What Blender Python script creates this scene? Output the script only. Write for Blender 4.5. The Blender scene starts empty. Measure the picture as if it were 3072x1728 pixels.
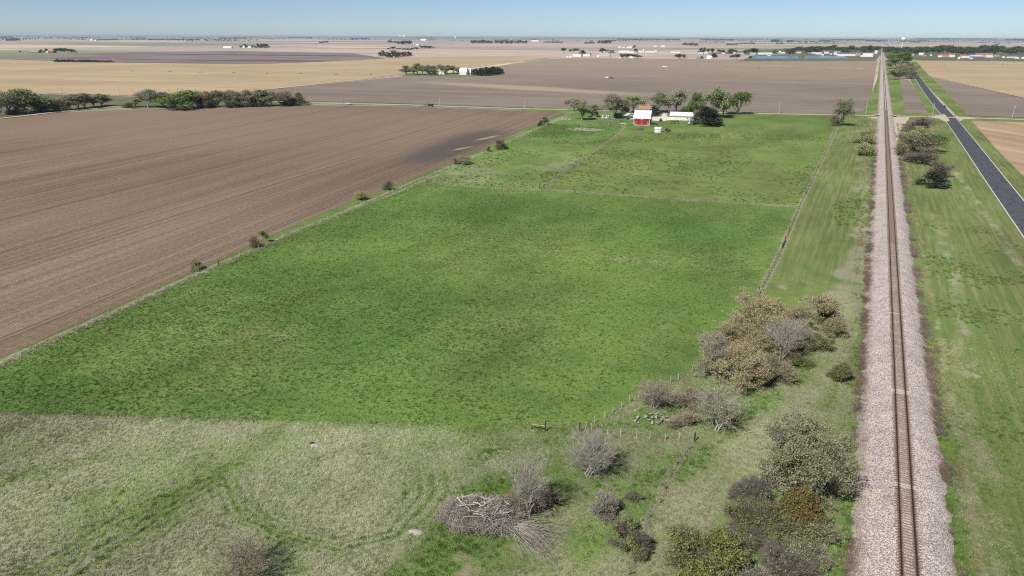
import bpy, bmesh, math, random
import numpy as np
from mathutils import Vector, Matrix, Quaternion
random.seed(7)
S = bpy.context.scene
COL = S.collection
R = math.radians

# ------------------------------------------------------------------ camera, sky, sun, exposure
CAM_H, YAW, PITCH, ROLL = 56.0, R(26.9085), R(20.1996), R(0.19)
fw = Vector((-math.sin(YAW)*math.cos(PITCH), math.cos(YAW)*math.cos(PITCH), -math.sin(PITCH)))
rt = Vector((math.cos(YAW), math.sin(YAW), 0)); up = rt.cross(fw)
rt, up = math.cos(ROLL)*rt + math.sin(ROLL)*up, math.cos(ROLL)*up - math.sin(ROLL)*rt
cam_data = bpy.data.cameras.new('drone_camera')
cam_data.lens, cam_data.sensor_width = 24.0, 36.0
cam_data.clip_start, cam_data.clip_end = 1.0, 150000
cam = bpy.data.objects.new('drone_camera', cam_data); COL.objects.link(cam)
cam.matrix_world = Matrix(((rt.x, up.x, -fw.x, 0), (rt.y, up.y, -fw.y, 0), (rt.z, up.z, -fw.z, CAM_H), (0, 0, 0, 1)))
S.camera = cam

SUN_EL, SHADOW_AZ = R(47), R(13)          # shadows run away from the camera, a little to the right of the track
world = bpy.data.worlds.new('World'); S.world = world; world.use_nodes = True
wt = world.node_tree; wt.nodes.clear()
sky = wt.nodes.new('ShaderNodeTexSky'); sky.sky_type = 'NISHITA'; sky.sun_disc = False
sky.sun_elevation = SUN_EL; sky.sun_rotation = SHADOW_AZ + math.pi
sky.altitude = 0; sky.air_density = 0.5; sky.dust_density = 0.3; sky.ozone_density = 2.0
bg = wt.nodes.new('ShaderNodeBackground'); bg.inputs['Strength'].default_value = 0.086
wo = wt.nodes.new('ShaderNodeOutputWorld')
wt.links.new(sky.outputs[0], bg.inputs[0]); wt.links.new(bg.outputs[0], wo.inputs[0])

sun_data = bpy.data.lights.new('sun', 'SUN'); sun_data.energy = 4.4; sun_data.angle = R(0.53)
sun_data.color = (1.0, 0.95, 0.88)
sun = bpy.data.objects.new('sun', sun_data); COL.objects.link(sun)
ld = Vector((math.sin(SHADOW_AZ)*math.cos(SUN_EL), math.cos(SHADOW_AZ)*math.cos(SUN_EL), -math.sin(SUN_EL)))
sun.rotation_euler = ld.to_track_quat('-Z', 'Y').to_euler(); sun.location = (0, 0, 300)

S.render.engine = 'CYCLES'
S.view_settings.view_transform = 'Standard'; S.view_settings.look = 'None'
S.view_settings.exposure = 0.22; S.view_settings.gamma = 1.0
S.view_settings.use_curve_mapping = False
S.cycles.max_bounces = 5; S.cycles.diffuse_bounces = 2; S.cycles.glossy_bounces = 2
S.cycles.transparent_max_bounces = 6; S.cycles.volume_bounces = 0
S.cycles.use_denoising = False; S.cycles.filter_width = 1.15
S.render.film_transparent = False

# ------------------------------------------------------------------ helpers: objects
def tag(o, label=None, cat=None, group=None, kind=None):
    if label: o['label'] = label
    if cat: o['category'] = cat
    if group: o['group'] = group
    if kind: o['kind'] = kind
    return o
def link(name, mesh, parent=None, mat=None):
    o = bpy.data.objects.new(name, mesh); COL.objects.link(o)
    if mat is not None and not mesh.materials: mesh.materials.append(mat)
    if parent is not None: o.parent = parent
    return o
def empty(name, loc, rz=0, label=None, cat=None, group=None):
    o = bpy.data.objects.new(name, None); COL.objects.link(o)
    o.empty_display_size = 0.5
    o.location = loc if len(loc) == 3 else (loc[0], loc[1], 0); o.rotation_euler = (0, 0, rz)
    return tag(o, label, cat, group)
def copy_tree(o, parent=None):
    c = o.copy(); COL.objects.link(c); c.parent = parent
    for ch in list(o.children): copy_tree(ch, c)
    return c
def mesh_np(name, V, Fq=None, Ft=None, mat=None, smooth=False):
    """fast mesh from numpy: V (n,3), quads (m,4) and/or tris (k,3)"""
    me = bpy.data.meshes.new(name)
    V = np.asarray(V, np.float32).reshape(-1, 3)
    nq = 0 if Fq is None else len(Fq); nt = 0 if Ft is None else len(Ft)
    idx = []
    if nq: idx.append(np.asarray(Fq, np.int32).ravel())
    if nt: idx.append(np.asarray(Ft, np.int32).ravel())
    idx = np.concatenate(idx) if idx else np.zeros(0, np.int32)
    me.vertices.add(len(V)); me.vertices.foreach_set('co', V.ravel())
    me.loops.add(len(idx)); me.loops.foreach_set('vertex_index', idx)
    me.polygons.add(nq + nt)
    st = np.concatenate([np.arange(nq)*4, nq*4 + np.arange(nt)*3]).astype(np.int32)
    me.polygons.foreach_set('loop_start', st)
    me.update(calc_edges=True)
    if smooth: me.polygons.foreach_set('use_smooth', np.ones(nq + nt, bool))
    if mat is not None: me.materials.append(mat)
    return me
class MB:
    """collects boxes, prisms, tubes; build() makes one mesh object"""
    def __init__(s): s.v = []; s.f = []
    def add(s, vs, fs):
        b = len(s.v); s.v += [tuple(p) for p in vs]; s.f += [tuple(b + i for i in f) for f in fs]; return s
    def box(s, x0, x1, y0, y1, z0, z1):
        return s.add([(x0,y0,z0),(x1,y0,z0),(x1,y1,z0),(x0,y1,z0),(x0,y0,z1),(x1,y0,z1),(x1,y1,z1),(x0,y1,z1)],
                     [(3,2,1,0),(4,5,6,7),(0,1,5,4),(1,2,6,5),(2,3,7,6),(3,0,4,7)])
    def poly(s, pts): return s.add(pts, [tuple(range(len(pts)))])
    def extrude(s, prof, x0, x1, axis='x'):
        n = len(prof)
        if axis == 'x': a = [(x0, p[0], p[1]) for p in prof]; b = [(x1, p[0], p[1]) for p in prof]
        else: a = [(p[0], x0, p[1]) for p in prof]; b = [(p[0], x1, p[1]) for p in prof]
        fs = [(i, (i+1) % n, n + (i+1) % n, n + i) for i in range(n)] + [tuple(range(n-1, -1, -1)), tuple(range(n, 2*n))]
        return s.add(a + b, fs)
    def tube(s, pts, r, n=6, cap=True):
        pts = [Vector(p) for p in pts]; rs = r if isinstance(r, (list, tuple)) else [r]*len(pts)
        b = len(s.v)
        for i, p in enumerate(pts):
            d = (pts[min(i+1, len(pts)-1)] - pts[max(i-1, 0)]).normalized()
            a = d.orthogonal().normalized() if abs(d.z) < .9 else Vector((1, 0, 0)) - d*d.x
            a.normalize(); c = d.cross(a)
            for k in range(n):
                t = 2*math.pi*k/n; s.v.append(tuple(p + rs[i]*(math.cos(t)*a + math.sin(t)*c)))
        for i in range(len(pts)-1):
            for k in range(n):
                s.f.append((b+i*n+k, b+i*n+(k+1) % n, b+(i+1)*n+(k+1) % n, b+(i+1)*n+k))
        if cap:
            s.f.append(tuple(b+k for k in range(n-1, -1, -1))); e = b+(len(pts)-1)*n
            s.f.append(tuple(e+k for k in range(n)))
        return s
    def lathe(s, prof, n=16, c=(0,0,0)):
        b = len(s.v)
        for (r, z) in prof:
            for k in range(n):
                t = 2*math.pi*k/n; s.v.append((c[0]+r*math.cos(t), c[1]+r*math.sin(t), c[2]+z))
        for i in range(len(prof)-1):
            for k in range(n):
                s.f.append((b+i*n+k, b+i*n+(k+1) % n, b+(i+1)*n+(k+1) % n, b+(i+1)*n+k))
        s.f.append(tuple(b+k for k in range(n-1, -1, -1))); e = b+(len(prof)-1)*n; s.f.append(tuple(e+k for k in range(n)))
        return s
    def wheel(s, x, y, z, r, w, n=14):
        """disc with its axle along x"""
        b = len(s.v); prof = [(0.0, -w/2), (r*.92, -w/2), (r, -w*.3), (r, w*.3), (r*.92, w/2), (0.0, w/2)]
        for (rr, xx) in prof:
            for k in range(n):
                t = 2*math.pi*k/n; s.v.append((x+xx, y+rr*math.cos(t), z+rr*math.sin(t)))
        for i in range(len(prof)-1):
            for k in range(n): s.f.append((b+i*n+k, b+i*n+(k+1) % n, b+(i+1)*n+(k+1) % n, b+(i+1)*n+k))
        return s
    def mesh(s, name, mat=None, smooth=False):
        me = bpy.data.meshes.new(name); me.from_pydata(s.v, [], s.f); me.validate(); me.update()
        if mat is not None: me.materials.append(mat)
        if smooth:
            for p in me.polygons: p.use_smooth = True
        return me
    def build(s, name, mat=None, parent=None, smooth=False):
        return link(name, s.mesh(name, mat, smooth), parent)

# ------------------------------------------------------------------ helpers: 2D masks and noise on numpy arrays
def seg_dist(x, y, pts):
    d = np.full(np.shape(x), 1e9)
    for (ax, ay), (bx, by) in zip(pts[:-1], pts[1:]):
        vx, vy = bx-ax, by-ay; L = vx*vx+vy*vy+1e-9
        t = np.clip(((x-ax)*vx+(y-ay)*vy)/L, 0, 1)
        d = np.minimum(d, np.hypot(x-ax-t*vx, y-ay-t*vy))
    return d
def in_poly(x, y, pts):
    r = np.zeros(np.shape(x), bool)
    for (ax, ay), (bx, by) in zip(pts, pts[1:]+pts[:1]):
        c = ((ay > y) != (by > y)) & (x < (bx-ax)*(y-ay)/((by-ay) if by != ay else 1e-9)+ax); r ^= c
    return r
def poly_mask(x, y, pts, soft):
    d = seg_dist(x, y, pts+pts[:1]); s = np.where(in_poly(x, y, pts), d, -d)
    return np.clip(s/soft*.5+.5, 0, 1)
def band(x, y, pts, w, soft): return np.clip((w-seg_dist(x, y, pts))/soft+.5, 0, 1)
def ell(x, y, c, rx, ry, a=0, soft=.5):
    dx, dy = x-c[0], y-c[1]; ca, sa = math.cos(a), math.sin(a)
    r = np.hypot((dx*ca+dy*sa)/rx, (-dx*sa+dy*ca)/ry); return np.clip((1-r)/soft+.5, 0, 1)
_perm = np.random.default_rng(3).random(65536).astype(np.float32)
def vnoise(x, y, s, seed=0):
    x = np.asarray(x)/s+seed*17.3; y = np.asarray(y)/s-seed*9.1
    ix = np.floor(x).astype(np.int64); iy = np.floor(y).astype(np.int64); fx = x-ix; fy = y-iy
    fx = fx*fx*(3-2*fx); fy = fy*fy*(3-2*fy)
    h = lambda a, b: _perm[((a*73856093) ^ (b*19349663)) & 65535]
    return (h(ix,iy)*(1-fx)+h(ix+1,iy)*fx)*(1-fy)+(h(ix,iy+1)*(1-fx)+h(ix+1,iy+1)*fx)*fy
def fbm(x, y, s, seed=0): return (vnoise(x,y,s,seed)*4+vnoise(x,y,s/2.1,seed+1)*2+vnoise(x,y,s/4.3,seed+2))/7

# ------------------------------------------------------------------ helpers: node materials
class NM:
    def __init__(s, name):
        s.m = bpy.data.materials.new(name); s.m.use_nodes = True; s.t = s.m.node_tree
        s.b = s.t.nodes['Principled BSDF']; s._pos = None
        s.b.inputs['Specular IOR Level'].default_value = 0.1
    def set(s, sock, v):
        if hasattr(v, 'is_output'): s.t.links.new(v, sock)
        elif isinstance(v, (tuple, list)) and sock.type == 'RGBA': sock.default_value = (*v[:3], 1)
        else: sock.default_value = v
    def pos(s):
        if s._pos is None: s._pos = s.t.nodes.new('ShaderNodeNewGeometry').outputs['Position']
        return s._pos
    def objc(s): return s.t.nodes.new('ShaderNodeTexCoord').outputs['Object']
    def noise(s, scale, detail=3, rough=.55, vec=None, dist=0.0, out=0):
        n = s.t.nodes.new('ShaderNodeTexNoise'); s.set(n.inputs['Vector'], vec or s.pos())
        n.inputs['Scale'].default_value = scale; n.inputs['Detail'].default_value = detail
        n.inputs['Roughness'].default_value = rough; n.inputs['Distortion'].default_value = dist
        return n.outputs[out]
    def vor(s, scale, vec=None, out='Color', feat='F1', rnd=1.0):
        n = s.t.nodes.new('ShaderNodeTexVoronoi'); n.feature = feat; s.set(n.inputs['Vector'], vec or s.pos())
        n.inputs['Scale'].default_value = scale; n.inputs['Randomness'].default_value = rnd; return n.outputs[out]
    def math(s, op, a, b=0.0, c=0.0, clamp=False):
        n = s.t.nodes.new('ShaderNodeMath'); n.operation = op; n.use_clamp = clamp
        s.set(n.inputs[0], a); s.set(n.inputs[1], b); s.set(n.inputs[2], c); return n.outputs[0]
    def rng(s, v, lo, hi, a=0.0, b=1.0):
        n = s.t.nodes.new('ShaderNodeMapRange'); n.interpolation_type = 'SMOOTHSTEP'
        s.set(n.inputs[0], v); n.inputs[1].default_value = lo; n.inputs[2].default_value = hi
        n.inputs[3].default_value = a; n.inputs[4].default_value = b; return n.outputs[0]
    def mix(s, f, a, b, mode='MIX'):
        n = s.t.nodes.new('ShaderNodeMix'); n.data_type = 'RGBA'; n.blend_type = mode
        s.set(n.inputs[0], f); s.set(n.inputs[6], a); s.set(n.inputs[7], b); return n.outputs[2]
    def vmul(s, col, f):
        """brightness variation: colour * f (f a socket around 1)"""
        n = s.t.nodes.new('ShaderNodeVectorMath'); n.operation = 'SCALE'; s.set(n.inputs[0], col); s.set(n.inputs[3], f); return n.outputs[0]
    def attr(s, name):
        n = s.t.nodes.new('ShaderNodeAttribute'); n.attribute_name = name; return n.outputs['Fac']
    def sep(s, vec, k):
        n = s.t.nodes.new('ShaderNodeSeparateXYZ'); s.set(n.inputs[0], vec); return n.outputs[k]
    def map(s, vec, scale=(1,1,1), rot=0.0, loc=(0,0,0)):
        n = s.t.nodes.new('ShaderNodeMapping'); s.set(n.inputs[0], vec); n.inputs['Scale'].default_value = scale
        n.inputs['Rotation'].default_value = (0, 0, rot); n.inputs['Location'].default_value = loc; return n.outputs[0]
    def ell(s, c, rx, ry, a, soft, wob=0.0, wscale=.02):
        """soft ellipse mask on the ground, in metres; the ellipse's long axis rx points at angle a"""
        ca, sa = math.cos(a), math.sin(a); x = s.math('SUBTRACT', s.sep(s.pos(), 0), c[0]); y = s.math('SUBTRACT', s.sep(s.pos(), 1), c[1])
        u = s.math('ADD', s.math('MULTIPLY', x, ca/rx), s.math('MULTIPLY', y, sa/rx))
        v = s.math('ADD', s.math('MULTIPLY', x, -sa/ry), s.math('MULTIPLY', y, ca/ry))
        r = s.math('SQRT', s.math('ADD', s.math('MULTIPLY', u, u), s.math('MULTIPLY', v, v)))
        if wob: r = s.math('ADD', r, s.math('MULTIPLY', s.math('SUBTRACT', s.noise(wscale, 4, .6), .5), wob))
        return s.math('SUBTRACT', 1.0, s.rng(r, 1-soft, 1+soft))
    def rnd(s): return s.t.nodes.new('ShaderNodeObjectInfo').outputs['Random']
    def isl(s): return s.t.nodes.new('ShaderNodeNewGeometry').outputs['Random Per Island']
    def bump(s, h, strength, dist):
        n = s.t.nodes.new('ShaderNodeBump'); n.inputs['Strength'].default_value = strength; n.inputs['Distance'].default_value = dist
        s.set(n.inputs['Height'], h); s.t.links.new(n.outputs[0], s.b.inputs['Normal'])
    def out(s, col, rough=.9, metal=0.0):
        s.set(s.b.inputs['Base Color'], col); s.set(s.b.inputs['Roughness'], rough); s.b.inputs['Metallic'].default_value = metal
        return s.m
_mats = {}
def paint(name, c1, c2=None, scale=1.5, rough=.7, metal=0.0, obj=True, spec=.2):
    """plain weathered surface: two close tones mixed by noise, plus fine mottling"""
    if name in _mats: return _mats[name]
    n = NM(name); c2 = c2 or tuple(c*.8 for c in c1); vec = n.objc() if obj else n.pos()
    f = n.rng(n.noise(scale, 4, .6, vec), .3, .7)
    c = n.mix(f, c1, c2); c = n.vmul(c, n.rng(n.noise(scale*9, 2, .5, vec), .2, .8, .9, 1.08))
    n.b.inputs['Specular IOR Level'].default_value = spec
    _mats[name] = n.out(c, rough, metal); return _mats[name]

# ================================================================== THE SETTING
GRID = R(9.7)                                  # the fields' grid is turned this much against the railway
RAIL_X = 12.0
LEFT_FENCE = [(-128.5, 42.0), (-132.4, 58.0), (-133.7, 62.5), (-135.5, 72.8), (-137.6, 85.3), (-139.6, 94.2), (-142.2, 106.8), (-144.9, 123.5), (-148.7, 145.7), (-152.8, 178.5), (-160.3, 227.0), (-167.9, 284.3), (-175.2, 325.6), (-194.8, 439.3), (-209.8, 519.7)]
FIELD_EDGE = [(-131.8, 41.6), (-135.6, 58.5), (-138.4, 72.6), (-141.2, 87.7), (-143.0, 96.7), (-148.2, 121.8), (-156.5, 158.4), (-161.9, 199.0), (-166.3, 235.7), (-171.5, 276.1), (-185.5, 346.8), (-204.2, 447.7), (-216.1, 516.2)]
RIGHT_FENCE = [(-16.0, 158.4), (-15.9, 170.2), (-15.8, 182.7), (-15.7, 199.7), (-16.0, 224.6), (-16.5, 259.0), (-16.5, 295.5), (-16.6, 375.9), (-17.5, 516.4)]
CROSS_FENCE = [(-156.3, 230.7), (-137.5, 232.4), (-124.9, 234.0), (-109.3, 240.8), (-78.7, 244.8), (-49.8, 249.8), (-31.8, 253.3), (-16.4, 255.6)]
DIVIDER = [(-109.3, 242.2), (-112.7, 267.3), (-124.7, 339.7), (-137.5, 420.5), (-147.1, 458.8)]
UPPER_FENCE = [(-190.8, 439.3), (-168.6, 442.9), (-145.3, 453.4)]
BUSH_FENCE = [(-31.2, 84.3), (-30.7, 85.4), (-30.0, 87.5), (-29.2, 89.5), (-28.6, 91.8), (-27.8, 93.9), (-27.2, 96.2), (-26.4, 98.3), (-24.3, 103.9), (-23.1, 106.1), (-22.2, 107.9), (-20.7, 112.0), (-18.9, 121.4), (-17.9, 136.2), (-16.0, 158.4)]
MEADOW_FENCE = [(-117.4, 46.0), (-114.0, 47.4), (-108.2, 50.3), (-101.0, 53.4), (-93.9, 56.4), (-87.9, 59.0), (-81.8, 61.5), (-77.0, 63.7)]
CORRAL_FENCE = [(-29.8, 85.5), (-27.2, 85.4), (-25.4, 86.2), (-23.1, 86.8), (-21.2, 87.1), (-19.1, 87.8), (-17.3, 88.9), (-15.2, 89.7)]
SWALE_FENCE = [(-15.6, 87.1), (-15.7, 84.3), (-16.0, 82.6), (-16.1, 79.5), (-15.9, 76.4), (-15.8, 73.3), (-16.2, 69.8), (-15.9, 65.6), (-15.7, 62.0), (-15.6, 59.5), (-15.5, 57.3)]

# ---- ground materials
def grass_material(name, warm=0.0, fine=1.0):
    n = NM(name)
    big = n.noise(.022, 4, .6); mid = n.noise(.16, 4, .6); sm = n.noise(1.5*fine, 4, .66); tiny = n.noise(6.0*fine, 3, .6)
    g = n.mix(n.rng(big, .36, .64), (.156, .258, .060), (.226, .292, .086))
    g = n.mix(n.rng(mid, .42, .70), g, (.120, .212, .054))
    g = n.mix(n.math('MULTIPLY', n.rng(sm, .50, .66), .75), g, (.075, .148, .034))
    if warm: g = n.mix(warm, g, (.19, .20, .070))
    mown = n.attr('mown'); ol = n.mix(n.rng(n.noise(1.0, 4, .65, n.map(n.pos(), (.9, .035, 1))), .40, .62), (.140, .176, .055), (.265, .242, .118))
    g = n.mix(n.math('MULTIPLY', mown, .85), g, ol)
    lush = n.attr('lush'); dry = n.attr('dry'); bare = n.attr('bare')
    g = n.mix(n.math('MULTIPLY', lush, .8), g, n.mix(n.rng(sm, .40, .62), (.098, .186, .042), (.052, .116, .030)))
    straw = n.mix(n.rng(tiny, .35, .65), (.44, .42, .29), (.27, .27, .165))
    straw = n.mix(n.rng(sm, .52, .72), straw, (.150, .170, .075))
    dmask = n.math('ADD', dry, n.math('MULTIPLY', n.math('SUBTRACT', n.noise(3.2, 5, .8), .5), 1.5))
    g = n.mix(n.math('MULTIPLY', n.rng(dmask, .28, .95, 0, .88), n.rng(dry, .02, .22)), g, straw)
    earth = n.mix(n.rng(tiny, .3, .7), (.40, .32, .22), (.27, .22, .145))
    bm = n.math('ADD', bare, n.math('MULTIPLY', n.math('SUBTRACT', n.noise(1.8, 5, .8), .5), 1.3))
    g = n.mix(n.math('MULTIPLY', n.rng(bm, .35, .95, 0, .9), n.rng(bare, .02, .14)), g, earth)
    g = n.mix(n.math('MULTIPLY', n.rng(n.noise(2.6*fine, 5, .8, n.map(n.pos(), (.7, .28, 1), .5)), .60, .74), .55), g, (.24, .27, .12))
    g = n.vmul(g, n.rng(n.noise(.030, 3, .55, n.map(n.pos(), (1.3, .6, 1), -GRID)), .32, .68, .84, 1.17)); g = n.vmul(g, n.rng(tiny, .25, .75, .80, 1.18))
    n.bump(n.math('ADD', n.math('MULTIPLY', tiny, .35), sm), .75, .28)
    return n.out(g, .95)
M_GRASS = grass_material('grass_sward', .12)
M_PASTURE = grass_material('pasture_grass', 0.0)
M_UPPER = grass_material('upper_pasture_grass', .38)

def soil_material(name, c1, c2, cstraw, row_w=.76, row_amt=.25, straw=.35, rot=GRID, spots=(), band_amt=.22, bump=.5, tracks=(), rows2=0.0):
    n = NM(name); v = n.map(n.pos(), rot=-rot); u = n.sep(v, 0)
    wob = n.math('MULTIPLY', n.noise(.35, 2), .5)
    row = n.math('SINE', n.math('MULTIPLY', n.math('ADD', u, wob), 2*math.pi/row_w))
    passes = n.noise(1.0, 3, .6, n.map(v, (.085, .0016, 1)))
    wide = n.noise(1.0, 4, .55, n.map(v, (.011, .004, 1)))
    big = n.noise(.006, 4, .6)
    c = n.mix(n.rng(n.math('ADD', n.math('MULTIPLY', big, .6), n.math('MULTIPLY', wide, .4)), .38, .62), c1, c2)
    speck = n.noise(2.3, 4, .8, n.map(v, (1.0, .40, 1)))
    c = n.mix(n.math('MULTIPLY', n.rng(speck, .52, .74), straw), c, cstraw)
    c = n.vmul(c, n.rng(passes, .25, .75, 1-band_amt, 1+band_amt))
    c = n.vmul(c, n.math('MULTIPLY_ADD', row, row_amt*.5, 1.0))
    c = n.vmul(c, n.rng(n.noise(9, 2), .2, .8, .86, 1.14))
    if rows2:
        c = n.vmul(c, n.rng(n.noise(1.0, 2, .6, n.map(v, (.55, .006, 1))), .3, .7, 1-rows2, 1+rows2)); c = n.vmul(c, n.rng(n.noise(.8, 3, .7), .3, .7, .84, 1.16))
    for (ctr, rx, ry, ang, soft, wobb, col, amt) in spots:
        c = n.mix(n.math('MULTIPLY', n.ell(ctr, rx, ry, ang, soft, wobb), amt), c, col)
    for u0, wd in tracks: c = n.vmul(c, n.rng(n.math('ABSOLUTE', n.math('SUBTRACT', u, u0)), wd*.5, wd*1.3, .62, 1.0))
    if bump: n.bump(n.math('ADD', n.math('MULTIPLY', row, .30), speck), bump, .14)
    return n.out(c, .95)
RA = math.pi/2 + GRID                       # angle of the rows in the plan
M_PLOUGH = soil_material('ploughed_soil', (.178, .127, .088), (.228, .168, .118), (.42, .33, .21), row_amt=.50, straw=.72, band_amt=.09, rows2=.15, bump=.8, tracks=[(-130.6, .3), (-132.3, .3), (-172, .35), (-186, .3), (-187.8, .3), (-221, .4), (-247, .4), (-276, .5), (-310, .5)], spots=[
    ((-400.9, 352.2), 120, 190, RA, .7, .6, (.262, .196, .142), .6), ((-200.2, 331.6), 64, 15, RA+.02, .55, .9, (.100, .082, .074), .8), ((-195.1, 304.6), 30, 9, RA, .5, .9, (.110, .090, .080), .6),
    ((-197.9, 357.2), 12, 1.9, RA-.25, .4, .8, (.46, .37, .22), .65), ((-190.0, 316.4), 9, 1.5, RA-.3, .4, .8, (.46, .37, .22), .7)])
M_FALLOW = soil_material('fallow_soil', (.215, .172, .138), (.262, .214, .172), (.34, .285, .215), straw=.3, row_amt=.1, band_amt=.10, rot=GRID+math.pi/2, bump=0, spots=[
    ((-420.2, 1742.3), 1700, 620, GRID, .6, .5, (.345, .272, .195), .75), ((-369.6, 747.3), 26, 150, 1.36, .5, .5, (.42, .34, .23), .75), ((-562.3, 950.8), 120, 20, RA, .6, .8, (.20, .165, .14), .4)])
M_STUBBLE = soil_material('corn_stubble', (.40, .305, .185), (.47, .365, .225), (.55, .45, .29), straw=.4, row_amt=.08, band_amt=.12, rot=GRID+math.pi/2, bump=0)
M_STUBBLE_ROWS = soil_material('stubble_in_rows', (.36, .25, .155), (.43, .32, .20), (.58, .46, .28), straw=.5, row_w=1.6, row_amt=.35, rot=R(35))
M_BURNT = soil_material('dark_field', (.26, .225, .20), (.20, .155, .150), (.10, .06, .065), straw=.0, row_amt=0, band_amt=.12, rot=GRID+math.pi/2, bump=0, spots=[
    ((-1748.7, 1647.7), 520, 45, .25, .4, 1.0, (.095, .055, .062), .85), ((-1443.2, 1231.8), 330, 18, .25, .4, 1.2, (.085, .050, .058), .9),
    ((-1878.6, 1141.8), 260, 14, .25, .4, 1.2, (.095, .06, .062), .8), ((-1290.2, 1330.3), 160, 26, .25, .5, .8, (.11, .065, .07), .7), ((-1707.7, 1955.9), 200, 30, .25, .5, .9, (.22, .20, .19), .6)])
def plain_material():
    n = NM('far_plain'); v = n.map(n.pos(), rot=-GRID)
    cell = n.vor(1.0, n.map(v, (1/1500., 1/800., 1)), 'Color', rnd=.75)
    k = n.sep(cell, 0); k2 = n.sep(cell, 1)
    c = n.mix(n.rng(k, .25, .45), (.30, .245, .205), (.36, .285, .230))
    c = n.mix(n.rng(k, .62, .80), c, (.245, .215, .185))
    c = n.mix(n.rng(k2, .80, .90), c, (.42, .335, .235))
    c = n.mix(n.rng(k2, .10, .05), c, (.17, .20, .11))
    st = n.noise(1.0, 4, .6, n.map(v, (1/2500., 1/160., 1)))
    c = n.vmul(c, n.rng(st, .3, .7, .84, 1.13))
    c = n.vmul(c, n.rng(n.noise(.012, 4), .3, .7, 1.36, 1.56))
    return n.out(c, .95)
M_PLAIN = plain_material()
def ballast_material():
    n = NM('ballast_stone'); x = n.math('ABSOLUTE', n.math('SUBTRACT', n.sep(n.pos(), 0), RAIL_X))
    cell = n.vor(9.5, None, 'Color'); k = n.sep(cell, 0)
    c = n.mix(n.rng(k, .1, .9), (.29, .24, .21), (.74, .645, .585))
    c = n.mix(n.rng(n.sep(cell, 1), .80, .9), c, (.20, .16, .14))
    c = n.vmul(c, n.rng(n.noise(.25, 4), .3, .7, .90, 1.10))
    rust = n.math('SUBTRACT', 1.0, n.rng(n.math('ABSOLUTE', n.math('SUBTRACT', x, .76)), .14, .40))
    c = n.mix(n.math('MULTIPLY', rust, .95), c, (.060, .036, .027))
    c = n.mix(n.math('MULTIPLY', n.math('SUBTRACT', 1.0, n.rng(x, .6, .9)), .15), c, (.34, .26, .21))
    edge = n.math('ADD', x, n.math('MULTIPLY', n.math('SUBTRACT', n.noise(1.3, 4, .7), .5), 2.6))
    c = n.mix(n.math('MULTIPLY', n.rng(edge, 4.0, 5.2), .55), c, n.mix(n.rng(n.noise(5, 3), .4, .6), (.36, .29, .21), (.17, .14, .11)))
    n.bump(n.vor(7.5, None, 'Distance'), .8, .08)
    return n.out(c, .95)
M_BALLAST = ballast_material()
def asphalt_material():
    n = NM('asphalt'); c = n.mix(n.rng(n.noise(.5, 4), .35, .65), (.078, .081, .092), (.105, .108, .120))
    c = n.vmul(c, n.rng(n.noise(14, 3), .2, .8, .8, 1.2))
    cr = n.vor(.16, n.map(n.pos(), (1, .35, 1)), 'Distance', 'DISTANCE_TO_EDGE')
    c = n.mix(n.math('SUBTRACT', 1.0, n.rng(cr, .004, .012)), c, (.022, .022, .024))
    return n.out(c, .85)
def gravel_material(name, c1, c2):
    n = NM(name); c = n.mix(n.rng(n.noise(.4, 4), .35, .65), c1, c2)
    c = n.vmul(c, n.rng(n.noise(5, 3), .25, .75, .85, 1.12)); return n.out(c, .95)
M_ASPHALT = asphalt_material()
M_GRAVEL = gravel_material('road_gravel', (.56, .49, .38), (.45, .39, .30))
M_CONCRETE = gravel_material('yard_concrete', (.74, .70, .64), (.62, .58, .53))
M_LINE = paint('road_paint', (.74, .74, .72), (.55, .55, .53), 3)
M_MUD = gravel_material('bare_mud', (.40, .36, .30), (.27, .235, .19))
M_DULL = soil_material('dull_rough_grass', (.170, .165, .095), (.125, .140, .070), (.24, .22, .14), straw=.3, row_amt=0, band_amt=.15, bump=0)
def water_material():
    n = NM('lagoon_water'); n.bump(n.noise(.35, 3), .25, .25); n.b.inputs['Specular IOR Level'].default_value = .5
    return n.out(n.mix(n.noise(.01, 3), (.035, .10, .19), (.05, .13, .22)), .18)
M_WATER = water_material()

# ---- sheets
def sheet(name, pts, z, mat, kind='structure', parent=None):
    me = bpy.data.meshes.new(name); bm = bmesh.new()
    f = bm.faces.new([bm.verts.new((p[0], p[1], z)) for p in pts])
    bm.normal_update()
    if f.normal.z < 0: f.normal_flip()
    bmesh.ops.triangulate(bm, faces=bm.faces[:]); bm.to_mesh(me); bm.free()
    me.materials.append(mat); o = link(name, me, parent)
    if kind and parent is None: o['kind'] = kind
    return o
def strip(name, pts, w, z, mat, parent=None, off=0.0, step=0, wob=0.0):
    P = [np.array(p, float) for p in pts]
    if step:
        Q = []
        for a, b in zip(P[:-1], P[1:]):
            k = max(1, int(np.hypot(*(b-a))/step)); Q += [a+(b-a)*i/k for i in range(k)]
        P = Q+[P[-1]]
    V = []
    for i, p in enumerate(P):
        d = P[min(i+1, len(P)-1)]-P[max(i-1, 0)]; d = d/np.hypot(*d); nrm = np.array((d[1], -d[0]))
        j1, j2 = (random.uniform(-wob, wob), random.uniform(-wob, wob)) if wob else (0, 0)
        a = p+nrm*(off-w/2+j1); b = p+nrm*(off+w/2+j2); V += [(*a, z), (*b, z)]
    F = [(2*i, 2*i+1, 2*i+3, 2*i+2) for i in range(len(P)-1)]
    o = link(name, mesh_np(name, V, Fq=F, mat=mat), parent)
    if parent is None: o['kind'] = 'structure'
    return o
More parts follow.
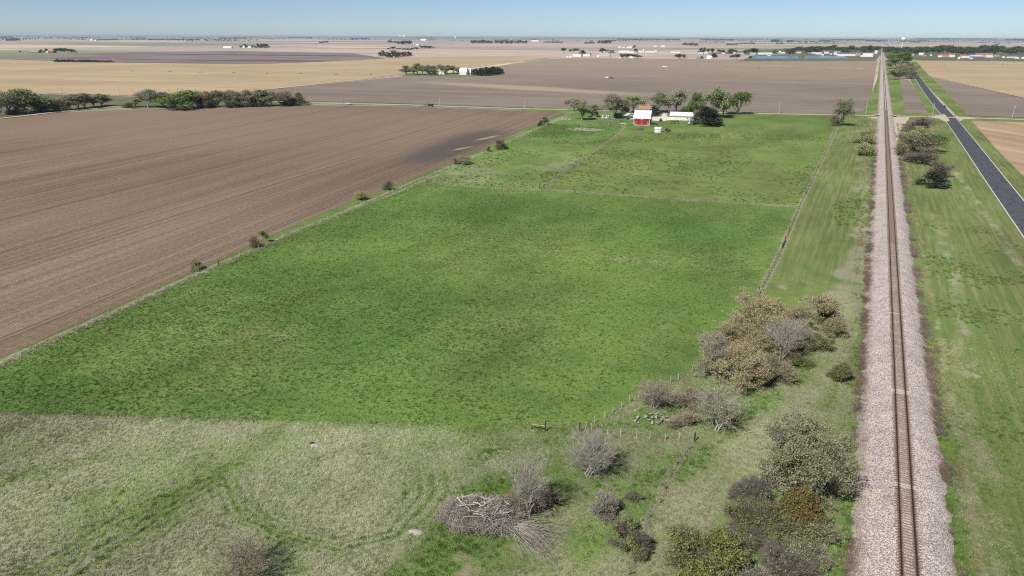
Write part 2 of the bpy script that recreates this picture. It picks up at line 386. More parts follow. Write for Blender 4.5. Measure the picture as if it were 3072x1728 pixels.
def resample(pts, n, power=1.0):
    P = np.array(pts, float); d = np.r_[0, np.cumsum(np.hypot(*np.diff(P, axis=0).T))]
    t = np.linspace(0, 1, n)**power*d[-1]
    return np.c_[np.interp(t, d, P[:,0]), np.interp(t, d, P[:,1])]
def grid_mesh(name, X, Y, z, mat, masks, bumpz=0.0):
    h, w = X.shape
    Z = np.full(X.shape, z) + (bumpz*(fbm(X, Y, 9, 5)-.5) if bumpz else 0)
    V = np.stack([X, Y, Z], -1).reshape(-1, 3)
    i = np.arange(h*w).reshape(h, w)
    F = np.stack([i[:-1,:-1], i[:-1,1:], i[1:,1:], i[1:,:-1]], -1).reshape(-1, 4)
    me = mesh_np(name, V, Fq=F, mat=mat, smooth=True)
    mk = masks(X, Y)
    for k, a in mk.items():
        at = me.attributes.new(k, 'FLOAT', 'POINT'); at.data.foreach_set('value', np.clip(a, 0, 1).astype(np.float32).ravel())
    o = link(name, me); o['kind'] = 'structure'; return o
def ruled(name, L, Rr, nu, nv, z, mat, masks, power=1.0):
    A = resample(L, nv, power); B = resample(Rr, nv, power); t = np.linspace(0, 1, nu)[None, :]
    X = A[:, :1]*(1-t)+B[:, :1]*t; Y = A[:, 1:]*(1-t)+B[:, 1:]*t
    return grid_mesh(name, X, Y, z, mat, masks)

HZ = 42000
sheet('ground', [(-HZ, -3000), (HZ, -3000), (HZ, HZ), (-HZ, HZ)], -0.30, M_PLAIN)

# ---- masks of the near grassland: where it is dry, lush or worn bare
MEADOW = [(-139.4, 36.0), (-114.8, 47.6), (-95.0, 56.4), (-74.7, 65.5), (-54.4, 74.9), (-37.7, 81.6), (-31.2, 83.7), (-31.1, 79.0), (-33.2, 74.2), (-37.9, 69.2), (-39.6, 64.1), (-39.1, 58.8), (-39.0, 53.8), (-39.5, 49.2), (-39.3, 46.5), (-36.4, 39.9), (-89.6, 12.7)]
BERM = [(-16.2, 56.2), (-14.4, 65.2), (-11.8, 76.1), (-8.1, 88.9), (-3.6, 105.8), (-1.0, 127.5), (2.0, 163.6), (4.7, 195.3), (5.8, 233.4)]
LOOP = [(-70.2, 52.1), (-66.3, 49.6), (-62.3, 47.4), (-54.7, 46.4), (-46.8, 47.8), (-42.1, 52.9), (-42.8, 61.8), (-45.2, 65.0)]
RUTS = [[(-75.4, 27.3), (-75.3, 28.7), (-75.0, 42.1), (-70.8, 51.8), (-70.4, 55.0)], [(-72.5, 28.8), (-72.4, 30.2), (-71.0, 45.6), (-69.8, 52.7)], [(-70.2, 30.0), (-70.0, 31.4), (-70.0, 42.9), (-68.7, 51.2)]]
TRACK_IN = [(-72.5, 52.2), (-73.6, 56.1), (-74.7, 61.5), (-73.3, 66.2), (-71.1, 83.9)]
def grass_masks(x, y):
    n1 = fbm(x, y, 7, 1)-.5; n2 = fbm(x, y, 2.2, 4)-.5; n3 = fbm(x, y, 26, 9)-.5
    mead = poly_mask(x+n2*2, y+n2*2, MEADOW, 2.0)
    dry = mead*(.64+n3*1.1+n1*.6)
    ruts = np.zeros_like(x)
    for r in RUTS: ruts = np.maximum(ruts, band(x+n2*.3, y, r, .26, .3))
    for k_ in (-3.2, 4.4, 6.5): ruts = np.maximum(ruts, .6*band(x+n2*.5, y, [(a+k_*.5, b-k_) for a, b in RUTS[1]], .28, .3))
    lc = np.mean(np.array(LOOP), axis=0); loop = np.zeros_like(x)
    for sc, wd, am in ((1.0, .26, 1.), (.88, .22, .9), (.74, .20, .7), (1.13, .22, .8), (.58, .18, .55), (.42, .18, .45)):
        loop = np.maximum(loop, am*band(x+n2*.5, y+n2*.5, [(lc[0]+(a-lc[0])*sc, lc[1]+(b-lc[1])*sc) for a, b in LOOP], wd, .3))
    between = band(x, y, [(-73.7, 27.8), (-73.9, 29.4), (-73.0, 43.9), (-71.0, 53.8)], .7, .9)
    dry = dry*(1-.92*ruts)*(1-.85*loop)*(1-.35*between)
    bermm = band(x+n1*3, y, BERM, 4.6, 4.0)
    dry = np.maximum(dry, bermm*(.80+n1*.7+n2*.3))
    # dry weeds beside the ballast
    rx = x-RAIL_X
    dry = np.maximum(dry, np.clip(1-np.abs(rx+8.6+n1*5)/2.2, 0, 1)*(.75+n2*1.2)*np.clip((y-60)/30, 0, 1))
    dry = np.maximum(dry, np.clip(1-np.abs(rx-7.6-n1*3)/1.3, 0, 1)*(.6+n2*1.6))
    for pl, w, a in (([(38.7, 362.4), (41.5, 240.7), (41.9, 213.1)], 1.2, .62), ([(26.0, 239.6), (25.7, 188.6), (24.2, 154.2), (23.7, 134.3)], 1.3, .55), ([(20.3, 119.6), (22.9, 99.0)], 1.0, .6), ([(18.4, 95.2), (21.1, 78.1), (21.9, 74.7)], .8, .75),
                     ([(18.5, 446.0), (31.1, 403.6), (36.3, 323.4), (38.6, 250.5)], 1.0, .42), ([(24.1, 267.1), (24.7, 215.7)], 1.5, .45), ([(21.1, 88.7), (22.6, 81.7)], 1.2, .5), ([(-1.6, 386.2), (2.2, 337.6), (0.1, 277.3)], 2.2, .45),
                     ([(-2.6, 105.2), (-2.1, 116.7), (3.3, 139.7)], .8, .5), ([(3.2, 82.4), (4.5, 97.3), (5.7, 116.8)], 1.2, .65), ([(-11.6, 166.5), (-6.8, 171.7)], 1.6, .5), ([(-15.3, 184.8), (-1.0, 174.7)], .6, .5)):
        dry = np.maximum(dry, band(x+n1*2, y+n2*2, pl, w*1.5, 2.6)*(a*.9+n2*.7+(fbm(x, y/4, 1.6, 55)-.5)*.9))
    # dead grass along the fences
    for pl, w in ((RIGHT_FENCE, .9), (CROSS_FENCE, 1.1), (DIVIDER, 1.1), (SWALE_FENCE, .5), (LEFT_FENCE, 2.2), (UPPER_FENCE, .6)):
        dry = np.maximum(dry, band(x+n2*.8, y+n2*.8, pl, w, .6)*(1.05+n2*1.0))
    # yard and far verge
    dry = np.maximum(dry, ell(x, y, (5.6, 490.5), 5, 40, 0, .6)*(.55+n2*1.4))
    lush = .25+n3*.8
    for pl, w, a in (([(-16.8, 78.3), (-14.4, 85.7), (-11.2, 98.5), (-6.1, 109.4), (-3.5, 132.7)], 2.4, .9), ([(-40.5, 76.1), (-40.3, 69.7), (-38.8, 65.4), (-30.4, 62.2), (-30.4, 56.9)], 1.8, .75), ([(-37.5, 55.9), (-31.7, 53.8), (-28.3, 58.0), (-26.7, 68.5), (-22.9, 76.9)], 2.4, .75), ([(-28.8, 68.9), (-24.4, 72.0), (-20.6, 77.2)], 3.0, .9),
                     ([(6.0, 114.4), (5.9, 93.4), (5.8, 80.8), (5.3, 70.1)], 1.2, .9), ([(17.4, 122.8), (17.4, 104.0), (18.1, 91.5)], 1.0, .8), ([(-9.8, 187.7), (-1.2, 177.3), (4.0, 177.3)], 2.5, .7), ([(18.6, 346.3), (18.5, 235.7), (17.9, 150.9), (17.2, 114.2), (17.5, 92.7), (18.1, 79.4)], .9, .8),
                     ([(-34.0, 79.4), (-28.7, 86.2), (-20.9, 86.2)], 2.0, .6), ([(-55.8, 42.6), (-53.2, 45.2), (-48.9, 43.8)], 1.6, .8), ([(-92.9, 36.0), (-94.0, 40.3)], 1.5, .9), ([(-92.3, 42.0), (-89.0, 45.0)], 1.2, .8)):
        m = band(x+n1*5, y+n1*5, pl, w, 2.6)*a*(.62+n2*1.2); m = np.clip(m, 0, 1); lush = np.maximum(lush, m); dry = dry*(1-.75*m)
    bare = np.zeros_like(x)
    bare = np.maximum(bare, band(x+n1*2, y+n1*2, TRACK_IN, 1.4, 2.4)*(.42+n2))
    bare = np.maximum(bare, ell(x, y, (-73.4, 53.9), 6, 3.2, .7, 1.2)*(.48+n2*1.3))
    bare = np.maximum(bare, ell(x, y, (-34.8, 51.6), 6.5, 2.8, .2, 1.3)*(.58+n2*1.9+n1))
    bare = np.maximum(bare, ell(x, y, (-28.2, 56.5), 4.2, 1.8, .2, 1.2)*(.5+n2*1.8))
    bare = np.maximum(bare, ell(x, y, (-40.7, 54.5), .9, .55, .2, .5)*.9)
    bare = np.maximum(bare, ell(x, y, (-64.3, 63.3), .8, .5, .2, .5)*.9)
    bare = np.maximum(bare, ell(x, y, (-12.6, 75.7), 3.2, 1.4, 1.0, .8)*(.45+n2))
    bare = np.maximum(bare, ell(x, y, (-20.1, 90.6), 3.0, 1.6, .1, .8)*(.55+n2))
    bare = np.maximum(bare, ell(x, y, (-19.5, 72.2), 2.4, 1.2, .6, .8)*(.5+n2))
    lush = np.maximum(lush, np.maximum(ruts*.8, loop*.3)*.45)
    # bare margin of the roadbed near the crossing
    bare = np.maximum(bare, np.clip(1-np.abs(rx+7.5+n1*3)/4.5, 0, 1)*np.clip((y-430)/90, 0, 1)*(.75+n2))
    bare = np.maximum(bare, np.clip(1-np.abs(rx-9.5-n1*4)/5, 0, 1)*np.clip((y-470)/90, 0, 1)*(.8+n2))
    st = fbm(x, y/5, 2.0, 77)-.5
    vr = np.clip((x-RAIL_X-5.5)/1.5, 0, 1)*(.80+n3*.9+st*.7); vl = np.clip((RAIL_X-7-x)/2, 0, 1)*np.clip((x+17)/2, 0, 1)*np.clip((y-150)/40, 0, 1)*(.78+n3*.8+st*.7)
    mown = np.maximum(vr, vl)
    low = np.clip((x+33)/6, 0, 1)*np.clip((RAIL_X-7-x)/2, 0, 1)*np.clip((132-y)/20, 0, 1)
    dry = np.maximum(dry, low*(.46+n1*1.1+n2*.6)*(1-np.clip(lush-.4, 0, .6)))
    return dict(dry=dry, lush=lush*(1-.7*mown), bare=bare, mown=mown)
ys = [8.0]
while ys[-1] < 640: ys.append(ys[-1]+max(.45, ys[-1]*.0052))
xs = np.r_[np.arange(-150, 62, .62)]
GX, GY = np.meshgrid(xs, np.array(ys))
grid_mesh('grassland', GX, GY, 0.0, M_GRASS, grass_masks)
GX, GY = np.meshgrid(np.arange(-122, -14, .34), np.arange(8, 96, .34))
grid_mesh('meadow', GX, GY, 0.016, M_GRASS, grass_masks)
# the yard and the far left corner of the grassland, coarser
GX, GY = np.meshgrid(np.arange(-252, -149, 1.6), np.arange(225, 620, 1.6))
grid_mesh('farmyard_grass', GX, GY, 0.004, M_GRASS, grass_masks)
GX, GY = np.meshgrid(np.r_[np.arange(-190, -149, .9)], np.arange(20, 226, .9))
grid_mesh('fence_verge', GX, GY, 0.004, M_GRASS, grass_masks)
GX, GY = np.meshgrid(np.arange(61.4, 110, 2.0), np.arange(200, 640, 2.0))
grid_mesh('roadside_grass', GX, GY, 0.004, M_GRASS, grass_masks)

# ---- pastures
TRK1 = [(-74.4, 77.4), (-71.1, 83.9), (-61.2, 108.1), (-55.8, 126.8), (-50.3, 157.5), (-51.6, 183.2)]; TRK2 = [(-68.2, 89.7), (-64.0, 120.4), (-66.4, 168.2), (-65.0, 200.8), (-69.1, 234.9)]
TRK3 = [(-37.8, 101.0), (-33.7, 118.8), (-30.1, 147.0), (-26.6, 175.8), (-25.5, 212.7)]
def pasture_masks(x, y):
    n1 = fbm(x, y, 9, 11)-.5; n2 = fbm(x, y, 2.5, 14)-.5; n3 = fbm(x, y, 42, 19)-.5
    dry = np.zeros_like(x)
    for t in (TRK1, TRK2, TRK3):
        for o_ in (0, 1.9): dry = np.maximum(dry, band(x, y, [(a+o_, b) for a, b in t], .3, .7)*(.42+n2*.9))
    dry = np.maximum(dry, band(x, y, [(a+2.2, b) for a, b in TRK2], .3, .8)*(.3+n2*.8))
    for c, rx, ry in (((-92.1, 177.8), 1.2, .8), ((-100.0, 88.0), 9, 3), ((-52.7, 90.6), 2, 1.5), ((-49.9, 170.1), 14, 4)): dry = np.maximum(dry, ell(x, y, c, rx, ry, .3, .9)*(.40+n2*1.2))
    dry = np.maximum(dry, np.clip((n3+n1*.4-.16)*2.0, 0, .40))
    rf = seg_dist(x, y, BUSH_FENCE+RIGHT_FENCE)
    smooth = np.clip(1-rf/9, 0, 1)
    dry = np.maximum(dry, smooth*.16)
    for pl, w in ((RIGHT_FENCE, .8), (CROSS_FENCE, 1.2), (LEFT_FENCE, .7)): dry = np.maximum(dry, band(x+n2*.8, y+n2*.8, pl, w, .6)*(1.1+n2*1.0))
    lush = np.clip(.30+n3*1.7+n1*.6, 0, 1)*(1-smooth*.8)
    lush = np.maximum(lush, ell(x, y, (-79.5, 70.3), 7, 4, .4, .9)*.9); lush = np.maximum(lush, ell(x, y, (-118.0, 55.5), 16, 6, .4, .9)*.7)
    bare = band(x+n1*2, y+n1*2, TRACK_IN, .9, 1.6)*.36
    return dict(dry=dry, lush=lush, bare=bare)
PL_ = [(-135.6, 38.0)]+LEFT_FENCE[:-5]+[CROSS_FENCE[0]]
PR_ = [(-36.0, 82.9)]+BUSH_FENCE[2:]+RIGHT_FENCE[1:6]+[CROSS_FENCE[-1]]
ruled('pasture', PL_, PR_, 300, 380, 0.030, M_PASTURE, pasture_masks)
def paddock_masks(x, y):
    n1 = fbm(x, y, 11, 21)-.5; n2 = fbm(x, y, 3, 24)-.5; n3 = fbm(x, y, 45, 29)-.5
    dry = np.clip(.30+n3*.9+n1*.7, 0, .6)
    for pl in (CROSS_FENCE, DIVIDER, UPPER_FENCE): dry = np.maximum(dry, band(x+n2, y+n2, pl, .8, .6)*(.9+n2))
    far = np.clip((y-330)/60, 0, 1)
    return dict(dry=dry*(1-far*.7), lush=np.clip(n3*.9+far*.5, 0, 1), bare=np.clip(n1*.5-.05, 0, .3))
ruled('paddock', [CROSS_FENCE[0]]+LEFT_FENCE[-4:-1], DIVIDER[:-1]+[UPPER_FENCE[-1]], 110, 150, 0.034, M_GRASS, paddock_masks)
def hayfield_masks(x, y):
    n1 = fbm(x, y, 12, 31)-.5; n2 = fbm(x, y, 3, 34)-.5; n3 = fbm(x, y, 50, 39)-.5
    dry = np.clip(n3*.8+n1*.4-.02, 0, .35)
    for pl in (CROSS_FENCE, DIVIDER, RIGHT_FENCE): dry = np.maximum(dry, band(x+n2, y+n2, pl, .8, .6)*(.9+n2))
    return dict(dry=dry, lush=np.clip(.10+n3+n1*.4+np.clip((y-480)/120, 0, .3), 0, 1), bare=np.zeros_like(x))
ruled('upper_pasture', [CROSS_FENCE[3]]+DIVIDER[:-1], CROSS_FENCE[-1:]+RIGHT_FENCE[5:8]+[(-17.6, 457.4)], 140, 150, 0.034, M_UPPER, hayfield_masks)
ruled('far_pasture', [(-137.3, 419.9), (-122.7, 443.5), (-89.9, 481.3), (-94.0, 566.0)], [(-17.6, 456.8), (-17.8, 488.8), (-18.3, 520.1), (-17.5, 596.8)], 90, 90, 0.042, M_UPPER, hayfield_masks)

# ---- fields
sheet('ploughed_field', FIELD_EDGE+[(-257.4, 508.5), (-345.9, 495.1), (-393.8, 478.9), (-431.8, 461.4), (-445.8, 450.2), (-463.5, 433.6), (-487.0, 400.9), (-528.5, 368.7), (-539.4, 353.6), (-556.3, 324.0), (-547.9, 276.9), (-533.6, 179.8), (-447.3, 19.7), (-255.5, -14.1)], 0.045, M_PLOUGH)
sheet('fallow_field', [(-594.7, 559.9), (-616.5, 753.3), (-636.0, 896.3), (-626.5, 1078.0), (-730.8, 1443.0), (-790.9, 1856.5), (-698.0, 1917.6), (-309.1, 2027.9), (-59.7, 2155.4), (-1.5, 2127.7), (-0.6, 1136.4), (-0.4, 652.9), (-15.2, 609.1), (-72.3, 589.3), (-145.4, 561.0), (-221.1, 547.4), (-268.8, 530.9), (-367.5, 514.9), (-414.2, 504.0), (-458.8, 490.8), (-491.3, 497.1)], 0.05, M_FALLOW)
sheet('stubble_field', [(-1924.1, 496.8), (-1929.9, 1008.9), (-1454.9, 1012.0), (-1164.3, 1103.0), (-1146.8, 1281.5), (-1175.8, 1567.6), (-1226.6, 1768.7), (-996.6, 1967.6), (-844.3, 1981.5), (-780.5, 1541.0), (-695.0, 1196.0), (-668.3, 934.8), (-635.7, 777.1), (-606.5, 570.2), (-595.3, 502.2), (-644.2, 455.8), (-693.7, 447.0), (-737.1, 437.4), (-768.3, 430.0), (-820.7, 421.4), (-1172.9, 296.7)], 0.05, M_STUBBLE)
sheet('burnt_field', [(-2006.7, 518.8), (-1957.0, 1023.2), (-1472.9, 1024.7), (-1178.2, 1116.4), (-1161.9, 1298.5), (-1193.8, 1591.8), (-1642.6, 2001.8), (-2277.5, 2046.2), (-2409.6, 1583.8), (-2170.0, 1136.1)], 0.06, M_BURNT)
sheet('roadside_field', [(30.9, 1145.5), (44.7, 1135.6), (42.0, 649.0), (25.6, 640.0)], 0.05, M_FALLOW)
sheet('bare_field', [(74.5, 1280.6), (135.8, 859.7), (161.7, 697.6), (153.5, 659.1), (105.4, 648.0), (81.0, 642.6), (67.3, 643.2), (71.8, 942.1), (74.7, 1198.9)], 0.05, M_FALLOW)
sheet('tan_field', [(86.4, 2152.6), (74.7, 1302.9), (136.6, 864.7), (163.0, 703.9), (310.4, 1229.7), (326.9, 2187.7), (176.7, 2210.4)], 0.055, M_STUBBLE)
sheet('stubble_row_field', [(67.0, 599.9), (100.0, 610.8), (182.3, 624.6), (62.2, 177.6), (64.1, 360.9), (64.5, 448.6)], 0.05, M_STUBBLE_ROWS)
sheet('scrub_strip', [(-792.3, 406.4), (-720.4, 427.2), (-630.0, 445.6), (-581.9, 490.7), (-591.7, 556.0), (-460.6, 482.1), (-436.1, 466.1), (-465.7, 435.7), (-489.3, 402.9), (-533.4, 372.2), (-561.5, 376.2), (-571.3, 333.0), (-561.4, 284.1), (-555.5, 187.8), (-889.3, 309.6)], 0.03, M_DULL)

# ---- roads
road = strip('road', [(-73.6, 37935.5), (59.4, 5271.6), (55.7, 2886.6), (63.0, 2020.7), (58.9, 1404.1), (55.5, 1030.4), (54.1, 784.0), (54.8, 625.6), (53.8, 483.0), (52.3, 350.5), (51.6, 253.4), (50.7, 167.9), (49.1, 115.6)], 8.4, 0.062, M_ASPHALT)
HWY = [(-73.6, 37935.5), (59.4, 5271.6), (55.7, 2886.6), (63.0, 2020.7), (58.9, 1404.1), (55.5, 1030.4), (54.1, 784.0), (54.8, 625.6), (53.8, 483.0), (52.3, 350.5), (51.6, 253.4), (50.7, 167.9), (49.1, 115.6)]
for off in (-4.05, 4.05): strip('edge_line', HWY, .26, 0.067, M_LINE, road, off)
strip('verge_gravel', HWY, 8.7, 0.0595, M_GRAVEL)
sheet('road_verge', [(42.0, 649.0), (54.2, 650.0), (55.2, 1059.8), (58.4, 1403.8), (61.6, 1992.6), (51.2, 1792.2), (45.5, 1136.1)], 0.056, M_UPPER)
sheet('road_verge', [(61.3, 637.2), (68.7, 638.5), (73.5, 943.1), (76.0, 1199.6), (76.5, 1292.8), (87.6, 2122.9), (66.8, 2080.0), (61.4, 1432.8), (60.3, 1047.7)], 0.057, M_UPPER)
sheet('rail_verge', [(-4.1, 618.0), (7.1, 627.1), (7.8, 1141.3), (9.5, 2200.1), (4.7, 2197.0), (3.4, 1176.8), (-0.8, 806.5)], 0.056, M_UPPER)
sheet('rail_verge', [(14.7, 631.2), (26.0, 637.4), (31.8, 1146.0), (34.1, 1604.5), (20.8, 2207.4), (15.2, 2203.8), (15.0, 1060.0)], 0.056, M_UPPER)
strip('gravel_road', [(-540.7, 182.4), (-554.6, 280.5), (-563.7, 328.4), (-564.1, 378.0), (-554.5, 380.0)], 5.2, 0.065, M_GRAVEL, step=14, wob=.3)
strip('gravel_road', [(-1130.0, 285.3), (-811.0, 416.3), (-759.4, 424.9), (-728.7, 432.2), (-685.8, 441.8), (-637.0, 450.6), (-556.8, 469.1), (-494.4, 475.0), (-447.2, 478.1), (-403.8, 491.1), (-360.1, 504.5), (-263.6, 520.7), (-216.9, 537.0), (-192.4, 541.2), (-144.7, 558.4), (-81.6, 578.4), (-71.3, 581.3), (-14.9, 601.0), (11.3, 608.3), (46.2, 618.3), (66.1, 624.0), (102.6, 628.9), (205.8, 645.9)], 5.6, 0.070, M_GRAVEL, step=14, wob=.3)
sheet('road_apron', [(39.8, 617.5), (48.4, 632.9), (53.3, 646.6), (53.4, 594.8), (50.2, 583.7), (46.8, 605.9)], 0.0745, M_GRAVEL)
sheet('road_apron', [(59.7, 644.5), (61.6, 629.4), (71.9, 627.2), (70.9, 616.5), (62.9, 609.7), (59.5, 593.4)], 0.0745, M_GRAVEL)
strip('farm_lane', [(-575.5, 485.1), (-602.7, 566.6), (-630.8, 771.0), (-656.7, 923.9), (-710.5, 1222.7), (-770.1, 1520.4), (-851.5, 1816.7), (-844.3, 1981.5)], 7.0, 0.078, M_GRAVEL, step=25, wob=.5)
strip('field_track', [(-534.1, 365.6), (-531.0, 370.4), (-487.0, 400.9), (-463.5, 433.6)], 2.2, 0.066, M_GRAVEL, step=10, wob=.4)
sheet('crossing_gravel', [(-0.8, 590.1), (8.1, 600.2), (21.6, 604.9), (28.3, 606.0), (25.8, 579.8), (19.7, 507.2), (16.9, 448.1), (15.2, 447.1), (17.1, 535.2), (8.2, 579.9)], 0.045, M_GRAVEL)
sheet('yard_drive', [(-146.2, 518.5), (-141.1, 521.3), (-141.4, 531.8), (-145.0, 549.5), (-148.0, 568.7), (-145.3, 567.0), (-140.6, 546.1), (-136.4, 526.5), (-131.5, 518.7), (-126.6, 501.6), (-130.1, 490.3), (-138.7, 492.6)], 0.05, M_CONCRETE)
sheet('yard_drive', [(-162.9, 499.1), (-169.6, 535.9), (-166.9, 540.3), (-163.8, 530.6), (-165.1, 527.1), (-163.4, 514.4), (-158.8, 516.9), (-151.2, 493.0), (-154.2, 491.4), (-157.3, 494.6)], 0.05, M_CONCRETE)
sheet('mud_patch', [(-173.8, 419.8), (-168.2, 429.7), (-156.3, 429.2), (-147.3, 424.5), (-153.5, 415.5), (-166.5, 414.1)], 0.045, M_MUD)
sheet('lagoon_bank', [(-312.4, 1867.7), (-382.3, 2642.2), (3.1, 2908.1), (-6.7, 2093.1)], 0.10, M_DULL)
sheet('lagoon_water', [(-324.2, 2125.2), (-361.4, 2443.8), (-239.7, 2526.2), (-201.1, 2205.8)], 0.20, M_WATER)
sheet('lagoon_water', [(-189.4, 2213.4), (-214.7, 2543.0), (-105.4, 2642.2), (-77.7, 2305.8)], 0.20, M_WATER)
sheet('town_ground', [(-600.4, 2737.7), (3.3, 2795.2), (100.8, 2225.7), (509.1, 2331.7), (1386.9, 5106.9), (550.5, 6101.7), (-432.1, 4684.3)], 0.08, M_DULL)

# ---- railway embankment
def embankment():
    prof = [(-5.9, -.02), (-4.4, .45), (-3.0, .98), (-1.7, 1.14), (0, 1.15), (1.7, 1.14), (3.0, .98), (4.0, .5), (5.1, -.02)]
    yy = [15.0]
    while yy[-1] < 4600: yy.append(yy[-1]+(.8 if yy[-1] < 300 else yy[-1]*.004))
    yy = np.array(yy); V = []
    for i, (px, pz) in enumerate(prof):
        edge = 1.0 if i in (0, len(prof)-1) else (.5 if i in (1, len(prof)-2) else .12)
        w = ((fbm(yy, yy*0+i*31, 5, 41+i)-.5)*1.0+(vnoise(yy, yy*0+i*13, 1.3, 47+i)-.5)*.9)*edge
        V.append(np.c_[RAIL_X+px+w, yy, pz+0*yy])
    V = np.stack(V, 1); h, w = V.shape[:2]; i = np.arange(h*w).reshape(h, w)
    F = np.stack([i[:-1,:-1], i[:-1,1:], i[1:,1:], i[1:,:-1]], -1).reshape(-1, 4)
    o = link('railway_embankment', mesh_np('railway_embankment', V.reshape(-1, 3), Fq=F, mat=M_BALLAST)); o['kind'] = 'structure'
embankment()
# crossing planks: the gravel road climbs over the track
cr = MB()
c0 = (11.6, 607.9)
for x0, x1, z0, z1 in ((-9, -3.2, .08, 1.17), (3.2, 9, 1.17, .08)):
    cr.poly([(RAIL_X+x0, c0[1]-3.6, z0), (RAIL_X+x1, c0[1]-3.6, z1), (RAIL_X+x1, c0[1]+3.6, z1), (RAIL_X+x0, c0[1]+3.6, z0)])
cr.poly([(RAIL_X-3.2, c0[1]-3.6, 1.17), (RAIL_X+3.2, c0[1]-3.6, 1.17), (RAIL_X+3.2, c0[1]+3.6, 1.17), (RAIL_X-3.2, c0[1]+3.6, 1.17)])
cro = cr.build('level_crossing', M_GRAVEL); cro['kind'] = 'structure'

# ================================================================== RAILWAY TRACK
M_RAIL = paint('rusty_rail', (.040, .022, .017), (.060, .032, .024), 2, .6)
M_TIE = [paint('creosoted_sleeper', (.27, .205, .16), (.19, .145, .112), 2), paint('weathered_sleeper', (.33, .26, .21), (.24, .19, .15), 2), paint('bleached_sleeper', (.52, .48, .44), (.40, .36, .33), 2)]
track = empty('railway_track', (RAIL_X, 20, 1.15), 0, 'single railway track on pale pink ballast running straight to the town', 'railway track')
for sx in (-.7525, .7525):
    m = MB(); pr = [(-.09, .06), (.09, .06), (.09, .085), (.02, .10), (.025, .20), (.055, .21), (.055, .255), (-.055, .255), (-.055, .21), (-.025, .20), (-.02, .10), (-.09, .085)]
    m.extrude([(sx+a, b) for a, b in pr], -5, 4500, axis='y'); m.build('rail', M_RAIL, track)
tm = []
for k in range(3):
    me = MB().box(-1.3, 1.3, -.095, .095, -.09, .06).mesh('sleeper', M_TIE[k]); tm.append(me)
rng = np.random.default_rng(5)
white = {66, 67, 118, 119, 120, 190}
y0 = 36.0; far = MB()
for i in range(1500):
    y = 16+i*.54 + (38 if i >= 0 else 0) - 20
    k = 2 if i in white else (0 if rng.random() < .72 else 1)
    jx, ja = rng.normal(0, .05), rng.normal(0, .012)
    if i < 300:
        o = link('sleeper', tm[k], track); o.location = (jx, y, rng.uniform(-.012, .006)); o.rotation_euler = (0, 0, ja)
    elif i < 1100: far.box(-1.3+jx, 1.3+jx, y-.11, y+.11, -.05, .075)
fo = far.build('sleeper', M_TIE[0], track); fo['kind'] = 'stuff'

# ================================================================== PLANTS
def prisms(P0, P1, R0, R1, k=3):
    """tapered k-sided prisms for many segments at once"""
    D = P1-P0; L = np.linalg.norm(D, axis=1, keepdims=True)+1e-9; D = D/L
    A = np.cross(D, np.array([.31, .77, .55])); A /= np.linalg.norm(A, axis=1, keepdims=True)+1e-9; B = np.cross(D, A)
    V = []
    for i in range(k):
        t = 2*math.pi*i/k; u = math.cos(t)*A+math.sin(t)*B; V += [P0+u*R0[:, None], P1+u*R1[:, None]]
    V = np.stack(V, 1); n = len(P0); base = (np.arange(n)*2*k)[:, None]
    F = np.concatenate([base+np.array([[2*i, 2*((i+1) % k), 2*((i+1) % k)+1, 2*i+1]]) for i in range(k)])
    return V.reshape(-1, 3), F
def curve_segs(A, B, r0, r1, bend, rng, steps=3):
    """many curved limbs from A to B (n,3): lists of segments"""
    n = len(A); L = np.linalg.norm(B-A, axis=1, keepdims=True)
    mid = (A+B)/2+rng.normal(0, .10, (n, 3))*L+np.array([0, 0, 1.])*bend*L
    pts = []
    for t in np.linspace(0, 1, steps+1): pts.append((1-t)**2*A+2*t*(1-t)*mid+t*t*B)
    P0 = np.concatenate(pts[:-1]); P1 = np.concatenate(pts[1:])
    rr = [r0+(r1-r0)*i/steps for i in range(steps+1)]
    return P0, P1, np.concatenate(rr[:-1]), np.concatenate(rr[1:])
def leaves_mesh(C, size, rng, flat=0.0):
    n = len(C); N = rng.normal(0, 1, (n, 3)); N[:, 2] = np.abs(N[:, 2])+flat; N /= np.linalg.norm(N, axis=1, keepdims=True)
    A = np.cross(N, rng.normal(0, 1, (n, 3))); A /= np.linalg.norm(A, axis=1, keepdims=True)+1e-9; B = np.cross(N, A)
    s = (size*rng.uniform(.6, 1.4, n))[:, None]
    V = np.stack([C-A*s, C+B*s*.55, C+A*s, C-B*s*.55], 1).reshape(-1, 3)
    return V, np.arange(n*4).reshape(n, 4)
